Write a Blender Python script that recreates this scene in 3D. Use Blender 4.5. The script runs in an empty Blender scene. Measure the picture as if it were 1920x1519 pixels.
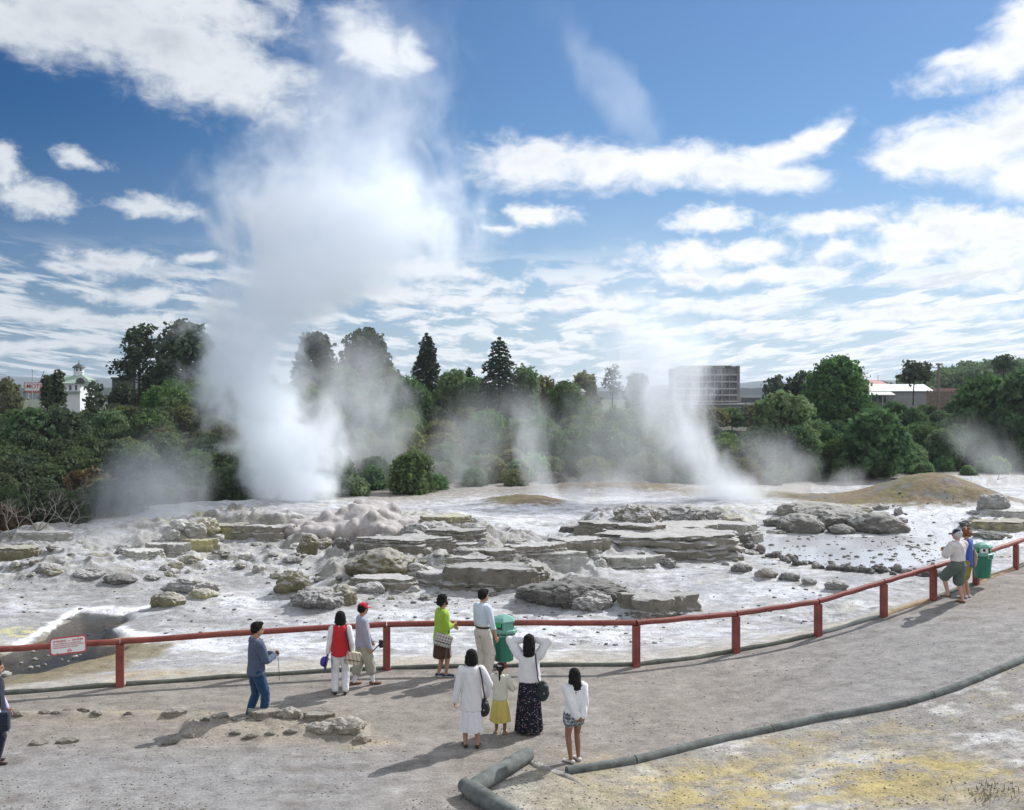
import bpy, bmesh, math, random
import numpy as np
from mathutils import Vector, Matrix, Euler, Quaternion

SC = bpy.context.scene
COL = SC.collection
R = math.radians

# ------------------------------------------------------------------ camera
CZ = 5.9            # the lookout the picture was taken from
F = 1900.0          # focal length in photo pixels (photo 1920 wide)
HZ = 735.0          # horizon row
cd = bpy.data.cameras.new("camera")
cam = bpy.data.objects.new("camera", cd)
COL.objects.link(cam)
cam.location = (0, 0, CZ)
cam.rotation_euler = (R(90), 0, 0)
cd.sensor_width = 36.0
cd.lens = 36.0 * F / 1920.0
cd.shift_y = -(759.5 - HZ) / 1920.0
cd.clip_start = 0.1
cd.clip_end = 60000
SC.camera = cam

# ------------------------------------------------------------------ sun, exposure
SUN = Vector((0.92, 0.77, 1.0)).normalized()
ld = bpy.data.lights.new("sun", 'SUN')
ld.energy = 3.5
ld.angle = R(0.53)
ld.color = (1.0, 0.98, 0.955)
sun = bpy.data.objects.new("sun", ld)
COL.objects.link(sun)
sun.rotation_euler = SUN.to_track_quat('Z', 'Y').to_euler()
sun.location = (40, 30, 60)

SC.view_settings.view_transform = 'Standard'
SC.view_settings.look = 'None'
SC.view_settings.exposure = 0.48
SC.view_settings.gamma = 1.0
SC.view_settings.use_curve_mapping = False
cy = SC.cycles
cy.use_denoising = True
cy.max_bounces = 10
cy.diffuse_bounces = 3
cy.glossy_bounces = 3
cy.transmission_bounces = 4
cy.transparent_max_bounces = 24
cy.volume_bounces = 7
cy.caustics_reflective = False
cy.caustics_refractive = False
cy.sample_clamp_indirect = 6.0

# ------------------------------------------------------------------ node helpers
class NT:
    def __init__(s, tree):
        s.t = tree
        s.n = tree.nodes
    def new(s, typ, **kw):
        n = s.n.new(typ)
        for k, v in kw.items():
            setattr(n, k, v)
        return n
    def put(s, sock, v):
        if isinstance(v, bpy.types.NodeSocket):
            s.t.links.new(v, sock)
        elif v is not None:
            sock.default_value = v
    def math(s, op, a, b=None, c=None, clamp=False):
        n = s.new('ShaderNodeMath', operation=op, use_clamp=clamp)
        s.put(n.inputs[0], a); s.put(n.inputs[1], b); s.put(n.inputs[2], c)
        return n.outputs[0]
    def vmath(s, op, a, b=None, out=0):
        n = s.new('ShaderNodeVectorMath', operation=op)
        s.put(n.inputs[0], a)
        if op == 'SCALE':
            s.put(n.inputs[3], b)
        else:
            s.put(n.inputs[1], b)
        return n.outputs[out]
    def sstep(s, v, lo, hi, a=0.0, b=1.0):
        n = s.new('ShaderNodeMapRange', interpolation_type='SMOOTHSTEP')
        s.put(n.inputs['Value'], v)
        s.put(n.inputs['From Min'], lo); s.put(n.inputs['From Max'], hi)
        s.put(n.inputs['To Min'], a); s.put(n.inputs['To Max'], b)
        return n.outputs[0]
    def lin(s, v, lo, hi, a=0.0, b=1.0):
        n = s.new('ShaderNodeMapRange')
        s.put(n.inputs['Value'], v)
        s.put(n.inputs['From Min'], lo); s.put(n.inputs['From Max'], hi)
        s.put(n.inputs['To Min'], a); s.put(n.inputs['To Max'], b)
        return n.outputs[0]
    def noise(s, vec, scale, detail=4, rough=0.55, dist=0.0, out='Fac', lac=2.0, norm=True):
        n = s.new('ShaderNodeTexNoise', noise_dimensions='3D')
        n.normalize = norm
        s.put(n.inputs['Vector'], vec)
        n.inputs['Scale'].default_value = scale
        n.inputs['Detail'].default_value = detail
        n.inputs['Roughness'].default_value = rough
        n.inputs['Lacunarity'].default_value = lac
        n.inputs['Distortion'].default_value = dist
        return n.outputs[out]
    def mix(s, f, a, b, blend='MIX'):
        n = s.new('ShaderNodeMix', data_type='RGBA', blend_type=blend)
        s.put(n.inputs[0], f); s.put(n.inputs[6], a); s.put(n.inputs[7], b)
        return n.outputs[2]
    def ramp(s, f, stops):
        n = s.new('ShaderNodeValToRGB')
        s.put(n.inputs[0], f)
        e = n.color_ramp.elements
        while len(e) < len(stops):
            e.new(0.5)
        for el, (p, c) in zip(e, stops):
            el.position = p
            el.color = (*c, 1) if len(c) == 3 else c
        return n.outputs[0]
    def curve(s, f, pts):
        n = s.new('ShaderNodeFloatCurve')
        s.put(n.inputs['Value'], f)
        c = n.mapping.curves[0]
        n.mapping.use_clip = False
        while len(c.points) < len(pts):
            c.points.new(0.5, 0.5)
        for p, (x, y) in zip(c.points, pts):
            p.location = (x, y)
            p.handle_type = 'AUTO'
        n.mapping.update()
        return n.outputs[0]
    def comb(s, x, y, z):
        n = s.new('ShaderNodeCombineXYZ')
        s.put(n.inputs[0], x); s.put(n.inputs[1], y); s.put(n.inputs[2], z)
        return n.outputs[0]
    def sep(s, v):
        n = s.new('ShaderNodeSeparateXYZ')
        s.put(n.inputs[0], v)
        return n.outputs
# ------------------------------------------------------------------ world: Nishita sky and a sheet of cumulus
W = bpy.data.worlds.new("World")
SC.world = W
W.use_nodes = True
def build_world():
    nt = NT(W.node_tree)
    for n in list(nt.n):
        nt.n.remove(n)
    out = nt.new('ShaderNodeOutputWorld')
    bg = nt.new('ShaderNodeBackground')
    sky = nt.new('ShaderNodeTexSky', sky_type='NISHITA')
    sky.sun_disc = False
    sky.sun_elevation = math.asin(SUN.z)
    sky.sun_rotation = math.atan2(SUN.x, SUN.y)
    sky.altitude = 300
    sky.air_density = 1.0
    sky.dust_density = 0.6
    sky.ozone_density = 2.5
    bg.inputs['Strength'].default_value = 0.08
    tc = nt.new('ShaderNodeTexCoord').outputs['Generated']
    d = nt.vmath('NORMALIZE', tc)
    x, y, z = nt.sep(d)
    # azimuth / elevation in degrees
    az = nt.math('MULTIPLY', nt.math('ARCTAN2', x, y), 57.29578)
    el = nt.math('MULTIPLY', nt.math('ARCSINE', z), 57.29578)
    p = nt.comb(az, el, 0.0)
    # ragged edge
    wn = nt.noise(nt.vmath('MULTIPLY', p, (0.16, 0.26, 1)), 1.0, 4, 0.55, out='Color')
    wv = nt.vmath('SUBTRACT', wn, (0.5, 0.5, 0.5))
    pw = nt.vmath('ADD', p, nt.vmath('MULTIPLY', wv, (3.4, 2.2, 0)))
    fine = nt.noise(nt.vmath('MULTIPLY', p, (0.55, 0.85, 1)), 1.0, 7, 0.62, 0.3)
    def blobs(vec, lst):
        m = None
        for (cx, cy_, rx, ry, rot) in lst:
            a, e = AE(cx, cy_)
            mp = nt.new('ShaderNodeMapping', vector_type='TEXTURE')
            nt.put(mp.inputs['Vector'], vec)
            mp.inputs['Location'].default_value = (a, e, 0)
            mp.inputs['Rotation'].default_value = (0, 0, R(rot))
            mp.inputs['Scale'].default_value = (rx / 33.2, ry / 33.2, 1)
            l = nt.vmath('LENGTH', mp.outputs[0], out=1)
            l = nt.math('SUBTRACT', 1.0, l)
            m = l if m is None else nt.math('SMOOTH_MAX', m, l, 0.25)
        return m
    fdev = nt.math('SUBTRACT', fine, 0.5)
    big = blobs(pw, BIG_CLOUDS)
    mid = blobs(pw, MID_CLOUDS)
    fb = nt.math('ADD', big, nt.math('MULTIPLY', fdev, 1.5))
    fm = nt.math('ADD', mid, nt.math('MULTIPLY', fdev, 2.4))
    cbig = nt.sstep(fb, -0.25, 0.72)
    cmid = nt.sstep(fm, -0.25, 0.7)
    # low rows of small cumulus seen edge on: a flat layer in perspective
    zc = nt.math('ADD', nt.math('MAXIMUM', z, 0.0), 0.035)
    ep = nt.math('MAXIMUM', el, -1.0)
    lu = nt.math('DIVIDE', nt.math('MULTIPLY', az, 3.0), nt.math('ADD', ep, 3.0))
    lv = nt.math('MULTIPLY', nt.math('LOGARITHM', nt.math('ADD', ep, 1.4), 2.718282), 7.2)
    lay = nt.comb(lu, lv, 3.3)
    ln = nt.noise(lay, 0.85, 7, 0.60, 0.25)
    ln_up = nt.noise(nt.vmath('ADD', lay, (0.0, 0.42, 0.0)), 0.85, 4, 0.55, 0.25)
    cov = nt.lin(az, -30, 28, 0.005, 0.02)
    lowm = nt.math('MULTIPLY', nt.sstep(el, 8.6, 5.4), nt.sstep(el, -0.5, 1.0))
    lowv = nt.math('ADD', ln, nt.math('ADD', cov, -0.475))
    clow = nt.math('MULTIPLY', nt.sstep(lowv, -0.02, 0.11), lowm)
    clow = nt.math('MULTIPLY', clow, 0.92)
    # bright cumulus added out of view, overhead and behind, to lift the fill light
    away = nt.math('MAXIMUM', nt.sstep(nt.math('ABSOLUTE', az), 31, 44), nt.sstep(el, 25, 36))
    rest = nt.math('MULTIPLY', nt.sstep(nt.noise(d, 2.6, 6, 0.58, 0.3), 0.40, 0.52), nt.math('MULTIPLY', away, nt.sstep(el, -1, 4)))
    cov_all = nt.math('MAXIMUM', nt.math('MAXIMUM', nt.math('MAXIMUM', cbig, cmid), clow), rest)
    # cloud tone: bright rims and tops, greyer flat undersides
    tone_n = nt.noise(nt.vmath('ADD', nt.vmath('MULTIPLY', p, (0.16, 0.30, 1)), (7.1, 2.2, 0)), 1.0, 5, 0.55)
    dens = nt.math('MAXIMUM', fb, fm)
    thick = nt.sstep(dens, 0.35, 1.3)
    fine_up = nt.noise(nt.vmath('MULTIPLY', nt.vmath('ADD', p, (0.5, 1.1, 0)), (0.55, 0.85, 1)), 1.0, 4, 0.55, 0.3)
    under = nt.sstep(nt.math('SUBTRACT', fine_up, fine), -0.02, 0.20)
    t = nt.math('MULTIPLY', thick, nt.math('MAXIMUM', nt.sstep(tone_n, 0.40, 0.66), nt.math('MULTIPLY', under, 0.7)))
    lowt = nt.math('MULTIPLY', nt.sstep(nt.math('SUBTRACT', ln_up, ln), -0.03, 0.13), 0.85)
    t = nt.math('MAXIMUM', t, nt.math('MULTIPLY', lowt, clow))
    leftness = nt.sstep(az, 12, -26)
    lit = nt.mix(leftness, (9.3, 9.5, 9.8, 1), (6.6, 7.0, 7.5, 1))
    shd = nt.mix(leftness, (6.6, 7.0, 7.7, 1), (4.6, 5.0, 5.7, 1))
    ccol = nt.mix(t, lit, shd)
    # haze whitening close to the horizon
    hz = nt.math('MULTIPLY', nt.sstep(el, 15.0, -1.0), nt.lin(az, -30, 20, 0.55, 0.8))
    # deeper blue away from the sun
    anti = nt.sstep(az, 4, -30)
    skyc = nt.mix(1.0, sky.outputs[0], nt.mix(anti, (0.50, 0.70, 0.87, 1), (0.10, 0.32, 0.54, 1)), 'MULTIPLY')
    skyc = nt.mix(hz, skyc, nt.mix(leftness, (5.4, 6.5, 7.9, 1), (3.1, 3.9, 5.2, 1)))
    col = nt.mix(cov_all, skyc, ccol)
    nt.put(bg.inputs['Color'], col)
    nt.put(out.inputs['Surface'], bg.outputs[0])
def AE(px, py):
    v = Vector(((px - 960) / F, 1.0, (HZ - py) / F)).normalized()
    return math.degrees(math.atan2(v.x, v.y)), math.degrees(math.asin(v.z))
# centre, radii (photo pixels of arc), tilt in degrees
BIG_CLOUDS = [
    (170, 40, 230, 70, -8), (330, 90, 230, 95, -18), (420, 140, 170, 75, -14), (330, 20, 210, 60, 0), (60, 40, 160, 60, 0),
    (690, 75, 95, 55, -25), (760, 100, 45, 35, -40),
    (1000, 308, 130, 45, -3), (1130, 312, 120, 42, 0), (1260, 302, 110, 42, 0), (1370, 318, 110, 38, -8), (1470, 335, 95, 32, -8),
    (1500, 262, 95, 32, 24), (1560, 240, 40, 16, 35), (1430, 290, 110, 32, 10),
    (1900, 90, 150, 45, 18), (1810, 105, 60, 22, 5), (1920, 40, 70, 40, 30),
    (1790, 280, 140, 55, 0), (1900, 250, 150, 70, 20), (1690, 300, 70, 28, -10), (1930, 330, 130, 45, -12),
]
MID_CLOUDS = [
    (60, 585, 110, 16, 0), (230, 600, 130, 16, 0), (330, 655, 90, 12, 0), (90, 650, 120, 14, 0), (880, 565, 150, 16, 0), (1080, 570, 160, 18, 0), (1350, 575, 170, 20, 0), (1750, 590, 190, 20, 0), (60, 370, 80, 32, -14), (10, 310, 40, 40, 0), (150, 300, 45, 22, -20), (300, 385, 75, 18, 0),
    (200, 487, 105, 26, 4), (110, 502, 50, 12, 0), (275, 548, 100, 18, 2),
    (995, 402, 85, 24, 0), (930, 438, 40, 10, 0), (1330, 404, 75, 24, 0),
    (1560, 425, 120, 24, 0), (1760, 440, 130, 55, 0), (1880, 440, 120, 60, 0), (1700, 485, 90, 36, -6), (1840, 510, 110, 36, 6),
    (1300, 475, 150, 30, 0), (1420, 470, 110, 26, -4), (1555, 478, 55, 18, 8), (1440, 518, 170, 22, -2), (1300, 520, 90, 18, 0),
    (760, 505, 180, 20, -2), (380, 487, 50, 16, 0), (660, 370, 110, 30, 6),
]
build_world()
# ------------------------------------------------------------------ placing, tagging, noise
def P(px, py, Y):
    """photo pixel at depth Y -> world point"""
    return Vector(((px - 960) / F * Y, Y, CZ - (py - HZ) / F * Y))
def G(px, py, z=0.0):
    """photo pixel on the level z -> world point"""
    Y = F * (CZ - z) / (py - HZ)
    return Vector(((px - 960) / F * Y, Y, z))
def tag(o, label=None, cat=None, group=None, kind=None):
    if label: o['label'] = label
    if cat: o['category'] = cat
    if group: o['group'] = group
    if kind: o['kind'] = kind
    return o
def empty(name, loc, label, cat, group=None, rz=0.0):
    o = bpy.data.objects.new(name, None)
    o.empty_display_size = 0.2
    COL.objects.link(o)
    o.location = loc
    o.rotation_euler = (0, 0, rz)
    return tag(o, label, cat, group)
def mesh_obj(name, verts, faces, mat=None, parent=None, smooth=False, loc=None):
    me = bpy.data.meshes.new(name)
    me.from_pydata([tuple(v) for v in verts], [], faces)
    me.update()
    return link_mesh(name, me, mat, parent, smooth, loc)
def link_mesh(name, me, mat=None, parent=None, smooth=False, loc=None):
    o = bpy.data.objects.new(name, me)
    COL.objects.link(o)
    if mat: me.materials.append(mat)
    if parent: o.parent = parent
    if loc is not None: o.location = loc
    if smooth:
        me.shade_smooth()
        try: me.set_sharp_from_angle(angle=R(55))
        except Exception: pass
    return o
def np_mesh(name, V, Q):
    """verts (n,3) and quads/tris (m,k) arrays -> mesh"""
    V = np.asarray(V, dtype=np.float32); Q = np.asarray(Q, dtype=np.int32)
    me = bpy.data.meshes.new(name)
    k = Q.shape[1]
    me.vertices.add(len(V)); me.vertices.foreach_set('co', V.ravel())
    me.loops.add(Q.size); me.loops.foreach_set('vertex_index', Q.ravel())
    me.polygons.add(len(Q))
    me.polygons.foreach_set('loop_start', np.arange(0, Q.size, k, dtype=np.int32))
    me.polygons.foreach_set('loop_total', np.full(len(Q), k, dtype=np.int32))
    me.update(calc_edges=True)
    return me
class MB:
    """collects shapes into one mesh"""
    def __init__(s):
        s.v = []; s.f = []
    def add(s, vs, fs):
        b = len(s.v)
        s.v += [Vector(v) for v in vs]
        s.f += [[b + i for i in f] for f in fs]
        return s
    def box(s, c, d, rz=0.0, m=None):
        c = Vector(c); hx, hy, hz = d[0] / 2, d[1] / 2, d[2] / 2
        rot = m or Matrix.Rotation(rz, 3, 'Z')
        vs = [c + rot @ Vector((x * hx, y * hy, z * hz)) for z in (-1, 1) for y in (-1, 1) for x in (-1, 1)]
        return s.add(vs, [(0, 2, 3, 1), (4, 5, 7, 6), (0, 1, 5, 4), (2, 6, 7, 3), (0, 4, 6, 2), (1, 3, 7, 5)])
    def tube(s, pts, rad, n=10, cap=True, squash=None):
        pts = [Vector(p) for p in pts]
        if not hasattr(rad, '__len__'): rad = [rad] * len(pts)
        b = len(s.v); up = Vector((0, 0, 1)); prev = None
        for i, p in enumerate(pts):
            t = (pts[min(i + 1, len(pts) - 1)] - pts[max(i - 1, 0)]).normalized()
            if prev is None:
                a = t.cross(up) if abs(t.z) < 0.95 else t.cross(Vector((0, 1, 0)))
            else:
                a = prev - t * prev.dot(t)
            a.normalize(); prev = a
            c = t.cross(a)
            for k in range(n):
                w = 2 * math.pi * k / n
                s.v.append(p + (a * math.cos(w) + c * math.sin(w)) * rad[i])
        for i in range(len(pts) - 1):
            for k in range(n):
                k2 = (k + 1) % n
                s.f.append([b + i * n + k, b + i * n + k2, b + (i + 1) * n + k2, b + (i + 1) * n + k])
        if cap:
            s.f.append([b + k for k in reversed(range(n))])
            e = b + (len(pts) - 1) * n
            s.f.append([e + k for k in range(n)])
        return s
    def rings(s, rings, close=True, cap=True):
        """rings: list of equal length vertex loops, bottom to top"""
        b = len(s.v); n = len(rings[0])
        for r in rings: s.v += [Vector(v) for v in r]
        for i in range(len(rings) - 1):
            for k in range(n if close else n - 1):
                k2 = (k + 1) % n
                s.f.append([b + i * n + k, b + i * n + k2, b + (i + 1) * n + k2, b + (i + 1) * n + k])
        if cap:
            s.f.append([b + k for k in reversed(range(n))])
            e = b + (len(rings) - 1) * n
            s.f.append([e + k for k in range(n)])
        return s
    def build(s, name, mat=None, parent=None, smooth=False, loc=None, bevel=0.0):
        o = mesh_obj(name, s.v, s.f, mat, parent, smooth, loc)
        if bevel:
            m = o.modifiers.new('bevel', 'BEVEL'); m.width = bevel; m.segments = 2; m.limit_method = 'ANGLE'
        return o
def circle(c, rx, ry=None, n=16, z=None, ph=0.0):
    ry = rx if ry is None else ry
    return [(c[0] + rx * math.cos(ph + 2 * math.pi * k / n), c[1] + ry * math.sin(ph + 2 * math.pi * k / n), c[2] if z is None else z) for k in range(n)]

_perm = {}
def gnoise(x, y, seed=0):
    """2-D gradient noise, about -0.7..0.7"""
    if seed not in _perm:
        rs = np.random.RandomState(1000 + seed)
        a = rs.rand(256) * 2 * np.pi
        _perm[seed] = (rs.permutation(256), np.cos(a), np.sin(a))
    pm, gx, gy = _perm[seed]
    xi = np.floor(x).astype(np.int64); yi = np.floor(y).astype(np.int64)
    xf = x - xi; yf = y - yi
    u = xf * xf * xf * (xf * (xf * 6 - 15) + 10); v = yf * yf * yf * (yf * (yf * 6 - 15) + 10)
    def g(ix, iy, dx, dy):
        h = pm[(pm[ix & 255] + iy) & 255]
        return gx[h] * dx + gy[h] * dy
    n00 = g(xi, yi, xf, yf); n10 = g(xi + 1, yi, xf - 1, yf)
    n01 = g(xi, yi + 1, xf, yf - 1); n11 = g(xi + 1, yi + 1, xf - 1, yf - 1)
    a = n00 + u * (n10 - n00); b = n01 + u * (n11 - n01)
    return a + v * (b - a)
def fbm(x, y, oct=4, seed=0, gain=0.5, lac=2.0):
    s = 0; a = 1.0; t = 0
    for i in range(oct):
        s = s + a * gnoise(x, y, seed + i); t += a
        a *= gain; x = x * lac + 17.3; y = y * lac - 9.1
    return s / t * 1.6
def sst(x, a, b):
    t = np.clip((x - a) / (b - a), 0, 1)
    return t * t * (3 - 2 * t)
def poly_sd(px, py, poly):
    """signed distance to polygon, negative inside"""
    pts = np.array(poly, float)
    d = np.full(px.shape, 1e9); inside = np.zeros(px.shape, bool)
    n = len(pts)
    for i in range(n):
        ax, ay = pts[i]; bx, by = pts[(i + 1) % n]
        ex, ey = bx - ax, by - ay
        t = np.clip(((px - ax) * ex + (py - ay) * ey) / (ex * ex + ey * ey + 1e-9), 0, 1)
        d = np.minimum(d, np.hypot(px - ax - t * ex, py - ay - t * ey))
        c = ((ay > py) != (by > py)) & (px < (bx - ax) * (py - ay) / (by - ay + 1e-12) + ax)
        inside ^= c
    return np.where(inside, -d, d)
def line_d(px, py, pts):
    d = np.full(np.shape(px), 1e9)
    for (ax, ay), (bx, by) in zip(pts[:-1], pts[1:]):
        ex, ey = bx - ax, by - ay
        t = np.clip(((px - ax) * ex + (py - ay) * ey) / (ex * ex + ey * ey + 1e-9), 0, 1)
        d = np.minimum(d, np.hypot(px - ax - t * ex, py - ay - t * ey))
    return d
# ------------------------------------------------------------------ materials
MATS = {}
def mat(name, color, rough=0.8, var=0.12, scale=12.0, bump=0.0, bscale=None, metal=0.0, spec=0.35, rand=0.0, sheen=0.0):
    """plain procedural material: colour broken up by noise, optional bump"""
    if name in MATS: return MATS[name]
    m = bpy.data.materials.new(name); m.use_nodes = True
    nt = NT(m.node_tree); b = nt.n['Principled BSDF']
    tc = nt.new('ShaderNodeTexCoord').outputs['Object']
    f = nt.noise(tc, scale, 5, 0.6)
    lo = tuple(c * (1 - var) for c in color); hi = tuple(min(1, c * (1 + var)) for c in color)
    col = nt.ramp(f, [(0.3, lo), (0.7, hi)])
    if rand:
        oi = nt.new('ShaderNodeObjectInfo').outputs['Random']
        hs = nt.new('ShaderNodeHueSaturation')
        nt.put(hs.inputs['Color'], col)
        nt.put(hs.inputs['Value'], nt.lin(oi, 0, 1, 1 - rand, 1 + rand))
        col = hs.outputs[0]
    nt.put(b.inputs['Base Color'], col)
    b.inputs['Roughness'].default_value = rough
    b.inputs['Metallic'].default_value = metal
    b.inputs['Specular IOR Level'].default_value = spec
    if sheen: b.inputs['Sheen Weight'].default_value = sheen
    if bump:
        bn = nt.new('ShaderNodeBump')
        bn.inputs['Strength'].default_value = bump
        bn.inputs['Distance'].default_value = 0.02
        nt.put(bn.inputs['Height'], nt.noise(tc, bscale or scale * 3, 6, 0.6))
        nt.put(b.inputs['Normal'], bn.outputs[0])
    MATS[name] = m
    return m
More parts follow.
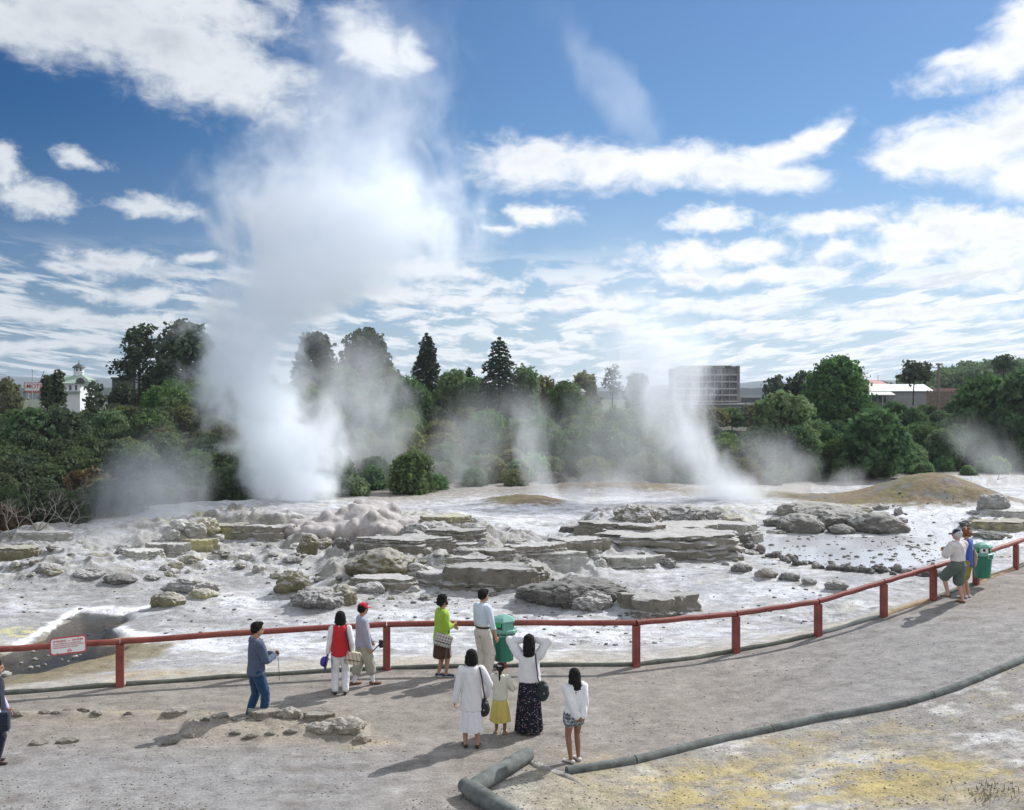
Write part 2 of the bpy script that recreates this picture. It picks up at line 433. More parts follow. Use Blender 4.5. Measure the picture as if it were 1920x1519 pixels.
# ------------------------------------------------------------------ where the rocks stand
# kind, material, foot (photo pixels), width, height, what it is, depth ratio, sheets
ROCKS = [
    # left terraces
    ('boulder', 'pale', 335, 996, 52, 20, 'flat pale rock at the upper edge of the left terrace'),
    ('boulder', 'pale', 362, 1010, 46, 30, 'rounded pale boulder in the left terrace rock heap'),
    ('boulder', 'yellow', 385, 1000, 44, 28, 'yellow tinged boulder beside the rounded pale boulder'),
    ('boulder', 'pale', 318, 1012, 36, 20, 'smaller pale rock left of the rounded pale boulder'),
    ('slab', 'yellow', 428, 1008, 74, 26, 'yellowish rock ledge linking the left heap to the long dark ledge', 0.6, 3),
    ('slab', 'ledge', 492, 1012, 118, 30, 'long straight dark faced ledge below the steam column', 0.35, 4),
    ('boulder', 'olive', 574, 1040, 42, 44, 'dark olive crag at the right end of the long ledge'),
    ('boulder', 'olive', 603, 1026, 36, 18, 'low brownish rock between the crag and the pinkish mound'),
    ('boulder', 'dark', 640, 1028, 34, 24, 'dark rock at the water below the pinkish mound'),
    ('slab', 'yellow', 372, 1034, 66, 26, 'sulphur stained ledge below the left rock heap', 0.6, 3),
    ('slab', 'pale', 312, 1040, 76, 24, 'pale broken ledge left of the sulphur stained ledge', 0.6, 3),
    ('slab', 'pale', 262, 1046, 70, 16, 'faint pale ledge in the left steam', 0.7, 3),
    ('boulder', 'yellow', 350, 1060, 46, 18, 'yellow lumpy rock below the sulphur stained ledge'),
    ('boulder', 'yellow', 326, 1066, 30, 14, 'small yellow rock left of the yellow lumpy rock'),
    ('boulder', 'grey', 84, 1076, 52, 18, 'blurred grey rock in the steam at the left'),
    ('slab', 'olive', 18, 1052, 80, 30, 'olive ledge at the left edge of the terraces', 0.7, 4),
    ('slab', 'pale', 60, 1012, 110, 14, 'thin pale ledge at the left foot of the bush', 0.4, 2),
    ('boulder', 'grey', 160, 1090, 60, 18, 'flat grey rock lump on the left flats'),
    ('boulder', 'dark', 215, 1098, 62, 20, 'dark crusted lump right of the flat grey lump'),
    ('boulder', 'grey', 282, 1088, 30, 11, 'little grey rock on the left flats'),
    ('boulder', 'grey', 308, 1070, 26, 12, 'little round rock above the left flats'),
    ('mound', 'grey', 356, 1110, 92, 26, 'broad grey whale backed slab on the white flats', 0.6),
    ('boulder', 'olive', 312, 1139, 78, 26, 'mossy olive boulder beside the pool outlet', 0.55),
    ('boulder', 'yellow', 378, 1124, 66, 18, 'flat slab with yellow tip above the mossy boulder', 0.5),
    ('boulder', 'olive', 545, 1115, 70, 42, 'big olive boulder standing on the white flats'),
    ('boulder', 'olive', 642, 1136, 56, 38, 'squat olive boulder right of the big olive boulder'),
    ('mound', 'grey', 598, 1140, 110, 34, 'crusty grey mound between the two olive boulders', 0.8),
    ('boulder', 'grey', 545, 1058, 36, 14, 'small rock on the flats above the big olive boulder'),
    # middle ledges
    ('mound', 'grey', 800, 1012, 110, 46, 'smooth grey cone right of the pinkish mound', 0.9),
    ('slab', 'yellow', 835, 980, 90, 12, 'sulphur yellow crest behind the smooth grey cone', 0.6, 2),
    ('slab', 'ledge', 762, 1036, 168, 32, 'widest layered ledge below the smooth grey cone', 0.5, 5),
    ('slab', 'ledge', 852, 1012, 100, 22, 'upper layered ledge right of the smooth grey cone', 0.6, 4),
    ('slab', 'ledge', 862, 1034, 80, 20, 'short ledge right of the widest layered ledge', 0.6, 3),
    ('slab', 'ledge', 915, 1052, 110, 26, 'thin stepped ledge in the middle of the flats', 0.5, 5),
    ('slab', 'ledge', 1000, 1046, 120, 30, 'steaming stepped ledge left of the great terrace', 0.6, 5),
    ('slab', 'pale', 1045, 1062, 100, 26, 'pale ledge in front of the steaming stepped ledge', 0.6, 4),
    ('slab', 'ledge', 1086, 1036, 110, 26, 'cracked ledge touching the great terrace', 0.6, 4),
    ('boulder', 'olive', 712, 1082, 130, 46, 'bulky olive grey outcrop below the widest ledge', 0.7),
    ('boulder', 'ledge', 784, 1088, 78, 30, 'craggy knob right of the bulky outcrop', 0.8),
    ('slab', 'ledge', 718, 1106, 104, 26, 'crumbling ledge at the foot of the bulky outcrop', 0.6, 4),
    ('slab', 'grey', 836, 1102, 110, 34, 'layered grey hump in the centre of the flats', 0.7, 5),
    ('slab', 'ledge', 928, 1102, 170, 48, 'large ledge with a bare cliff face at the centre', 0.6, 4),
    ('slab', 'ledge', 868, 1066, 110, 26, 'ledge above the large ledge with bare face', 0.5, 4),
    ('slab', 'ledge', 960, 1078, 120, 22, 'flat ledge on top of the large bare faced one', 0.5, 3),
    ('boulder', 'grey', 690, 1112, 60, 22, 'grey lump left below the crumbling ledge'),
    # great terrace
    ('slab', 'ledge', 1262, 1040, 310, 46, 'great flat terrace with dark overhung edge', 0.55, 5),
    ('slab', 'ledge', 1180, 1008, 160, 34, 'left lobe of the great terrace', 0.6, 4),
    ('mound', 'ledge', 1200, 992, 92, 46, 'striated brown cone on the great terrace', 0.9),
    ('slab', 'pale', 1320, 1006, 200, 26, 'pale upper tier of the great terrace', 0.5, 3),
    ('mound', 'grey', 1285, 982, 150, 34, 'dark steaming vent rim behind the great terrace', 0.6),
    ('boulder', 'yellow', 1372, 986, 70, 28, 'yellowish boulder beside the right vent'),
    ('boulder', 'pale', 1402, 1002, 52, 24, 'pale cracked boulder right of the great terrace'),
    ('slab', 'dark', 1382, 1014, 56, 14, 'dark flat rock at the corner of the mud pool', 0.6, 3),
    ('slab', 'pale', 1182, 1066, 126, 26, 'whitish slab in front of the great terrace', 0.7, 3),
    ('slab', 'dark', 1100, 1000, 90, 14, 'low dark ledge leading to the great terrace', 0.4, 2),
    ('slab', 'ledge', 1234, 1154, 140, 42, 'flat topped rock standing alone near the railing', 0.75, 4),
    ('mound', 'dark', 1085, 1134, 190, 44, 'dark crumbly mound on the flats near the railing', 0.6),
    ('mound', 'grey', 1110, 1142, 80, 30, 'smooth lump at the front of the crumbly mound'),
    # rocks behind the mud pool
    ('boulder', 'shore', 1510, 1000, 96, 36, 'dark fringed boulder at the far shore of the mud pool', 0.85, 4, None, 0.5, 0.0, 0.10),
    ('boulder', 'shore', 1548, 990, 90, 36, 'lumpy grey boulder among the shore rocks', 0.85, 4, None, 0.5, 0.0, 0.10),
    ('boulder', 'shore', 1600, 988, 106, 40, 'largest lumpy boulder among the shore rocks', 0.85, 4, None, 0.5, 0.0, 0.10),
    ('boulder', 'shore_pale', 1482, 968, 44, 26, 'pointed pale boulder behind the shore rocks', 0.85, 4, None, 0.5, 0.0, 0.10),
    ('boulder', 'shore_pale', 1540, 972, 130, 30, 'pale dome behind the shore rocks', 0.85, 4, None, 0.5, 0.0, 0.10),
    ('boulder', 'shore', 1660, 1002, 112, 42, 'smooth grey dome at the right end of the shore rocks', 0.85, 4, None, 0.5, 0.0, 0.10),
    ('boulder', 'yellow', 1610, 968, 60, 22, 'yellow tinged boulder behind the largest lumpy boulder'),
    ('boulder', 'dark', 1582, 1002, 56, 18, 'low dark rock at the water among the shore rocks', 0.85, 4, None, 0.5, 0.0, 0.10),
    ('boulder', 'shore', 1465, 988, 60, 18, 'low grey rock at the left end of the shore rocks', 0.85, 4, None, 0.5, 0.0, 0.10),
    ('boulder', 'grey', 1686, 966, 18, 13, 'single stone on the wet flats behind the shore rocks'),
    ('slab', 'yellow', 1890, 994, 110, 20, 'sulphur stained ledge at the right edge of the wet flats', 0.6, 3),
    ('boulder', 'grey', 1872, 956, 62, 34, 'steaming crag at the right edge', 0.8),
    ('slab', 'pale', 1900, 972, 80, 18, 'pale ledge at the right edge below the steaming crag', 0.6, 3),
    ('boulder', 'dark', 1830, 990, 50, 14, 'dark flat rocks left of the sulphur ledge'),
    ('boulder', 'dark', 1862, 1012, 60, 14, 'dark rock behind the far bin'),
    ('boulder', 'dark', 1392, 1074, 42, 14, 'brown rock lying in front of the stone rim'),
    ('boulder', 'brown', 1440, 1084, 40, 16, 'ochre topped rock in front of the stone rim'),
    ('boulder', 'dark', 1482, 1090, 40, 14, 'dark rock right of the ochre topped rock'),
    ('boulder', 'grey', 1520, 1098, 30, 13, 'small grey rock in front of the stone rim'),
    ('boulder', 'grey', 1572, 1106, 42, 18, 'rounded grey rock closest to the right railing'),
    # foreground bank on the path
    ('boulder', 'brown', 650, 1382, 72, 30, 'largest brown rock of the bank beside the path', 0.7),
    ('boulder', 'brown', 598, 1382, 60, 20, 'flat brown rock left of the largest bank rock', 0.7),
    ('slab', 'brown', 492, 1350, 64, 18, 'long low rock at the feet of the man in jeans', 0.6, 2),
    ('boulder', 'brown', 541, 1348, 50, 20, 'pointed pale rock right of the man in jeans', 0.6),
    ('slab', 'brown', 592, 1354, 56, 14, 'flat rock behind the largest bank rock', 0.6, 2),
    ('boulder', 'brown', 676, 1394, 36, 16, 'little rock in front of the largest bank rock', 0.8),
    ('boulder', 'brown', 412, 1352, 34, 10, 'low stone left of the man in jeans', 0.6),
    ('boulder', 'brown', 352, 1384, 24, 11, 'lone small stone on the near path', 0.8),
]
# ------------------------------------------------------------------ terrain
def path_z(X):
    return 0.9 * sst(np.asarray(X, float), 3.5, 13.5)
def GP(px, py):
    """photo pixel on the path's own level -> world point"""
    z = 0.0
    for _ in range(12):
        Y = F * (CZ - z) / (py - HZ); X = (px - 960) / F * Y
        z = 0.5 * z + 0.5 * float(path_z(X))
    return Vector((X, Y, float(path_z(X))))
FENCE_PX = [(-250, 1325), (-20, 1306), (225, 1288), (478, 1270), (725, 1256), (943, 1252), (1193, 1250), (1380, 1224), (1534, 1193),
            (1657, 1157), (1750, 1126), (1830, 1097), (1905, 1068), (1975, 1041), (2050, 1012)]
FENCE = [GP(*p) for p in FENCE_PX]
_fx = np.array([p.x for p in FENCE]); _fy = np.array([p.y for p in FENCE])
def fence_y(X):
    return np.interp(X, _fx, _fy)
NEARLOG_PX = [(1062, 1450), (1190, 1430), (1360, 1387), (1530, 1352), (1700, 1322), (1795, 1292), (1920, 1240), (2060, 1185)]
NEARLOG = [GP(*p) for p in NEARLOG_PX]
CORNER_PX = [(990, 1427), (882, 1494), (985, 1560)]
CORNER = [GP(*p) for p in CORNER_PX]
PATH_POLY = [(p.x, p.y + 0.1) for p in FENCE] + [(34, 27)] + [(p.x, p.y) for p in reversed(NEARLOG)] + [(CORNER[0].x, CORNER[0].y), (CORNER[1].x, CORNER[1].y), (CORNER[2].x, CORNER[2].y), (1.2, 9), (-14, 9), (-14, 15)]

BUSH_PX = np.array([(-600, 1030), (-100, 1016), (0, 1008), (150, 988), (250, 965), (400, 948), (520, 934), (640, 924), (760, 914), (900, 904), (1100, 900), (1300, 897), (1500, 903), (1620, 896), (1760, 884), (1960, 880), (2500, 880)], float)
HILL = np.array([(-600, 2.4), (0, 1.9), (150, 2.3), (230, 3.2), (330, 4.4), (450, 4.8), (600, 5.2), (760, 4.3), (900, 3.5), (1000, 2.8), (1080, 2.3), (1180, 1.8), (1280, 0.6), (1400, 0.3), (1450, 1.2), (1540, 2.0), (1650, 2.0), (1760, 2.2), (1850, 3.4), (1960, 4.4), (2600, 5)], float)
def img_xy(X, Y, Z=0.0):
    Yc = np.maximum(Y, 1.0)
    return 960 + F * X / Yc, HZ + F * (CZ - Z) / Yc
def bush_y(px):
    return F * CZ / (np.interp(px, BUSH_PX[:, 0], BUSH_PX[:, 1]) - HZ)
def gauss(X, Y, c, rx, ry):
    return np.exp(-((X - c[0]) / rx) ** 2 - ((Y - c[1]) / ry) ** 2)
POOL_L = [(-60, 1280), (0, 1268), (70, 1258), (130, 1243), (200, 1226), (238, 1212), (262, 1204), (180, 1199), (226, 1188), (212, 1174), (246, 1158), (232, 1148), (150, 1141), (118, 1160), (80, 1190), (30, 1212), (-60, 1235)]
POOL_R = [(1412, 1008), (1440, 998), (1560, 1000), (1680, 1000), (1740, 1004), (1800, 1018), (1760, 1045), (1725, 1060), (1680, 1068), (1560, 1064), (1480, 1052), (1428, 1034)]
WATER_L, WATER_R = -0.40, -0.36
LEDGES = [[(640, 1015), (720, 985), (850, 990), (960, 1000), (1010, 1040), (1150, 1050), (1120, 1085), (980, 1112), (800, 1108), (700, 1130), (620, 1120), (600, 1060)],
          [(-60, 1090), (-60, 1030), (100, 1000), (300, 985), (420, 975), (590, 1000), (610, 1050), (500, 1085), (350, 1070), (250, 1085), (100, 1095)],
          [(1110, 975), (1200, 960), (1420, 965), (1420, 1010), (1340, 1035), (1180, 1050), (1100, 1010)]]
MOUND_R = G(1752, 934); MOUND_M = G(985, 944); MOUND_C = G(1385, 926); MOUND_B = G(1150, 915)
def base_z(X, Y):
    """the smooth lie of the land"""
    b = Y - fence_y(X)
    pz = path_z(X)
    z = pz + (-0.30 - pz) * sst(b, 0.1, 3.5)
    px, py = img_xy(X, Y, -0.3)
    far = sst(b, 3, 14)
    # sinter dome on the left and the apron of the geyser
    z = z + 0.75 * gauss(X, Y, G(470, 958), 7.5, 4.5) * far + 0.35 * gauss(X, Y, G(120, 1010), 9, 4) * far
    z = z + 0.35 * gauss(X, Y, G(900, 985), 6, 5) * far
    # bush slope
    Y0 = bush_y(px)
    s = np.clip((Y - Y0) / 58.0, 0, 1)
    hm = np.interp(px, HILL[:, 0], HILL[:, 1])
    front = np.maximum(Y, 1)
    h = hm * (0.25 * s + 0.75 * s * s * (3 - 2 * s))
    z = z + h * sst(front, 20, 40) * (1 - 0.75 * sst(Y, 170, 330))
    # dry grass mounds
    z = z + 1.65 * gauss(X, Y, MOUND_R, 3.4, 3.0) + 0.2 * gauss(X, Y, (MOUND_R.x - 3.6, MOUND_R.y + 1.5), 3.0, 2.5)
    z = z + 0.6 * gauss(X, Y, (MOUND_M.x, MOUND_M.y + 1.2), 2.6, 2.0) + 0.4 * gauss(X, Y, (MOUND_C.x, MOUND_C.y + 2), 3.5, 2.5) + 0.5 * gauss(X, Y, (MOUND_B.x, MOUND_B.y + 2), 5, 2)
    return z
APRON = []
for _r in ROCKS:
    if _r[3] > 1200: continue
    _g = G(_r[2], _r[3], -0.25); _k = _g.y / F; _W = _r[4] * _k; _H = _r[5] * _k
    _D = _W * (_r[7] if len(_r) > 7 else 0.75)
    if _r[0] == 'slab': APRON.append((_g.x, _g.y + 0.98 * _D, 0.62 * _W, 0.72 * _D, 0.78 * _H))
    else: APRON.append((_g.x, _g.y + 0.45 * _D, 0.72 * _W, 0.80 * _D, 0.30 * _H))
def aprons(X, Y):
    """crust built up round and behind every outcrop"""
    out = np.zeros_like(X)
    for cx, cy_, rx, ry, h in APRON:
        m = (np.abs(X - cx) < 1.5 * rx) & (np.abs(Y - cy_) < 1.5 * ry)
        if not m.any(): continue
        dx = (X[m] - cx) / rx; dy = (Y[m] - cy_) / ry
        out[m] = np.maximum(out[m], h * np.exp(-(dx * dx + dy * dy) ** 2))
    return out
def terr(h, step, sharp=0.72):
    t = h / step; fl = np.floor(t); fr = t - fl
    return step * (fl + 0.18 * fr + 0.82 * sst(fr, sharp, 1.0))
def ground_z(X, Y, full=False):
    X = np.asarray(X, float); Y = np.asarray(Y, float)
    z = base_z(X, Y)
    px, py = img_xy(X, Y, z)
    b = Y - fence_y(X)
    off = sst(b, 0.6, 3.0) * (1 - sst(Y, 75, 110))
    # rough crust
    z = z + off * (0.10 * fbm(X * 0.35, Y * 0.45, 4, 1) + 0.035 * fbm(X * 1.7, Y * 2.2, 4, 9))
    rid = 1 - np.abs(fbm(X * 0.5 + 3, Y * 0.8, 4, 31))
    z = z + off * 0.09 * (rid - 0.75)
    calm = np.maximum(sst(poly_sd(px, py, POOL_L), 60, 10), sst(poly_sd(px, py, POOL_R), 40, 0))
    lump = fbm(X * 1.1 + 7, Y * 1.5, 5, 35, 0.6)
    z_l = np.maximum(0, lump) * 0.24 + 0.14 * (1 - np.abs(fbm(X * 0.8, Y * 1.3, 4, 37))) ** 3
    z = z + off * (1 - calm) * 0.10 * np.maximum(0, lump - 0.05) * (0.5 + sst(fbm(X * .14, Y * .2, 3, 38), -.1, .4))
    led = np.zeros_like(z)
    for i, pl in enumerate(LEDGES):
        led = np.maximum(led, sst(poly_sd(px, py, pl), 22, -18) * (1.0, 0.8, 0.7)[i])
    f = 0.55 + 0.75 * fbm(X * 0.17 + 5, Y * 0.26, 5, 20, 0.55)
    f = f + 0.05 * fbm(X * 1.3, Y * 1.3, 3, 50)
    z = z + off * led * (1 - calm) * (z_l - 0.06)
    z = z + off * led * (1 - calm) * 1.25 * (terr(f * 0.95, 0.19) - 0.22 + 0.07 * fbm(X * 2.6, Y * 3.0, 4, 55))
    z = z + off * (1 - calm) * aprons(X + 0.35 * fbm(X * 0.9, Y * 0.9, 3, 71), Y + 0.35 * fbm(X * 0.9 + 5, Y * 0.9, 3, 74)) * (1 + 0.25 * fbm(X * 1.8, Y * 1.8, 3, 77))
    # pools cut into the crust
    z = z * (1 - calm * off) + calm * off * np.minimum(z, -0.30 + 0.02 * fbm(X, Y, 3, 68))
    for pl, wz, dp in ((POOL_L, WATER_L, 0.30), (POOL_R, WATER_R, 0.16)):
        sd = poly_sd(px, py, pl) + 8.0 * fbm(X * 0.9, Y * 1.1, 4, 66)
        m = sst(sd, 9, -7) * (b > 0.3)
        z = z * (1 - m) + m * (wz - dp * sst(sd, 2, -22))
        rim = np.exp(-((sd - 12) / 7) ** 2) * (b > 0.8)
        z = np.where(rim > 0.02, np.maximum(z, z * (1 - rim) + rim * (wz + 0.05)), z)
    # little rubble bank on the path, left
    bk = np.maximum(sst(poly_sd(px, py, [(335, 1398), (350, 1350), (480, 1338), (600, 1344), (690, 1362), (690, 1392), (560, 1384), (420, 1386)]), 8, -12), 0.45 * sst(poly_sd(px, py, [(-60, 1346), (40, 1336), (330, 1336), (360, 1346), (180, 1346)]), 5, -4)) * (b < 0)
    z = z + bk * (0.13 + 0.10 * fbm(X * 2.3, Y * 2.3, 4, 88))
    # path and foreground: fine unevenness
    near = 1 - sst(b, -0.2, 0.8)
    z = z + near * (0.012 * fbm(X * 0.9, Y * 0.9, 4, 77))
    sd2 = poly_sd(X, Y, PATH_POLY)
    z = z + sst(sd2, 0.1, 1.2) * near * (0.05 * fbm(X * 1.1, Y * 1.1, 5, 80) - 0.03)
    if full:
        return z, px, py, b, led, off, sd2
    return z
def gz(X, Y):
    return float(ground_z(np.array([X]), np.array([Y]))[0])
def GZ(px, py):
    """photo pixel on the real ground"""
    lo, hi = 10.0, 200.0
    ys = np.linspace(10, 130, 1600); xs = (px - 960) / F * ys
    zs = ground_z(xs, ys)
    rz = CZ - (py - HZ) / F * ys
    k = np.argmax(rz <= zs)
    if rz[k] > zs[k]: k = len(ys) - 1
    return Vector((xs[k], ys[k], zs[k]))

def ground_material(name, gravel=False):
    m = bpy.data.materials.new(name); m.use_nodes = True
    nt = NT(m.node_tree); b = nt.n['Principled BSDF']
    pos = nt.new('ShaderNodeNewGeometry').outputs['Position']
    at = nt.new('ShaderNodeAttribute', attribute_name='zone')
    rg = nt.new('ShaderNodeAttribute', attribute_name='wet')
    n1 = nt.noise(pos, 3.1, 6, 0.62)
    n2 = nt.noise(pos, 22.0, 5, 0.65)
    n3 = nt.noise(nt.vmath('MULTIPLY', pos, (0.5, 1.3, 1)), 9.0, 4, 0.6, 0.6)
    k = nt.math('ADD', nt.lin(n1, 0.25, 0.75, 0.66, 1.26), nt.lin(n2, 0.25, 0.75, -0.36, 0.36))
    k = nt.math('ADD', k, nt.lin(n3, 0.3, 0.7, -0.14, 0.14))
    col = nt.vmath('SCALE', at.outputs['Color'], k)
    # dark grit and pebbles lying about
    vo = nt.new('ShaderNodeTexVoronoi', feature='F1'); vo.inputs['Scale'].default_value = 5.5 if not gravel else 26
    nt.put(vo.inputs['Vector'], nt.vmath('ADD', pos, nt.vmath('SCALE', nt.noise(pos, 7, 3, out='Color'), 0.12)))
    dens = nt.sstep(nt.noise(pos, 0.45, 3, 0.6), 0.45, 0.68)
    thr = nt.math('MULTIPLY', dens, 0.22 if not gravel else 0.16)
    peb = nt.sstep(nt.math('SUBTRACT', vo.outputs['Distance'], thr), 0.03, -0.03)
    col = nt.mix(nt.math('MULTIPLY', peb, 0.62 if not gravel else 0.45), col, (0.10, 0.098, 0.095, 1) if not gravel else (0.17, 0.155, 0.14, 1))
    if gravel:
        vo2 = nt.new('ShaderNodeTexVoronoi', feature='F1'); vo2.inputs['Scale'].default_value = 34
        nt.put(vo2.inputs['Vector'], pos)
        pb2 = nt.sstep(nt.math('SUBTRACT', vo2.outputs['Distance'], 0.16), 0.05, -0.05)
        col = nt.mix(nt.math('MULTIPLY', pb2, 0.35), col, (0.55, 0.53, 0.5, 1))
    nt.put(b.inputs['Base Color'], col)
    nt.put(b.inputs['Roughness'], nt.lin(rg.outputs['Fac'], 0, 1, 0.92, 0.28))
    b.inputs['Specular IOR Level'].default_value = 0.35
    bn = nt.new('ShaderNodeBump'); bn.inputs['Strength'].default_value = 0.55; bn.inputs['Distance'].default_value = 0.09 if not gravel else 0.02
    hsum = nt.math('ADD', nt.math('MULTIPLY', n1, 1.3), nt.math('ADD', nt.math('MULTIPLY', n2, 0.45), nt.math('MULTIPLY', peb, 0.35)))
    nt.put(bn.inputs['Height'], hsum)
    nt.put(b.inputs['Normal'], bn.outputs[0])
    return m

def lerp3(c, col, m):
    return c + (np.array(col)[None, :] - c) * np.clip(m, 0, 1)[:, None]
def build_ground():
    Ys = [-60, -40, -25, -14, -6, 0, 4, 7, 9, 10.5]
    y = 11.6
    while y < 66: Ys.append(y); y *= 1.0027
    while y < 12000: Ys.append(y); y *= 1.03
    Ys = np.array(Ys); nx = 1000
    u = np.linspace(-1, 1, nx)
    half = np.maximum(0.60 * (Ys + 7), 26)
    X = (u[None, :] * half[:, None]); Y = np.repeat(Ys[:, None], nx, 1)
    sh = X.shape
    Xf, Yf = X.ravel(), Y.ravel()
    Z, px, py, b, led, off, sdp = ground_z(Xf, Yf, True)
    # ---------- albedo by deposit: sinter, crust, sulphur, grass
    c = np.zeros((len(Xf), 3)) + np.array([0.335, 0.33, 0.335])
    n1 = fbm(Xf * 0.16, Yf * 0.30, 5, 200, 0.55); n2 = fbm(Xf * 0.55, Yf * 0.9, 5, 210, 0.6); n3 = fbm(Xf * 2.0, Yf * 3.2, 4, 220, 0.6)
    n4 = fbm(Xf * 0.3 + 9, Yf * 0.3, 4, 230)
    w1 = fbm(Xf * 0.4, Yf * 0.6, 3, 260); w2 = fbm(Xf * 0.4 + 8, Yf * 0.6, 3, 263)
    stk = fbm(Xf * 0.75 + 1.6 * w1, Yf * 1.5 + 1.6 * w2, 6, 266, 0.64)
    wh = sst(stk + 0.45 * n1, -0.10, 0.22)
    c = lerp3(c, (0.545, 0.555, 0.585), wh * 0.9)
    c = lerp3(c, (0.29, 0.285, 0.29), sst(0.6 * n2 + 0.6 * n3 - 0.7 * stk - 0.3 * n1, 0.18, 0.55) * 0.9)
    wet = 0.15 + 0.5 * sst(n4, 0.1, 0.5)
    def blob(cx, cy, rx, ry): return np.exp(-((px - cx) / rx) ** 2 - ((py - cy) / ry) ** 2)
    n5 = fbm(Xf * 0.9 + 3, Yf * 1.1, 5, 240, 0.62)
    c = lerp3(c, (0.42, 0.40, 0.345), sst(n5 + 0.4 * n1, 0.05, 0.5) * 0.75)
    c = lerp3(c, (0.25, 0.24, 0.225), sst(np.abs(fbm(Xf * 0.45, Yf * 0.8, 5, 250, 0.6)), 0.06, 0.0) * 0.55)
    n6 = fbm(Xf * 0.28 + 3, Yf * 0.5, 4, 275, 0.6)
    c = lerp3(c, (0.335, 0.33, 0.335), sst(n6 + 0.5 * stk, 0.05, 0.4) * 0.65)
    # bright flats
    br = blob(980, 955, 190, 26) + blob(900, 985, 120, 16) + blob(1050, 1010, 90, 14) + blob(450, 1132, 95, 17) + blob(560, 1210, 260, 26) + blob(330, 1205, 70, 14) + blob(1150, 1120, 80, 14) + blob(1450, 1110, 120, 22) + blob(800, 1155, 160, 16) + blob(1600, 960, 240, 22) + blob(1050, 1185, 250, 25) + blob(1250, 1075, 100, 14) + blob(250, 1060, 180, 10) + blob(450, 945, 90, 8)
    c = lerp3(c, (0.64, 0.65, 0.68), np.clip(br, 0, 1) * sst(n2 + 0.7 * n3 + 0.5 * stk, -0.35, 0.2) * 0.9)
    # grey crust
    gr = blob(1090, 1105, 110, 28) + blob(350, 1165, 90, 16) + blob(580, 1130, 60, 24) + blob(150, 1110, 110, 14) + blob(330, 1145, 60, 6) + blob(420, 1095, 80, 10) + blob(1560, 1085, 160, 8) + blob(100, 1170, 90, 18)
    c = lerp3(c, (0.27, 0.265, 0.265), np.clip(gr, 0, 1) * sst(n2 + n3, -0.7, 0.2) * 0.85)
    # steep ledge faces show bare olive-brown rock
    gy, gx = np.gradient(Z.reshape(sh)); dX = np.gradient(X, axis=1); dY = np.gradient(Y, axis=0)
    sl = np.hypot(gx / dX, gy / dY).ravel()
    c = lerp3(c, (0.23, 0.215, 0.165), sst(sl, 0.45, 1.1) * off * 0.85)
    c = lerp3(c, (0.36, 0.35, 0.335), led * off * sst(n2 - 0.6 * n1 + 0.5 * n3, -0.35, 0.35) * 0.8)
    # sulphur and ochre
    su = blob(340, 1015, 50, 22) * 1.0 + blob(40, 1185, 50, 16) * 1.2 + blob(790, 985, 70, 12) * 0.7 + blob(1390, 968, 50, 14) * .7 + blob(700, 1080, 40, 12) * .6 + blob(360, 990, 80, 12) * .7 + blob(540, 1015, 50, 12) * .5 + blob(1850, 985, 60, 16) * .35
    c = lerp3(c, (0.56, 0.52, 0.27), su * sst(n3 + n2, 0.0, 0.45))
    tan = sst(b, 2.6, 0.3) * (b > -0.2)
    c = lerp3(c, (0.44, 0.39, 0.30), tan * (0.55 + 0.5 * n2))
    c = lerp3(c, (0.41, 0.31, 0.17), np.clip(blob(290, 1272, 130, 16) + 0.6 * blob(1000, 1238, 120, 8) + 0.5 * blob(700, 1240, 120, 8), 0, 1) * sst(n2 + n3, -0.3, 0.5) * 0.8)
    # pools: white sinter lip, ochre shallows, dark bed
    sdl = poly_sd(px, py, POOL_L) + 6.0 * n2
    bb = (b > 0.4)
    lip = [(-60, 1246), (0, 1222), (45, 1200), (95, 1172), (130, 1148), (150, 1140), (235, 1144), (280, 1140)]
    dl = line_d(px, py, lip)
    c = lerp3(c, (0.82, 0.82, 0.84), sst(dl + 6 * n3 + 4 * n2, 6, 2) * bb)
    lip2 = [(212, 1166), (230, 1182), (250, 1190), (330, 1202)]
    c = lerp3(c, (0.80, 0.80, 0.82), sst(line_d(px, py, lip2) + 7 * n3 + 5 * n2, 12, 4) * bb)
    sh_l = sst(sdl, 16, 2) * bb
    c = lerp3(c, (0.27, 0.22, 0.12), sh_l * sst(py + 0.12 * px + 30 * n2, 1205, 1235))
    mudb = sst(poly_sd(px, py, [(-60, 1262), (0, 1255), (130, 1230), (230, 1206), (345, 1202), (300, 1228), (210, 1254), (90, 1276), (-60, 1294)]) + 8 * n2 + 6 * n3, 6, -8) * bb
    c = lerp3(c, (0.215, 0.175, 0.095), mudb * 0.9)
    wet = np.maximum(wet, mudb * 0.6)
    bed = sst(sdl, 3, -6) * bb
    c = lerp3(c, (0.20, 0.175, 0.12), bed)
    c = lerp3(c, (0.15, 0.115, 0.065), sst(sdl + 6 * n3, -1, -14) * bb)
    c = lerp3(c, (0.06, 0.055, 0.042), sst(sdl + 10 * n2 + 6 * n3, -10, -30) * bb)
    wet = np.maximum(wet, sst(sdl, 10, 0) * 0.9 * bb)
    sdr = poly_sd(px, py, POOL_R)
    c = lerp3(c, (0.55, 0.55, 0.56), sst(sdr, 2, -8) * bb)
    flat_r = sst(poly_sd(px, py, [(1690, 1000), (1600, 960), (1700, 945), (1960, 955), (1960, 1000), (1800, 1050)]), 20, -20)
    wet = np.maximum(wet, flat_r * 0.85)
    c = lerp3(c, (0.60, 0.61, 0.64), flat_r * 0.8)
    wet = np.maximum(wet, sst(poly_sd(px, py, [(1200, 1050), (1420, 1020), (1480, 1060), (1700, 1075), (1600, 1140), (1300, 1150)]), 20, -20) * (0.35 + 0.5 * (n2 > -0.1)))
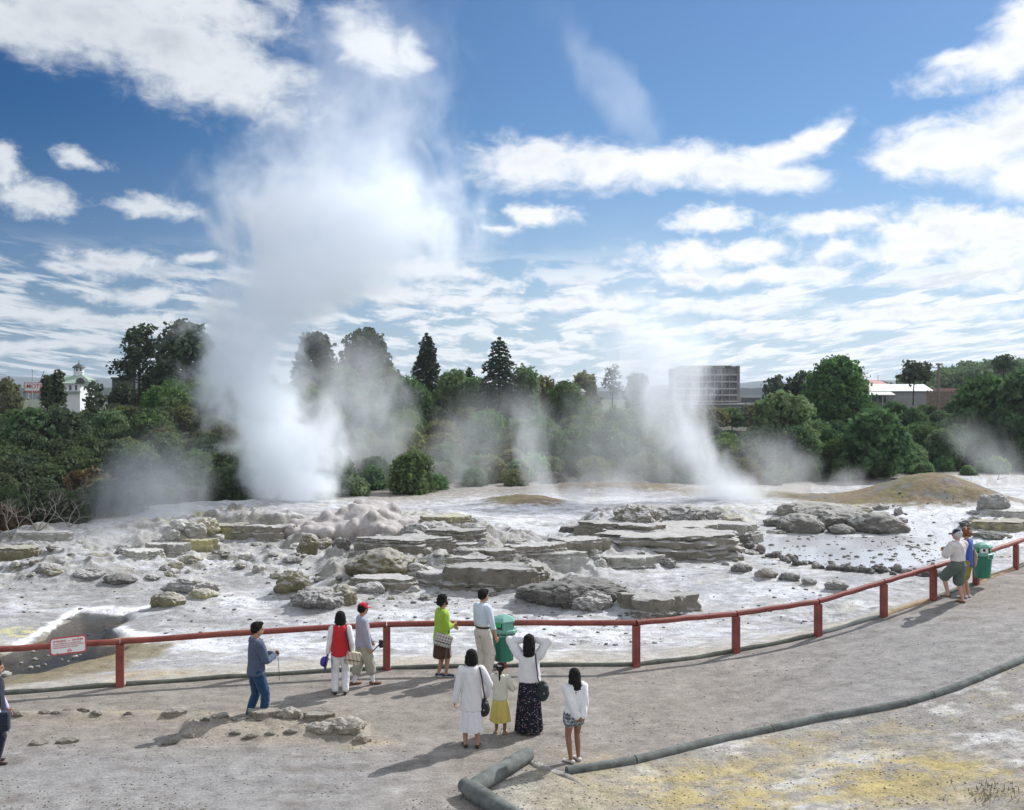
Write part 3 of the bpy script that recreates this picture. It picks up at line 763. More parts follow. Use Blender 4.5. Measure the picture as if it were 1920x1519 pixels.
    # grass mounds and forest floor
    gm = 1.3 * gauss(Xf, Yf, MOUND_R, 4.6, 3.6) + gauss(Xf, Yf, (MOUND_R.x - 3.6, MOUND_R.y + 1.5), 3.6, 3.0) + gauss(Xf, Yf, (MOUND_M.x, MOUND_M.y + 1.2), 2.6, 2.2) + gauss(Xf, Yf, (MOUND_C.x, MOUND_C.y + 2), 3.6, 2.4) + gauss(Xf, Yf, (MOUND_B.x, MOUND_B.y + 2), 5, 2)
    gmm = sst(gm + 0.35 * n2 + 0.2 * n3, 0.35, 0.6)
    c = lerp3(c, (0.21, 0.16, 0.10), gmm)
    c = lerp3(c, (0.17, 0.165, 0.155), gmm * sst(n2 + 0.5 * n4 + 0.3 * n3, 0.02, 0.35) * (px > 1500) * 0.9)
    c = lerp3(c, (0.17, 0.16, 0.06), gmm * sst(n4 - n2, 0.0, 0.5) * 0.7)
    fy = sst(Yf - bush_y(px) + 2.5 * n2 + 1.5 * n1, np.where((px > 690) & (px < 1520), -8.5, -2.5), np.where((px > 690) & (px < 1520), -3.5, 0.8))
    c = lerp3(c, (0.30, 0.265, 0.225), fy * (0.75 + 0.4 * n3))
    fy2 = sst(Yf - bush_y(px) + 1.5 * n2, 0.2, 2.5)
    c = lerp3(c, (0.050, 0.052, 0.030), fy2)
    wet = wet * (1 - np.maximum(gmm, fy))
    # far country
    farm = sst(Yf, 160, 400)
    c = lerp3(c, (0.07, 0.085, 0.05), farm)
    # foreground: pale sinter with sulphur right of the kerb log
    fg = sst(sdp, -0.02, 0.12) * (b < 0)
    m1 = fbm(Xf * 0.55 + 4, Yf * 0.9 + 2, 5, 300, 0.55); m2 = fbm(Xf * 1.8, Yf * 2.6, 5, 310, 0.6)
    fcol = np.zeros_like(c) + np.array([0.28, 0.262, 0.24])
    m3 = fbm(Xf * 4.5, Yf * 6.0, 4, 315, 0.6)
    fcol = lerp3(fcol, (0.50, 0.49, 0.485), sst(m1 + 0.8 * m2 + 0.4 * m3, -0.05, 0.40))
    fcol = lerp3(fcol, (0.33, 0.275, 0.17), sst(m2 - m1 + 0.4 * m3, 0.10, 0.55) * 0.6)
    ys = np.clip(1.2 * blob(1500, 1490, 300, 45) + 1.0 * blob(1680, 1430, 190, 28) + 0.8 * blob(1300, 1470, 150, 30) + 0.8 * blob(1900, 1440, 80, 14) + 0.5 * blob(1450, 1390, 90, 14), 0, 1)
    fcol = lerp3(fcol, (0.42, 0.335, 0.13), np.clip(ys * 1.15, 0, 1) * sst(0.7 * m2 - 0.5 * m1 + 0.35 * m3, -0.38, 0.22) * 0.8)
    gy2 = np.clip(blob(1060, 1500, 100, 45), 0, 1)
    fcol = lerp3(fcol, (0.37, 0.33, 0.25), gy2 * 0.9)
    fcol = lerp3(fcol, (0.20, 0.22, 0.09), np.clip(blob(1090, 1535, 110, 24) + 0.4 * blob(1000, 1470, 60, 16), 0, 1) * sst(m2 + 0.4 * m1, 0.0, 0.4))
    c = c * (1 - fg[:, None]) + fcol * fg[:, None]
    wet = wet * (1 - fg)
    # path: grey-brown rolled gravel
    pc = np.zeros_like(c) + np.array([0.232, 0.207, 0.182])
    pc = lerp3(pc, (0.30, 0.272, 0.245), sst(fbm(Xf * 0.5, Yf * 0.9, 5, 320, 0.6), -0.2, 0.45) * 0.7)
    pc = lerp3(pc, (0.255, 0.25, 0.25), sst(py, 1370, 1440) * sst(px, 900, 600) * 0.8 + 0.7 * sst(px, 1300, 1700) * sst(py, 1120, 1180))
    pc = lerp3(pc, (0.40, 0.39, 0.38), sst(fbm(Xf * 1.1 + 2, Yf * 1.9, 5, 330, 0.6), 0.18, 0.6) * 0.5 * (0.4 + 0.6 * sst(py, 1330, 1450)))
    bkc = sst(poly_sd(px, py, [(335, 1398), (350, 1350), (480, 1338), (600, 1344), (700, 1362), (720, 1400), (560, 1390), (420, 1390)]), 14, -8) + 0.8 * sst(poly_sd(px, py, [(-60, 1352), (40, 1336), (330, 1336), (360, 1350), (180, 1352)]), 6, -4)
    pc = lerp3(pc, (0.32, 0.275, 0.215), np.clip(bkc, 0, 1) * (0.6 + 0.5 * m2))
    pc = lerp3(pc, (0.38, 0.315, 0.19), np.clip(blob(1100, 1425, 130, 18) + blob(690, 1395, 60, 16) + 0.6 * blob(300, 1340, 260, 14), 0, 1) * sst(m2, -0.1, 0.4) * 0.7)
    pc = lerp3(pc, (0.165, 0.15, 0.135), sst(fbm(Xf * 0.8 + 7, Yf * 1.6, 5, 340, 0.6), 0.12, 0.5) * 0.75)
    inpath = sdp < 0
    Zg = np.where(sdp < -0.12, Z - 0.06, Z)
    ny = sh[0]
    idx = np.arange(ny * nx).reshape(ny, nx)
    Q = np.stack([idx[:-1, :-1], idx[:-1, 1:], idx[1:, 1:], idx[1:, :-1]], -1).reshape(-1, 4)
    def make(name, V, Qs, C, Wt, mt):
        me = np_mesh(name, V, Qs)
        a = me.attributes.new('zone', 'FLOAT_COLOR', 'POINT')
        a.data.foreach_set('color', np.concatenate([np.clip(C, 0, 1), np.ones((len(C), 1))], 1).astype(np.float32).ravel())
        w = me.attributes.new('wet', 'FLOAT', 'POINT')
        w.data.foreach_set('value', Wt.astype(np.float32))
        o = link_mesh(name, me, mt, smooth=True)
        return tag(o, kind='structure')
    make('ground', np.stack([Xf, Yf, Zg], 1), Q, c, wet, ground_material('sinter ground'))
    pin = inpath & (Yf > 9) & (Yf < 45)
    keep = pin[Q].all(1)
    used = np.unique(Q[keep])
    remap = np.full(ny * nx, -1); remap[used] = np.arange(len(used))
    make('path', np.stack([Xf, Yf, Z], 1)[used], remap[Q[keep]], pc[used], np.zeros(len(used)), ground_material('gravel', True))
build_ground()

def water(name, poly, z, color, rough, tint=None, spec=0.6):
    pts = [G(x, y, z) for x, y in poly]
    c = sum(pts, Vector()) / len(pts)
    pts = [c + (p - c) * 1.06 for p in pts]
    m = bpy.data.materials.new(name); m.use_nodes = True
    nt = NT(m.node_tree); b = nt.n['Principled BSDF']
    pos = nt.new('ShaderNodeNewGeometry').outputs['Position']
    n = nt.noise(nt.vmath('MULTIPLY', pos, (0.6, 1.0, 1)), 0.7, 5, 0.6)
    nt.put(b.inputs['Base Color'], nt.ramp(n, [(0.35, color), (0.65, tint or color)]))
    b.inputs['Roughness'].default_value = rough
    b.inputs['IOR'].default_value = 1.33
    b.inputs['Specular IOR Level'].default_value = spec
    bn = nt.new('ShaderNodeBump'); bn.inputs['Strength'].default_value = 0.12; bn.inputs['Distance'].default_value = 0.02
    nt.put(bn.inputs['Height'], nt.noise(nt.vmath('MULTIPLY', pos, (1, 1.6, 1)), 3.5, 4, 0.6))
    nt.put(b.inputs['Normal'], bn.outputs[0])
    o = mesh_obj(name, pts, [list(range(len(pts)))[::-1]], m)
    if o.data.polygons[0].normal.z < 0: o.data.flip_normals()
    return tag(o, kind='structure'), m
_w, _m = water('dark_pool_water', POOL_L, WATER_L, (0.03, 0.03, 0.026), 0.05, (0.075, 0.062, 0.042), 0.30)
# clear shallow water: the bed shows through
nt = NT(_m.node_tree); b = nt.n['Principled BSDF']; b.inputs['Alpha'].default_value = 0.42
water('mud_pool_water', POOL_R, WATER_R, (0.50, 0.505, 0.52), 0.10, (0.58, 0.59, 0.615))
# ------------------------------------------------------------------ vegetation
def leaf_mat(name, color, var=0.35, trans=0.42, tip=None):
    m = bpy.data.materials.new(name); m.use_nodes = True
    nt = NT(m.node_tree)
    for n in list(nt.n): nt.n.remove(n)
    out = nt.new('ShaderNodeOutputMaterial')
    tc = nt.new('ShaderNodeTexCoord').outputs['Object']
    oi = nt.new('ShaderNodeObjectInfo')
    off = nt.vmath('ADD', tc, nt.vmath('SCALE', nt.comb(1.0, 1.7, 0.6), nt.math('MULTIPLY', oi.outputs['Random'], 60)))
    n1 = nt.noise(off, 0.9, 3, 0.6); n2 = nt.noise(off, 6.0, 3, 0.6)
    f = nt.math('ADD', nt.math('MULTIPLY', n1, 0.6), nt.math('MULTIPLY', n2, 0.4))
    lo = tuple(c * (1 - var) for c in color); hi = tip or tuple(c * (1 + var * 1.2) for c in color)
    col = nt.ramp(f, [(0.34, lo), (0.66, hi)])
    hs = nt.new('ShaderNodeHueSaturation')
    nt.put(hs.inputs['Color'], col)
    nt.put(hs.inputs['Hue'], nt.lin(oi.outputs['Random'], 0, 1, 0.478, 0.518))
    r2 = nt.math('FRACT', nt.math('MULTIPLY', oi.outputs['Random'], 17.3))
    nt.put(hs.inputs['Value'], nt.lin(r2, 0, 1, 0.72, 1.32))
    nt.put(hs.inputs['Saturation'], nt.lin(nt.math('FRACT', nt.math('MULTIPLY', r2, 9.1)), 0, 1, 0.75, 1.05))
    di = nt.new('ShaderNodeBsdfDiffuse'); tr = nt.new('ShaderNodeBsdfTranslucent'); gl = nt.new('ShaderNodeBsdfGlossy')
    nt.put(di.inputs['Color'], hs.outputs[0]); nt.put(tr.inputs['Color'], hs.outputs[0])
    gl.inputs['Roughness'].default_value = 0.65
    gl.inputs['Color'].default_value = (0.6, 0.62, 0.6, 1)
    mx = nt.new('ShaderNodeMixShader'); mx.inputs[0].default_value = trans
    nt.t.links.new(di.outputs[0], mx.inputs[1]); nt.t.links.new(tr.outputs[0], mx.inputs[2])
    m2 = nt.new('ShaderNodeMixShader'); m2.inputs[0].default_value = 0.02
    nt.t.links.new(mx.outputs[0], m2.inputs[1]); nt.t.links.new(gl.outputs[0], m2.inputs[2])
    nt.t.links.new(m2.outputs[0], out.inputs['Surface'])
    return m
LM = {
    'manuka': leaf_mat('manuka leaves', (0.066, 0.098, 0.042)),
    'olive': leaf_mat('olive leaves', (0.163, 0.176, 0.058)),
    'broad': leaf_mat('broad leaves', (0.098, 0.182, 0.062), tip=(0.169, 0.273, 0.085)),
    'lush': leaf_mat('lush leaves', (0.072, 0.150, 0.055), tip=(0.137, 0.247, 0.078)),
    'bright': leaf_mat('bright leaves', (0.130, 0.247, 0.098), tip=(0.208, 0.351, 0.130)),
    'conifer': leaf_mat('conifer needles', (0.072, 0.104, 0.062), trans=0.15),
    'pine': leaf_mat('pine needles', (0.078, 0.107, 0.055), trans=0.2),
    'rust': leaf_mat('rusty leaves', (0.130, 0.085, 0.046)),
    'grey': leaf_mat('grey scrub leaves', (0.156, 0.163, 0.124)),
}
BARK = mat('bark', (0.085, 0.065, 0.05), 0.95, 0.35, 3.0, 0.6)
DEAD = mat('bleached wood', (0.27, 0.25, 0.225), 0.9, 0.2, 4.0)

def leaves(rs, centers, normals, size, jitter=0.9, aspect=0.7):
    """flat leaf sprays, one quad each"""
    n = len(centers)
    nr = normals + rs.normal(0, jitter, (n, 3))
    nr /= np.linalg.norm(nr, axis=1)[:, None] + 1e-9
    a = np.cross(nr, rs.normal(0, 1, (n, 3))); a /= np.linalg.norm(a, axis=1)[:, None] + 1e-9
    b = np.cross(nr, a)
    s = size * rs.uniform(0.6, 1.35, (n, 1))
    a = a * s; b = b * s * aspect
    fold = nr * s * 0.25
    V = np.stack([centers - a - b, centers + a - b * 0.6 + fold, centers + a + b, centers - a * 0.7 + b + fold], 1).reshape(-1, 3)
    Q = np.arange(4 * n).reshape(n, 4)
    return V, Q
def crown(name, lobes, size, dens, m, seed, inner=0.35, jitter=0.8):
    """lobes: (x, y, z, rx, ry, rz)"""
    rs = np.random.RandomState(seed)
    Vs = []; Qs = []; base = 0
    L = np.array(lobes)
    for (x, y, z, rx, ry, rz) in lobes:
        area = 4 * math.pi * ((rx * ry + ry * rz + rx * rz) / 3)
        n = max(8, int(area * dens / (size * size)))
        d = rs.normal(0, 1, (n, 3)); d /= np.linalg.norm(d, axis=1)[:, None]
        rad = np.where(rs.rand(n) < inner, rs.uniform(0.35, 0.9, n), rs.uniform(0.78, 1.2, n))
        # small sprigs ripple the surface
        rad = rad * (1 + 0.28 * np.sin(d[:, 0] * 7 + seed + z) * np.sin(d[:, 1] * 6 + x * 2) + 0.14 * np.sin(d[:, 2] * 12 + y * 3))
        c = d * rad[:, None] * np.array([rx, ry, rz]) + np.array([x, y, z])
        keep = np.ones(n, bool)
        for o in L:     # drop what sits deep inside another lobe
            q = (c - o[:3]) / o[3:]
            keep &= (q * q).sum(1) > 0.45
        keep |= rs.rand(n) < 0.12
        keep &= c[:, 2] > 0.05
        c = c[keep]; nn = d[keep] / np.array([rx, ry, rz]); nn /= np.linalg.norm(nn, axis=1)[:, None] + 1e-9
        if not len(c): continue
        V, Q = leaves(rs, c, nn, size, jitter)
        Vs.append(V); Qs.append(Q + base); base += len(V)
    me = np_mesh(name, np.concatenate(Vs), np.concatenate(Qs))
    me.materials.append(m)
    return me
def dome_lobes(seed, w, h, n, lr, flat=0.8, base=0.25):
    rs = np.random.RandomState(seed)
    out = [(0, 0, h * 0.45, w * 0.30, w * 0.30, h * 0.38)]
    for i in range(n):
        a = 2.399963 * i + rs.uniform(-.4, .4); e = rs.uniform(-0.15, 1.0) if i > n * 0.25 else rs.uniform(-0.2, 0.25)
        e = max(-0.2, min(1, (i + 0.5) / n * 1.2 - 0.2))
        ring = math.sqrt(max(0, 1 - max(e, 0) ** 2))
        r = lr * rs.choice([0.5, 0.7, 0.9, 1.1, 1.4]) * rs.uniform(0.85, 1.15)
        x = math.cos(a) * (w / 2 - r * 0.7) * ring * rs.uniform(0.8, 1.1); y = math.sin(a) * (w / 2 - r * 0.7) * ring * rs.uniform(0.8, 1.1)
        z = h * base + (h * (1 - base) - r * 0.7) * max(e, -0.1)
        out.append((x, y, max(z, r * 0.5), r, r, r * flat))
    return out
def limb_mesh(name, segs, m):
    mb = MB()
    for pts, rad in segs: mb.tube(pts, rad, 6)
    me = bpy.data.meshes.new(name); me.from_pydata([tuple(v) for v in mb.v], [], mb.f); me.update()
    me.materials.append(m); me.shade_smooth()
    return me
SHRUB = {}
def shrub_kinds():
    for k in range(4):
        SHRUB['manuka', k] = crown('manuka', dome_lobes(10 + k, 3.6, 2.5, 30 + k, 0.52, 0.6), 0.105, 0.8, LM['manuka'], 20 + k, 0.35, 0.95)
        SHRUB['olive', k] = crown('olive', dome_lobes(30 + k, 3.4, 2.8, 30, 0.50, 0.7), 0.115, 0.8, LM['olive'], 40 + k)
        SHRUB['broad', k] = crown('broad', dome_lobes(50 + k, 3.8, 3.5, 38, 0.50, 0.85), 0.115, 0.7, LM['broad'], 60 + k)
        SHRUB['lush', k] = crown('lush', dome_lobes(70 + k, 4.8, 5.2, 56, 0.62, 0.8), 0.12, 0.62, LM['lush'], 80 + k)
        SHRUB['bright', k] = crown('bright', dome_lobes(90 + k, 2.8, 2.1, 26, 0.40, 0.8), 0.12, 0.75, LM['bright'], 100 + k)
    for k in range(2):
        SHRUB['rust', k] = crown('rust', dome_lobes(110 + k, 3.0, 2.0, 12, 0.65, 0.6), 0.14, 0.75, LM['rust'], 120 + k)
        SHRUB['grey', k] = crown('grey', dome_lobes(130 + k, 2.4, 1.3, 12, 0.5, 0.6), 0.13, 0.6, LM['grey'], 140 + k)
shrub_kinds()
TRUNK_M = limb_mesh('trunk', [([(0, 0, -0.3), (0.05, 0, 1.2), (0.0, 0.05, 2.6)], [0.16, 0.13, 0.08]), ([(0.03, 0, 1.0), (0.6, 0.2, 2.2)], [0.09, 0.04]), ([(0.03, 0, 1.3), (-0.6, -0.2, 2.6)], [0.09, 0.04])], BARK)
KIND_TXT = {'manuka': ('dark dull green scrub bush', 'shrub', 'scrub_bush'), 'olive': ('olive green rounded scrub bush', 'shrub', 'scrub_bush'), 'broad': ('mid green broadleaf shrub', 'shrub', 'broadleaf_shrub'),
            'lush': ('dark green lumpy leafy tree', 'tree', 'broadleaf_tree'), 'bright': ('low bright green leafy shrub', 'shrub', 'broadleaf_shrub'), 'rust': ('reddish brown scrub bush', 'shrub', 'scrub_bush'), 'grey': ('low grey green scrub bush', 'shrub', 'scrub_bush')}
def zone_txt(px, s):
    z = [(170, 'below the sign reading MOTEL'), (370, 'left of the tall steam column'), (640, 'behind the tall steam column'), (800, 'below the smaller conifer'), (960, 'below the larger conifer'), (1090, 'right of the larger conifer'), (1200, 'below the small pale house'),
         (1330, 'below the concrete hotel block'), (1450, 'in the gap right of the hotel block'), (1620, 'below the right bank tallest tree'), (1760, 'below the white roofed shed'), (1860, 'right of the white roofed shed'), (9999, 'at the right end of the bank')]
    zt = next(t for lim, t in z if px < lim)
    r = 'at slope foot' if s < 0.2 else ('midway up' if s < 0.62 else 'high up')
    return r, zt
NTREE = [0]
def put_shrub(kind, loc, sc, rz, label=None, group=None, sz=1.0):
    k = (NTREE[0] * 7 + int(abs(loc[0]) * 3)) % (2 if kind in ('rust', 'grey') else 4)
    NTREE[0] += 1
    txt, cat, nm = KIND_TXT[kind]
    if kind == 'lush':
        o = empty(nm, loc, label, cat, group, rz)
        o.scale = (sc, sc, sc * sz)
        for me, n in ((TRUNK_M, 'trunk'), (SHRUB[kind, k], 'crown')):
            c = bpy.data.objects.new(n, me); COL.objects.link(c); c.parent = o
    else:
        o = bpy.data.objects.new(nm, SHRUB[kind, k]); COL.objects.link(o)
        o.location = loc; o.rotation_euler = (0, 0, rz); o.scale = (sc, sc, sc * sz)
        tag(o, label, cat, group)
    return o
def plant_slope():
    rs = random.Random(5)
    t = 0.4
    while t < 66:
        step = 2.4 + t * 0.032
        sp = 2.45 + t * 0.026
        px = -60.0 + rs.uniform(0, 60)
        while px < 1985:
            Yb = float(bush_y(px))
            Y = Yb + t + rs.uniform(-1.0, 1.0)
            X = (px - 960) / F * Y + rs.uniform(-0.5, 0.5)
            adv = sp * rs.uniform(0.8, 1.2)
            s = t / 66
            ok = True
            # hollow in the middle, clearings
            if 1230 < px < 1400 and t > 26: ok = rs.random() < 0.35
            if t < 1.5 and 1500 < px < 1900 and abs(X - MOUND_R.x) < 5: ok = False
            u = rs.random()
            sz = 1.0; sc = rs.uniform(0.62, 1.0)
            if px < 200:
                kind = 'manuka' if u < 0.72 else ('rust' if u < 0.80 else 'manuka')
            elif px < 450:
                kind = 'manuka' if u < 0.66 else ('olive' if u < 0.8 else 'broad')
            elif px < 1010:
                if t < 9: kind = 'bright' if u < 0.55 else ('broad' if u < 0.75 else 'olive')
                elif t < 36: kind = 'olive' if u < 0.62 else ('manuka' if u < 0.82 else 'broad')
                else: kind = 'broad' if u < 0.45 else ('lush' if u < 0.6 else 'olive'); sc *= 0.66 if kind == 'lush' else 0.95
            elif px < 1230:
                kind = 'olive' if u < 0.4 else ('broad' if u < 0.75 else ('grey' if u < 0.85 and t < 12 else 'manuka'))
                if t < 5: kind = 'grey' if u < 0.5 else 'olive'
            elif px < 1440:
                kind = 'grey' if u < 0.25 and t < 15 else ('olive' if u < 0.5 else ('broad' if u < 0.8 else 'manuka'))
                sz = 0.8
            else:
                if t < 4: kind = 'bright' if u < 0.7 else 'broad'; sc *= 0.85
                elif t < 34: kind = 'lush' if u < 0.75 else 'broad'; sc *= (0.72 if kind == 'lush' else 1.05)
                else: kind = 'lush' if u < 0.4 else 'broad'; sc *= 0.72
                if kind == 'lush': adv *= 1.25
            if t < 9 and kind != 'lush': sc *= 0.78
            if ok:
                r, zt = zone_txt(px, s)
                lab = f"{KIND_TXT[kind][0]} {r} {zt}"
                put_shrub(kind, (X, Y, gz(X, Y) - 0.15), sc, rs.uniform(0, 6.28), lab, f"{KIND_TXT[kind][0]} {r} {zt}", sz * rs.uniform(0.9, 1.15))
            px += adv / Y * F
        t += step
plant_slope()
# --- trees that stand out one by one
def big_tree(name, px, py_top, py_base, Y, width_px, m, label, nl=40, leaf=0.15, lobe=0.13, dens=0.7, seed=1, base=0.2, flat=0.85, squash=1.0):
    top = P(px, py_top, Y); bot = P(px, py_base, Y); H = top.z - bot.z; w = width_px / F * Y
    o = empty(name, bot, label, 'tree')
    lb = dome_lobes(seed, w, H, nl, lobe * (w + H) / 2, flat, base)
    c = bpy.data.objects.new('crown', crown('crown', lb, leaf, dens, m, seed)); COL.objects.link(c); c.parent = o
    segs = [([(0, 0, -1), (0.1, 0, H * 0.35), (0, 0.1, H * 0.8)], [H * 0.028, H * 0.02, H * 0.008])]
    rs = random.Random(seed)
    for i in range(7):
        z = H * rs.uniform(0.15, 0.55); a = rs.uniform(0, 6.28); l = w * 0.36
        segs.append(([(0.05, 0, z), (math.cos(a) * l * .6, math.sin(a) * l * .6, z + l * .5), (math.cos(a) * l, math.sin(a) * l, z + l * 0.95)], [H * 0.012, H * 0.008, H * 0.003]))
    t = bpy.data.objects.new('trunk', limb_mesh('trunk', segs, BARK)); COL.objects.link(t); t.parent = o
    return o
big_tree('broadleaf_tree', 1570, 668, 800, 92, 118, LM['lush'], 'tall dense dark green tree rising above the right bank beside the white roofed shed', 46, 0.14, 0.15, seed=201, base=0.28)
big_tree('broadleaf_tree', 1508, 700, 760, 118, 80, LM['conifer'], 'dark rounded tree just left of the tallest tree on the right bank', 22, 0.3, 0.18, seed=202)
big_tree('broadleaf_tree', 1453, 704, 750, 150, 40, LM['conifer'], 'small hazy tree by the hotel block end of the right bank', 14, 0.3, 0.2, seed=203)
big_tree('broadleaf_tree', 688, 616, 770, 118, 100, LM['pine'], 'large spreading tree half veiled by steam left of the two conifers', 48, 0.26, 0.13, 0.5, seed=204, base=0.3)
big_tree('broadleaf_tree', 345, 604, 740, 112, 110, LM['pine'], 'tall dark tree with pointed top beside the tall steam column', 52, 0.26, 0.13, 0.6, seed=205, base=0.25)
big_tree('broadleaf_tree', 590, 622, 740, 120, 80, LM['pine'], 'dim tree looming behind the right edge of the tall steam column', 36, 0.28, 0.15, 0.6, seed=206)
big_tree('broadleaf_tree', 850, 694, 770, 108, 75, LM['broad'], 'round green tree between the two conifers', 28, 0.14, 0.18, seed=207)
big_tree('broadleaf_tree', 985, 690, 800, 98, 60, LM['broad'], 'mid green tree tucked against the right side of the larger conifer', 34, 0.14, 0.15, seed=208)
big_tree('broadleaf_tree', 760, 712, 810, 100, 110, LM['lush'], 'dark green tree directly below the smaller conifer', 34, 0.14, 0.16, seed=209)
big_tree('broadleaf_tree', 1060, 712, 790, 104, 70, LM['broad'], 'green tree hiding the left side of the small pale house', 24, 0.14, 0.18, seed=210)
big_tree('broadleaf_tree', 1095, 697, 760, 150, 52, LM['olive'], 'pale rounded tree behind the small pale house', 24, 0.3, 0.18, seed=211)
big_tree('broadleaf_tree', 1195, 700, 790, 140, 36, LM['pine'], 'narrow dim tree left of the hotel block seen through steam', 18, 0.3, 0.2, seed=212)
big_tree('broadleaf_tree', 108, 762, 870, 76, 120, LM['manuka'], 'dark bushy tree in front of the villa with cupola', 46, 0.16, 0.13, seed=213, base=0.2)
big_tree('broadleaf_tree', 60, 768, 880, 74, 110, LM['lush'], 'dark leafy tree below the sign reading MOTEL', 40, 0.18, 0.13, seed=214)
big_tree('broadleaf_tree', 180, 714, 800, 96, 30, LM['pine'], 'slim young tree right of the villa with cupola', 18, 0.2, 0.2, 0.5, seed=215)
big_tree('broadleaf_tree', 10, 712, 780, 150, 60, LM['olive'], 'small tree beside the lamp post at the left edge', 20, 0.3, 0.18, seed=216)
big_tree('broadleaf_tree', 1850, 705, 860, 88, 150, LM['lush'], 'broad lush tree right of the utility pole', 50, 0.22, 0.13, seed=217)
big_tree('broadleaf_tree', 1925, 690, 860, 84, 120, LM['lush'], 'lush tree at the right edge of the picture', 46, 0.22, 0.13, seed=218)
big_tree('broadleaf_tree', 1640, 765, 890, 72, 130, LM['lush'], 'full leafy tree low on the right bank under the white roofed shed', 46, 0.2, 0.13, seed=219)
big_tree('broadleaf_tree', 1470, 735, 880, 76, 130, LM['broad'], 'leafy green tree at the left end of the right bank', 46, 0.2, 0.13, seed=220)
def sapling(px, py_top, py_base, Y, label, seed):
    """young conifer with pillowy tufts"""
    top = P(px, py_top, Y); bot = P(px, py_base, Y); H = top.z - bot.z
    rs = random.Random(seed); lb = []
    for i in range(15):
        f = i / 14; a = 2.4 * i; r = (1 - f) * H * 0.16
        lb.append((math.cos(a) * r, math.sin(a) * r, H * (0.08 + 0.88 * f), H * 0.09 + 0.1, H * 0.09 + 0.1, H * 0.10))
    o = empty('conifer_sapling', bot, label, 'tree')
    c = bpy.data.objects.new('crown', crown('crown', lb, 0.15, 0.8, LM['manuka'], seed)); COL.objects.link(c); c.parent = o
    t = bpy.data.objects.new('trunk', limb_mesh('trunk', [([(0, 0, -1), (0, 0, H * .9)], [0.12, 0.03])], BARK)); COL.objects.link(t); t.parent = o
sapling(108, 699, 760, 78, 'dark tufted young conifer standing right in front of the villa roof', 231)
sapling(89, 708, 765, 79, 'dark tufted young conifer covering the last letter of the sign', 232)
def conifer(px, py_top, py_base, Y, width_px, label, seed, bare=0.12, droop=0.25, rag=0.25):
    """layered conifer: whorls of drooping branches that carry flat sprays"""
    top = P(px, py_top, Y); bot = P(px, py_base, Y); H = top.z - bot.z; W_ = width_px / F * Y / 2
    rs = np.random.RandomState(seed)
    C = []; N = []; segs = [([(0, 0, -1), (0, 0, H * .6), (0, 0, H)], [H * .022, H * .013, 0.02])]
    nw = 24
    for i in range(nw):
        f = i / (nw - 1); z = H * (bare + (0.985 - bare) * f)
        L = W_ * (1 - f) ** 0.52 * (0.80 + rag * rs.rand()) + 0.12
        nb = 9 if f < 0.75 else 6
        for j in range(nb):
            if rs.rand() < 0.10: continue
            a = 2 * math.pi * (j + 0.5 * (i % 2)) / nb + rs.uniform(-.25, .25); l = L * rs.uniform(0.65, 1.12)
            d = np.array([math.cos(a), math.sin(a), 0])
            nn = max(6, int(l * 30))
            s = rs.uniform(0.12, 1, nn) ** 0.8
            zz = z + l * (0.22 * s - (droop + 0.25) * s * s) + rs.normal(0, 0.05, nn)
            side = rs.normal(0, 0.16, nn) * (0.35 + l * 0.55 * (1.1 - s))
            c = d[None] * (s * l)[:, None] + np.array([-d[1], d[0], 0])[None] * side[:, None]
            c[:, 2] = zz
            C.append(c); N.append(np.tile([0, 0, 1.0], (nn, 1)))
            if f < 0.85: segs.append(([(0, 0, z), tuple(d * l * .5 + np.array([0, 0, z + l * 0.03])), tuple(d * l * .9 + np.array([0, 0, z + l * (0.2 - droop)]))], [0.05, 0.035, 0.012]))
    V, Q = leaves(rs, np.concatenate(C), np.concatenate(N), 0.14, 0.5, 0.6)
    me = np_mesh('crown', V, Q); me.materials.append(LM['conifer'])
    o = empty('conifer_tree', bot, label, 'tree')
    c = bpy.data.objects.new('crown', me); COL.objects.link(c); c.parent = o
    t = bpy.data.objects.new('trunk', limb_mesh('trunk', segs, BARK)); COL.objects.link(t); t.parent = o
conifer(936, 632, 810, 96, 116, 'tallest conifer with layered drooping branches on the hilltop', 240, 0.08)
conifer(800, 625, 745, 112, 74, 'smaller pointed conifer on the hilltop left of the tallest one', 241, 0.05)
conifer(880, 690, 800, 112, 50, 'slender dim conifer hugging the left side of the tallest conifer', 242, 0.05)
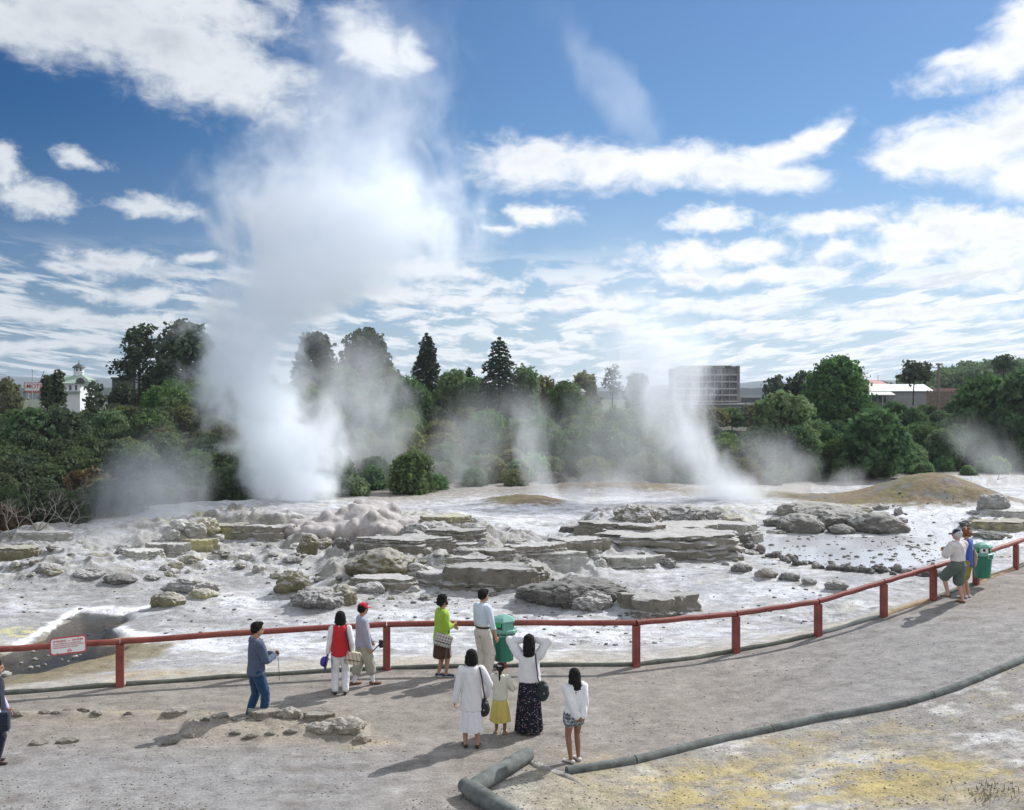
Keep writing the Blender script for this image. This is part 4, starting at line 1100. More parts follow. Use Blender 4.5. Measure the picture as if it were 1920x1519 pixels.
def open_pine(px, py_top, py_base, Y, width_px, label, seed, crown_from=0.25, m='pine', nb=26, name='pine_tree', tuft=0.75, dens=0.30):
    """bare trunk, separate limbs, loose tufts with sky between"""
    top = P(px, py_top, Y); bot = P(px, py_base, Y); H = top.z - bot.z; Wd = width_px / F * Y / 2
    rs = random.Random(seed); lb = []; segs = [([(0, 0, -1), (0.1, 0, H * .5), (0.0, 0, H * .97)], [H * .022, H * .016, H * .004])]
    for i in range(nb):
        f = crown_from + (1 - crown_from) * (i + rs.random()) / nb; a = 2.4 * i + rs.uniform(-.5, .5)
        l = Wd * (1.05 - 0.75 * ((f - crown_from) / (1 - crown_from)) ** 1.6) * rs.uniform(0.55, 1.05)
        z = H * f - l * 0.15
        e = (math.cos(a) * l, math.sin(a) * l, z + l * 0.35)
        segs.append(([(0.05, 0, z), (e[0] * .55, e[1] * .55, z + l * 0.12), e], [H * .008, H * .005, H * .002]))
        for q in range(3):
            r = tuft * rs.uniform(0.45, 1.0)
            lb.append((e[0] * (0.65 + 0.2 * q) + rs.uniform(-.4, .4), e[1] * (0.65 + 0.2 * q) + rs.uniform(-.4, .4), e[2] + rs.uniform(-0.3, 0.4), r, r, r * 0.55))
    o = empty(name, bot, label, 'tree')
    c = bpy.data.objects.new('crown', crown('crown', lb, 0.17, dens, LM[m], seed, 0.6, 1.0)); COL.objects.link(c); c.parent = o
    t = bpy.data.objects.new('trunk', limb_mesh('trunk', segs, BARK)); COL.objects.link(t); t.parent = o
open_pine(260, 618, 745, 112, 84, 'tall open pine with sky showing through left of the steam column', 250, 0.22, nb=30, tuft=0.9, dens=0.34)
open_pine(1148, 692, 760, 150, 34, 'thin sparse tree in the steam left of the hotel block', 251, 0.3, nb=14, tuft=0.7, dens=0.22)
open_pine(1712, 681, 742, 106, 56, 'gnarled half bare tree standing over the white roofed shed', 252, 0.35, nb=10, tuft=0.8, dens=0.4)
open_pine(1880, 672, 720, 120, 30, 'wind bent tree crown poking above the right bank', 253, 0.5, nb=9, tuft=0.8, dens=0.35)
for i, (px, pt, w) in enumerate([(1225, 752, 60), (1262, 760, 50), (1300, 764, 60), (1338, 766, 56), (1372, 764, 50), (1402, 762, 50), (1425, 756, 46)]):
    big_tree('broadleaf_tree', px, pt, 800, 140 + 6 * (i % 3), w, LM[('olive', 'broad', 'pine')[i % 3]], ('hazy bush %s the hotel block' % ('left of', 'at the left corner of', 'under the left half of', 'under the middle of', 'under the right half of', 'right of', 'well to the right of')[i % 7]), 16, 0.26, 0.2, seed=270 + i)
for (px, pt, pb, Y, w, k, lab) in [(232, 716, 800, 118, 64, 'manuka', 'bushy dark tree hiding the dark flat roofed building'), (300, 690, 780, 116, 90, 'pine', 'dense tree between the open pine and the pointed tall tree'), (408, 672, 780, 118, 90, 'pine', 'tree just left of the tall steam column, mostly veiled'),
        (640, 684, 790, 108, 96, 'broad', 'rounded tree right of the tall steam column'), (725, 688, 790, 112, 90, 'olive', 'rounded tree left of the smaller conifer'), (1012, 708, 790, 110, 74, 'olive', 'low rounded tree on the crest right of the tallest conifer'), (890, 706, 790, 106, 70, 'broad', 'leafy tree filling the crest between the conifers')]:
    big_tree('broadleaf_tree', px, pt, pb, Y, w, LM[k], lab, 30, 0.15, 0.16, seed=300 + px)
# bleached dead branches at the left foot of the bush
def dead_shrub(px, py, label, seed, H=1.8):
    rs = random.Random(seed); segs = []
    def grow(p, d, l, r, lev):
        q = p + d * l
        mid = p + d * l * .5 + Vector((rs.uniform(-.1, .1), rs.uniform(-.1, .1), rs.uniform(-.05, .1))) * l
        segs.append(([p, mid, q], [r, r * .8, r * .55]))
        if lev < 4:
            for _ in range(rs.choice((2, 2, 3))):
                nd = (d + Vector((rs.uniform(-.9, .9), rs.uniform(-.5, .5), rs.uniform(-.45, .5)))).normalized()
                grow(q, nd, l * rs.uniform(.55, .85), r * .6, lev + 1)
    for _ in range(3):
        grow(Vector((0, 0, 0)), Vector((rs.uniform(-1, 1), rs.uniform(-.4, .4), rs.uniform(0.3, 1))).normalized(), H * .42, 0.026, 0)
    g = GZ(px, py)
    o = bpy.data.objects.new('dead_shrub', limb_mesh('dead_shrub', segs, DEAD)); COL.objects.link(o); o.location = g
    return tag(o, label, 'dead shrub')
dead_shrub(70, 1003, 'bleached tangle of dead branches at the left foot of the bush', 260, 1.5)
dead_shrub(130, 990, 'bare pale branches lying on the bank right of the bleached tangle', 261, 1.3)
dead_shrub(172, 966, 'upright bleached dead branch at the edge of the left steam', 262, 1.6)
dead_shrub(20, 1010, 'low bare twigs at the far left foot of the bush', 263, 1.3)
dead_shrub(1870, 900, 'pale bare bush behind the dry grass mound on the right', 264, 1.3)
# ------------------------------------------------------------------ far hills, buildings, poles
def hill_strip(name, pts, Y, depth, m, seed, rough=0.03, bumps=30):
    """ridge: (px, py) skyline at distance Y, with real depth front to back"""
    xs = np.array([p[0] for p in pts], float); hs = np.array([p[1] for p in pts], float)
    n = 260; px = np.linspace(xs[0], xs[-1], n); top = CZ + (HZ - np.interp(px, xs, hs)) / F * Y
    X = (px - 960) / F * Y
    rows = []; k = 14
    for j in range(k):
        f = j / (k - 1); prof = math.sin(math.pi * f) ** 0.8
        jit = fbm(X / (Y * 0.012) + j * 0.35, np.full(n, j * 0.5), 5, seed)
        rows.append(np.stack([X, np.full(n, Y - depth / 2 + depth * f) , (top + 2) * prof * (1 + rough * jit) - 2], 1))
    V = np.concatenate(rows); idx = np.arange(k * n).reshape(k, n)
    Q = np.stack([idx[:-1, :-1], idx[:-1, 1:], idx[1:, 1:], idx[1:, :-1]], -1).reshape(-1, 4)
    o = link_mesh(name, np_mesh(name, V, Q), m, smooth=True)
    return tag(o, kind='structure')
HILLM = mat('far bush', (0.030, 0.044, 0.042), 1.0, 0.3, 0.03, spec=0.1)
HILLM2 = mat('near bush', (0.045, 0.065, 0.035), 1.0, 0.5, 0.4, spec=0.1)
hill_strip('hills', [(-900, 705), (-300, 700), (0, 705), (60, 708), (150, 709), (230, 710), (330, 706), (500, 716), (700, 722), (900, 722), (1100, 727), (1250, 722), (1390, 719), (1430, 714), (1480, 718), (1600, 712), (1750, 716), (2000, 706), (2700, 700)], 3600, 1600, HILLM, 401)
hill_strip('hills', [(-600, 735), (200, 728), (700, 733), (1200, 733), (1400, 728), (1500, 727), (2400, 730)], 900, 300, HILLM, 402, 0.25)
def wood(px0, px1, line, Y, n, seed, label):
    """far wooded hill, one mass of crowns"""
    rs = np.random.RandomState(seed); lobes = []
    xs = np.array([p[0] for p in line]); hs = np.array([p[1] for p in line])
    for i in range(n):
        px = rs.uniform(px0, px1); yy = Y + rs.uniform(-14, 14)
        zt = CZ + (HZ - np.interp(px, xs, hs)) / F * Y - (0 if i % 2 else rs.uniform(0.5, 9))
        r = rs.uniform(1.6, 3.0)
        lobes.append(((px - 960) / F * Y, yy, zt - r * 0.7, r, r, r * 0.8))
    me = crown('wooded_hill', lobes, 0.55, 0.9, LM['lush'], seed, 0.1)
    o = bpy.data.objects.new('wooded_hill', me); COL.objects.link(o)
    return tag(o, label, 'woodland', None, 'stuff')
wood(1690, 2060, [(1690, 722), (1740, 702), (1790, 698), (1840, 684), (1880, 681), (2060, 672)], 260, 220, 410, 'far wooded hill behind the utility pole')
def wall_box(mb, x0, x1, y0, y1, z0, z1):
    return mb.box(((x0 + x1) / 2, (y0 + y1) / 2, (z0 + z1) / 2), (abs(x1 - x0), abs(y1 - y0), abs(z1 - z0)))
WHITEP = mat('white weatherboard', (0.72, 0.73, 0.74), 0.7, 0.06, 1.0)
GREENR = mat('pale green iron roof', (0.30, 0.38, 0.31), 0.5, 0.1, 2.0)
DOMEG = mat('grey green dome iron', (0.06, 0.075, 0.075), 0.5, 0.15, 2.0)
GLASSD = mat('dark window', (0.05, 0.06, 0.07), 0.15, 0.2, 3.0, spec=0.6)
GLASSH = mat('hotel window', (0.13, 0.13, 0.145), 0.3, 0.3, 0.4, spec=0.4)
CONC = mat('weathered concrete', (0.30, 0.285, 0.285), 0.9, 0.15, 0.5)
CONCL = mat('pale concrete band', (0.40, 0.39, 0.39), 0.9, 0.1, 0.5)
CONCD = mat('dark concrete', (0.20, 0.19, 0.185), 0.9, 0.15, 0.5)
SHEDW = mat('white corrugated roof', (0.70, 0.70, 0.68), 0.6, 0.08, 1.5)
REDR = mat('faded red roof', (0.48, 0.26, 0.24), 0.7, 0.12, 1.5)
GREYW = mat('grey board wall', (0.33, 0.33, 0.32), 0.85, 0.15, 2.0)
BROWNF = mat('weathered paling', (0.22, 0.17, 0.13), 0.9, 0.3, 3.0)
DARKW = mat('dark cladding', (0.06, 0.068, 0.075), 0.8, 0.2, 1.0)
POLE = mat('grey wooden pole', (0.23, 0.20, 0.17), 0.9, 0.2, 3.0)
METAL = mat('galvanised metal', (0.42, 0.43, 0.44), 0.5, 0.1, 4.0, metal=0.4)
REDW = mat('sign red', (0.52, 0.06, 0.05), 0.6, 0.1, 6.0)
WHITES = mat('sign white', (0.78, 0.77, 0.76), 0.6, 0.05, 6.0)
def text_mesh(s, size, m, parent, name='lettering', loc=(0, 0, 0), rot=(math.pi / 2, 0, 0), depth=0.004, bold=0.0, align='CENTER'):
    cu = bpy.data.curves.new(name, 'FONT'); cu.body = s; cu.size = size; cu.extrude = depth; cu.offset = bold
    cu.align_x = align; cu.align_y = 'CENTER'
    t = bpy.data.objects.new('tmp', cu); COL.objects.link(t)
    me = bpy.data.meshes.new_from_object(t.evaluated_get(bpy.context.evaluated_depsgraph_get()))
    bpy.data.objects.remove(t); bpy.data.curves.remove(cu)
    me.name = name; me.materials.clear()
    o = link_mesh(name, me, m, parent); o.location = loc; o.rotation_euler = rot
    return o
def villa():
    Y = 200.0; k = Y / F
    o = empty('villa', P(134, 752, Y), 'white villa with green roof and domed cupola behind the left bush', 'house')
    def L(px, py): return ((px - 134) * k, (752 - py) * k)
    w = MB(); x0, _ = L(82, 0); x1, _ = L(150, 0); zt = L(0, 719)[1]
    wall_box(w, x0, x1, 0, 8, -6, zt)
    w.build('wall', WHITEP, o)
    r = MB(); zr = L(0, 704)[1]; xa, xb = L(80, 0)[0], L(156, 0)[0]
    r.add([(xa, -0.5, zt), (xb, -0.5, zt), (xb, 8.5, zt), (xa, 8.5, zt), (xa + .5, 4, zr), (xb - 4, 4, zr)], [(0, 1, 5, 4), (1, 2, 5), (2, 3, 4, 5), (3, 0, 4), (0, 3, 2, 1)])
    ap = L(134, 699)[1]
    r.add([(-1.9, 1.5, zr - 0.9), (2.6, 1.5, zr - 0.9), (2.6, 5.5, zr - .9), (-1.9, 5.5, zr - .9), (0, 3.4, ap + .3)], [(0, 1, 4), (1, 2, 4), (2, 3, 4), (3, 0, 4)])
    r.build('roof', GREENR, o)
    g = MB(); gx = L(153, 0)[0]; gz0 = L(0, 717)[1]
    g.add([(gx - .9, -0.7, gz0)] + [(gx + .9 * -math.cos(t), -0.7, gz0 + 0.9 * math.sin(t)) for t in np.linspace(0.2, math.pi - .2, 9)] + [(gx + .9, -0.7, gz0)] +
          [(gx - .9, 1.2, gz0)] + [(gx + .9 * -math.cos(t), 1.2, gz0 + 0.9 * math.sin(t)) for t in np.linspace(0.2, math.pi - .2, 9)] + [(gx + .9, 1.2, gz0)],
          [list(range(10, -1, -1)), list(range(11, 22))] + [(i, i + 1, i + 12, i + 11) for i in range(10)])
    g.build('gable_arch', DOMEG, o)
    def win(px, py, wpx, hpx):
        f = MB(); x, z = L(px, py); wall_box(f, x - wpx * k / 2, x + wpx * k / 2, -0.08, 0.02, z - hpx * k / 2, z + hpx * k / 2)
        fr = f.build('window', WHITES, o)
        p = MB(); wall_box(p, x - wpx * k * .38, x + wpx * k * .38, -0.11, -0.05, z - hpx * k * .42, z + hpx * k * .42)
        p.build('pane', GLASSD, fr)
    win(132, 727, 6, 11); win(143, 727, 5, 11); win(118, 727, 5, 11)
    b = MB(); z1 = L(0, 735)[1]; wall_box(b, x0 - .3, x1 + .3, -0.6, -0.02, z1 - .15, z1 + .15); b.build('string_course', GREENR, o)
    c = MB(); rings = []
    for z, rad in ((L(0, 706)[1], .98), (L(0, 698.5)[1], .98), (L(0, 698)[1], 1.08), (L(0, 697)[1], 1.08), (L(0, 696.8)[1], .95), (L(0, 689)[1], .95)):
        rings.append(circle((0, 3.4, z), rad, n=8, ph=math.pi / 8))
    c.rings(rings); cu = c.build('cupola', WHITEP, o)
    for q in range(8):
        a = -math.pi / 2 + q * math.pi / 4
        if q in (0, 1, 7):
            p = MB(); p.box((math.cos(a) * .89, 3.4 + math.sin(a) * .89, L(0, 692.8)[1]), (0.06, 0.36, 0.55), rz=a); p.build('pane', GLASSD, cu)
    d = MB(); rings = []
    for py, rad in ((689.3, 1.25), (688.5, 1.25), (686.5, 1.12), (684.5, .8), (682.5, .4), (681, .15), (679, .07), (674, .02)):
        rings.append(circle((0, 3.4, L(0, py)[1]), rad, n=16))
    d.rings(rings); d.build('dome', DOMEG, o, True)
villa()
def motel_sign():
    Y = 186.0; k = Y / F
    o = empty('roadside_sign', P(64.5, 745, Y), 'white roadside sign with red letters MOTEL left of the villa', 'sign')
    b = MB(); b.box((0, 0, 19.5 * k), (36 * k, 0.25, 15 * k)); bo = b.build('board', WHITES, o)
    fr = MB()
    for dz in (-7.6, 7.6): fr.box((0, -0.02, (19.5 + dz) * k), (37.5 * k, 0.34, 1.0 * k))
    for dx in (-18.3, 18.3): fr.box((dx * k, -0.02, 19.5 * k), (1.0 * k, 0.34, 14 * k))
    fr.box((3 * k, -0.02, 9.5 * k), (30 * k, 0.3, 2.2 * k))
    fr.build('frame', REDW, o)
    text_mesh('MOTEL', 11 * k, REDW, o, 'lettering', (3.5 * k, -0.15, 20 * k), bold=0.012)
    sq = MB(); sq.tube([(-16 * k, -.15, 17 * k), (-13 * k, -.15, 23 * k), (-11 * k, -.15, 19 * k), (-9 * k, -.15, 24 * k)], 0.05, 5); sq.build('script_mark', POLE, o)
    for dx in (-12, 12):
        p = MB(); p.box((dx * k, 0.05, 3 * k), (0.25, 0.18, 17 * k)); p.build('post', METAL, o)
motel_sign()
def lamp_posts():
    Y = 170.0; k = Y / F
    o = empty('street_lamp', P(61, 745, Y), 'slim lamp post with white globe in front of the sign', 'street lamp')
    MB().tube([(0, 0, -2), (0, 0, 51 * k)], 0.055, 8).build('pole', METAL, o, True)
    bm = bmesh.new(); bmesh.ops.create_uvsphere(bm, u_segments=12, v_segments=8, radius=0.16); me = bpy.data.meshes.new('globe'); bm.to_mesh(me); bm.free()
    link_mesh('globe', me, WHITES, o, True, (0, 0, 52 * k))
    Y = 150.0; k = Y / F
    o = empty('utility_pole', P(17, 750, Y), 'thick wooden pole with long lamp arm at the left edge', 'pole')
    MB().tube([(0, 0, -2), (0, 0, 45 * k)], [0.2, 0.15], 8).build('pole', POLE, o, True)
    MB().tube([(0, -.1, 43 * k), (-9 * k, -.2, 47 * k), (-20 * k, -.3, 50 * k)], 0.05, 6).build('lamp_arm', METAL, o, True)
    MB().box((-22 * k, -.3, 50 * k), (0.7, 0.25, 0.12)).build('lamp_head', METAL, o)
    MB().box((0, -.1, 41 * k), (1.0, 0.12, 0.12)).build('crossarm', POLE, o)
    Y = 230.0; k = Y / F
    o = empty('crane', P(75, 735, Y), 'small dark crane jib rising behind the sign', 'crane')
    MB().tube([(0, 0, -2), (0, 0, 19 * k)], 0.35, 6).build('mast', CONCD, o)
    MB().tube([(-1 * k, 0, 14 * k), (8 * k, 0, 40 * k)], [0.16, 0.08], 5).build('jib', CONCD, o)
    Y = 112.0; k = Y / F
    o = empty('utility_pole', P(1760, 760, Y), 'wooden utility pole with crossarm above the right bank', 'pole')
    MB().tube([(0, 0, -2), (0, 0, 79 * k)], [0.17, 0.13], 8).build('pole', POLE, o, True)
    ca = MB(); ca.box((0, -.16, 76 * k), (13 * k, 0.1, 0.12)); c = ca.build('crossarm', POLE, o)
    ins = MB()
    for dx in (-5.5, -3, 3, 5.5): ins.tube([(dx * k, -.16, 76.5 * k), (dx * k, -.16, 79 * k)], 0.05, 6)
    ins.build('insulator', DOMEG, c)
    MB().box((-4 * k, -.16, 70 * k), (5 * k, 0.1, 0.1)).build('crossarm', POLE, o)
lamp_posts()
def dark_shed():
    Y = 165.0; k = Y / F
    o = empty('shed', P(232, 740, Y), 'dark flat roofed building left of the open pine', 'building')
    w = MB(); wall_box(w, -22 * k, 22 * k, 0, 6, -3, 29 * k); w.build('wall', DARKW, o)
    r = MB(); wall_box(r, -23 * k, 23 * k, -0.4, 6.4, 29 * k + .005, 32.5 * k); r.build('roof', DARKW, o)
dark_shed()
def hotel():
    Y = 330.0; k = Y / F
    o = empty('hotel_block', P(1330, 762, Y), 'grey concrete hotel block of five floors veiled by steam', 'building')
    xl, xr = -62 * k, 57 * k; D = 16
    core = MB(); wall_box(core, xl, xr - 0.8, 1.2, D, -4, 72 * k); core.build('wall', CONC, o)
    side = MB(); wall_box(side, xr - 0.795, xr, -0.3, D + .2, -4, 76 * k); side.build('side_wall', CONCD, o)
    for i, py in enumerate((703, 716, 729, 741, 753)):
        z = (762 - py) * k
        b = MB(); wall_box(b, xl - 0.2, xr - 0.8, -0.25, 1.2, z - 0.2, z + 0.25); b.build('balcony_slab', CONCL, o)
    nb = 8; bw = (xr - 0.8 - xl) / nb
    for fl, (y0, y1) in enumerate(((705.5, 714), (718, 727), (731, 739), (743, 751), (689, 700))):
        z0, z1 = (762 - y1) * k, (762 - y0) * k
        for j in range(nb):
            x = xl + bw * j
            if (fl * 3 + j) % 7 == 5: continue
            g = MB(); wall_box(g, x + 0.28, x + bw - 0.28, 1.1, 1.25, z0, z1); w_ = g.build('window', GLASSH, o)
            m2 = MB(); wall_box(m2, x + bw / 2 - 0.06, x + bw / 2 + 0.06, 1.02, 1.09, z0, z1); m2.build('mullion', CONCL, w_)
    for j in range(nb + 1):
        f = MB(); x = xl + bw * j; wall_box(f, x - 0.12, x + 0.12, -0.1, 1.19, 0, 58 * k); f.build('fin', CONC, o)
    r = MB(); wall_box(r, xl + 2, xr - 2.6, -0.6, D - 2, 75.2 * k, 76.4 * k); r.build('roof_slab', CONCD, o)
    for xx, ww in ((-28, 8), (-4, 22), (20, 14), (44, 12), (-46, 20)):
        c = MB(); wall_box(c, (xx - ww / 2) * k, (xx + ww / 2) * k, 0.4, 8, 72 * k, 75.2 * k); c.build('plant_room', CONC, o)
    p = MB(); wall_box(p, -58 * k, 66 * k, -8, -0.3, -4, 3.5 * k); pod = p.build('podium', CONCD, o)
    p2 = MB(); wall_box(p2, -60 * k, 68 * k, -8.6, -0.31, 3.5 * k, 5.2 * k); p2.build('podium_roof', CONCL, o)
    a = MB(); wall_box(a, xr + .01, 110 * k, 3, 14, -4, 19 * k); a.build('wing', CONCL, o)
    a2 = MB(); wall_box(a2, xr + 1.2, 106 * k, 2.7, 3.05, 8 * k, 16 * k); a2.build('wing_window', GLASSD, o)
hotel()
def right_sheds():
    Y = 128.0; k = Y / F
    def L(px, py): return ((px - 1680) * k, (765 - py) * k)
    o = empty('shed', P(1680, 765, Y), 'long shed with white corrugated roof and verandah on the right bank', 'building')
    x0, z0 = L(1621, 733); x1, z1 = L(1750, 720)
    w = MB(); wall_box(w, x0 + .3, x1 - .2, 0, 5.6, -2, z0 - .02); w.build('wall', GREYW, o)
    r = MB(); r.add([(x0, -.3, z0), (x1, -.3, z0), (x1, 3, z1), (x0 + .3, 3, z1), (x0, 6, z0), (x1, 6, z0), (x0, -.3, z0 - .08), (x1, -.3, z0 - .08), (x1, 6, z0 - .08), (x0, 6, z0 - .08)], [(0, 1, 2, 3), (3, 2, 5, 4), (6, 9, 8, 7), (0, 6, 7, 1), (5, 8, 9, 4), (1, 7, 8, 5, 2), (0, 3, 4, 9, 6)])
    r.build('roof', SHEDW, o)
    xv = L(1668, 0)[0]; v = MB(); zv = L(0, 740)[1]
    v.add([(x0 - .1, -2.0, zv), (xv, -2.0, zv), (xv, -.32, z0 - .1), (x0 - .1, -.32, z0 - .1), (x0 - .1, -2.0, zv - .07), (xv, -2.0, zv - .07), (xv, -.32, z0 - .17), (x0 - .1, -.32, z0 - .17)], [(0, 1, 2, 3), (4, 7, 6, 5), (0, 4, 5, 1), (1, 5, 6, 2), (3, 7, 4, 0), (2, 6, 7, 3)])
    v.build('verandah_roof', SHEDW, o)
    for px in (1624, 1645, 1666):
        p = MB(); x = L(px, 0)[0]; wall_box(p, x - .06, x + .06, -1.9, -1.78, -2, zv - .08); p.build('verandah_post', GREYW, o)
    for px in (1638, 1655):
        g = MB(); x = L(px, 0)[0]; wall_box(g, x - .4, x + .4, -.05, .02, L(0, 755)[1], L(0, 743)[1]); g.build('window', GLASSD, o)
    Y2 = 150.0; k2 = Y2 / F
    o = empty('house', P(1634, 765, Y2), 'house with faded red roof behind the white roofed shed', 'house')
    w = MB(); wall_box(w, -30 * k2, 28 * k2, 0, 7, -2, 45 * k2); w.build('wall', GREYW, o)
    r = MB(); za, zb = 44.5 * k2, 53 * k2
    r.add([(-33 * k2, -.4, za), (30 * k2, -.4, za), (30 * k2, 7.4, za), (-33 * k2, 7.4, za), (-28 * k2, 3.5, zb), (28 * k2, 3.5, zb)], [(0, 1, 5, 4), (2, 3, 4, 5), (1, 2, 5), (3, 0, 4), (3, 2, 1, 0)])
    r.build('roof', REDR, o)
    MB().tube([(26 * k2, 3, 50 * k2), (26 * k2, 3, 62 * k2)], 0.05, 6).build('aerial', METAL, o)
    o = empty('house', P(1772, 765, 140), 'low house with pinkish roof right of the utility pole', 'house')
    k3 = 140 / F
    w = MB(); wall_box(w, -24 * k3, 24 * k3, 0, 6, -2, 31 * k3); w.build('wall', WHITEP, o)
    r = MB(); wall_box(r, -25 * k3, 25 * k3, -.4, 6.4, 31 * k3 + .005, 36.5 * k3); r.build('roof', REDR, o)
    o = empty('paling_fence', P(1768, 760, 122), 'weathered brown paling fence at the top of the right bank', 'fence')
    k4 = 122 / F; f = MB()
    for i in range(30):
        x = (-30 + i * 2.05) * k4; f.box((x, 0, 8 * k4), (1.9 * k4, 0.04, (38 + 3 * math.sin(i * 2.3)) * k4))
    f.build('palings', BROWNF, o)
    for dx in (-28, 0, 28): MB().box((dx * k4, .1, 8 * k4), (.14, .14, 40 * k4)).build('post', POLE, o)
right_sheds()
def small_house():
    Y = 138.0; k = Y / F
    o = empty('house', P(1086, 752, Y), 'small pale house on the hilltop right of the conifers', 'house')
    w = MB(); wall_box(w, -11 * k, 11 * k, 0, 3, -1, 16.5 * k); w.build('wall', WHITEP, o)
    r = MB(); r.add([(-40 * k, -.4, 17 * k), (13 * k, -.4, 17 * k), (13 * k, 3.4, 17 * k), (-40 * k, 3.4, 17 * k), (-38 * k, 1.5, 23 * k), (8 * k, 1.5, 23 * k)], [(0, 1, 5, 4), (2, 3, 4, 5), (1, 2, 5), (3, 0, 4), (3, 2, 1, 0)])
    r.build('roof', GREYW, o)
    g = MB(); wall_box(g, -3 * k, 3 * k, -.05, .02, 6 * k, 12 * k); g.build('window', GLASSD, o)
small_house()
# ------------------------------------------------------------------ rocks and ledges
from mathutils import noise as mnoise
def rock_mat(name, side, top, topw=1.0, strata=0.0, sulphur=0.0, bump=1.1):
    m = bpy.data.materials.new(name); m.use_nodes = True
    nt = NT(m.node_tree); b = nt.n['Principled BSDF']
    tc = nt.new('ShaderNodeTexCoord').outputs['Object']
    oi = nt.new('ShaderNodeObjectInfo').outputs['Random']
    p = nt.vmath('ADD', tc, nt.vmath('SCALE', nt.comb(1.0, 1.3, 0.7), nt.math('MULTIPLY', oi, 40)))
    ge = nt.new('ShaderNodeNewGeometry')
    nz = nt.sep(ge.outputs['Normal'])[2]
    n1 = nt.noise(p, 2.2, 6, 0.62); n2 = nt.noise(p, 11.0, 5, 0.65)
    st = nt.noise(nt.vmath('MULTIPLY', p, (0.5, 0.5, 14.0)), 1.0, 4, 0.6)
    s = nt.math('ADD', nt.math('MULTIPLY', n1, 0.6), nt.math('MULTIPLY', n2, 0.4))
    if strata: s = nt.math('ADD', nt.math('MULTIPLY', s, 1 - strata), nt.math('MULTIPLY', st, strata))
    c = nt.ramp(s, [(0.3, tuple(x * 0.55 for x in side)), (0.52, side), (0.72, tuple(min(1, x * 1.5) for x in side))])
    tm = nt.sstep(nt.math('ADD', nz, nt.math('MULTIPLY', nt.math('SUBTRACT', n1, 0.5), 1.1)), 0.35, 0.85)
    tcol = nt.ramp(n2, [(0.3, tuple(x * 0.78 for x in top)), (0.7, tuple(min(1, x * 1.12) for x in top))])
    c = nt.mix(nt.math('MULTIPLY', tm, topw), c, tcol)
    if sulphur:
        c = nt.mix(nt.math('MULTIPLY', nt.sstep(nt.noise(p, 1.5, 4, 0.6), 0.52, 0.66), sulphur), c, (0.50, 0.46, 0.20, 1))
    k = nt.lin(nt.math('FRACT', nt.math('MULTIPLY', oi, 7.7)), 0, 1, 0.82, 1.15)
    nt.put(b.inputs['Base Color'], nt.vmath('SCALE', c, k))
    b.inputs['Roughness'].default_value = 0.88
    b.inputs['Specular IOR Level'].default_value = 0.25
    bn = nt.new('ShaderNodeBump'); bn.inputs['Strength'].default_value = bump; bn.inputs['Distance'].default_value = 0.06
    nt.put(bn.inputs['Height'], nt.math('ADD', n1, nt.math('ADD', nt.math('MULTIPLY', n2, 0.5), nt.math('MULTIPLY', st, strata))))
    nt.put(b.inputs['Normal'], bn.outputs[0])
    return m
RM = {
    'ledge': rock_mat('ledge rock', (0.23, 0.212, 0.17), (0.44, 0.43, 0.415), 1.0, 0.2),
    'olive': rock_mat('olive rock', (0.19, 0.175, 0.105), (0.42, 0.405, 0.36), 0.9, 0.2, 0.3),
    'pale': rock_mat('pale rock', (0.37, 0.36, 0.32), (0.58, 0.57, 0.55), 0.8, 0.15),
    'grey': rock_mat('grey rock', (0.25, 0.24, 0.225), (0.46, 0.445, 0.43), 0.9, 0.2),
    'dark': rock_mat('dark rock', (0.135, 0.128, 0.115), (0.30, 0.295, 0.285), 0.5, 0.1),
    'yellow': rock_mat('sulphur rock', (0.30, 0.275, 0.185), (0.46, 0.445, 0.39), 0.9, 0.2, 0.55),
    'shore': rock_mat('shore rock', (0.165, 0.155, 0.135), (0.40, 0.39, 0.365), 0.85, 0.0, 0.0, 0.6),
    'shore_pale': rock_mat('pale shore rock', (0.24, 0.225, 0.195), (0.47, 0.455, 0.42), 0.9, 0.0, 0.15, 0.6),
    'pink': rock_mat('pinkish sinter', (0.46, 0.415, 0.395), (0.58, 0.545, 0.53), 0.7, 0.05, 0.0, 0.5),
    'brown': rock_mat('brown stone', (0.27, 0.238, 0.192), (0.38, 0.355, 0.32), 0.7, 0.2),
}
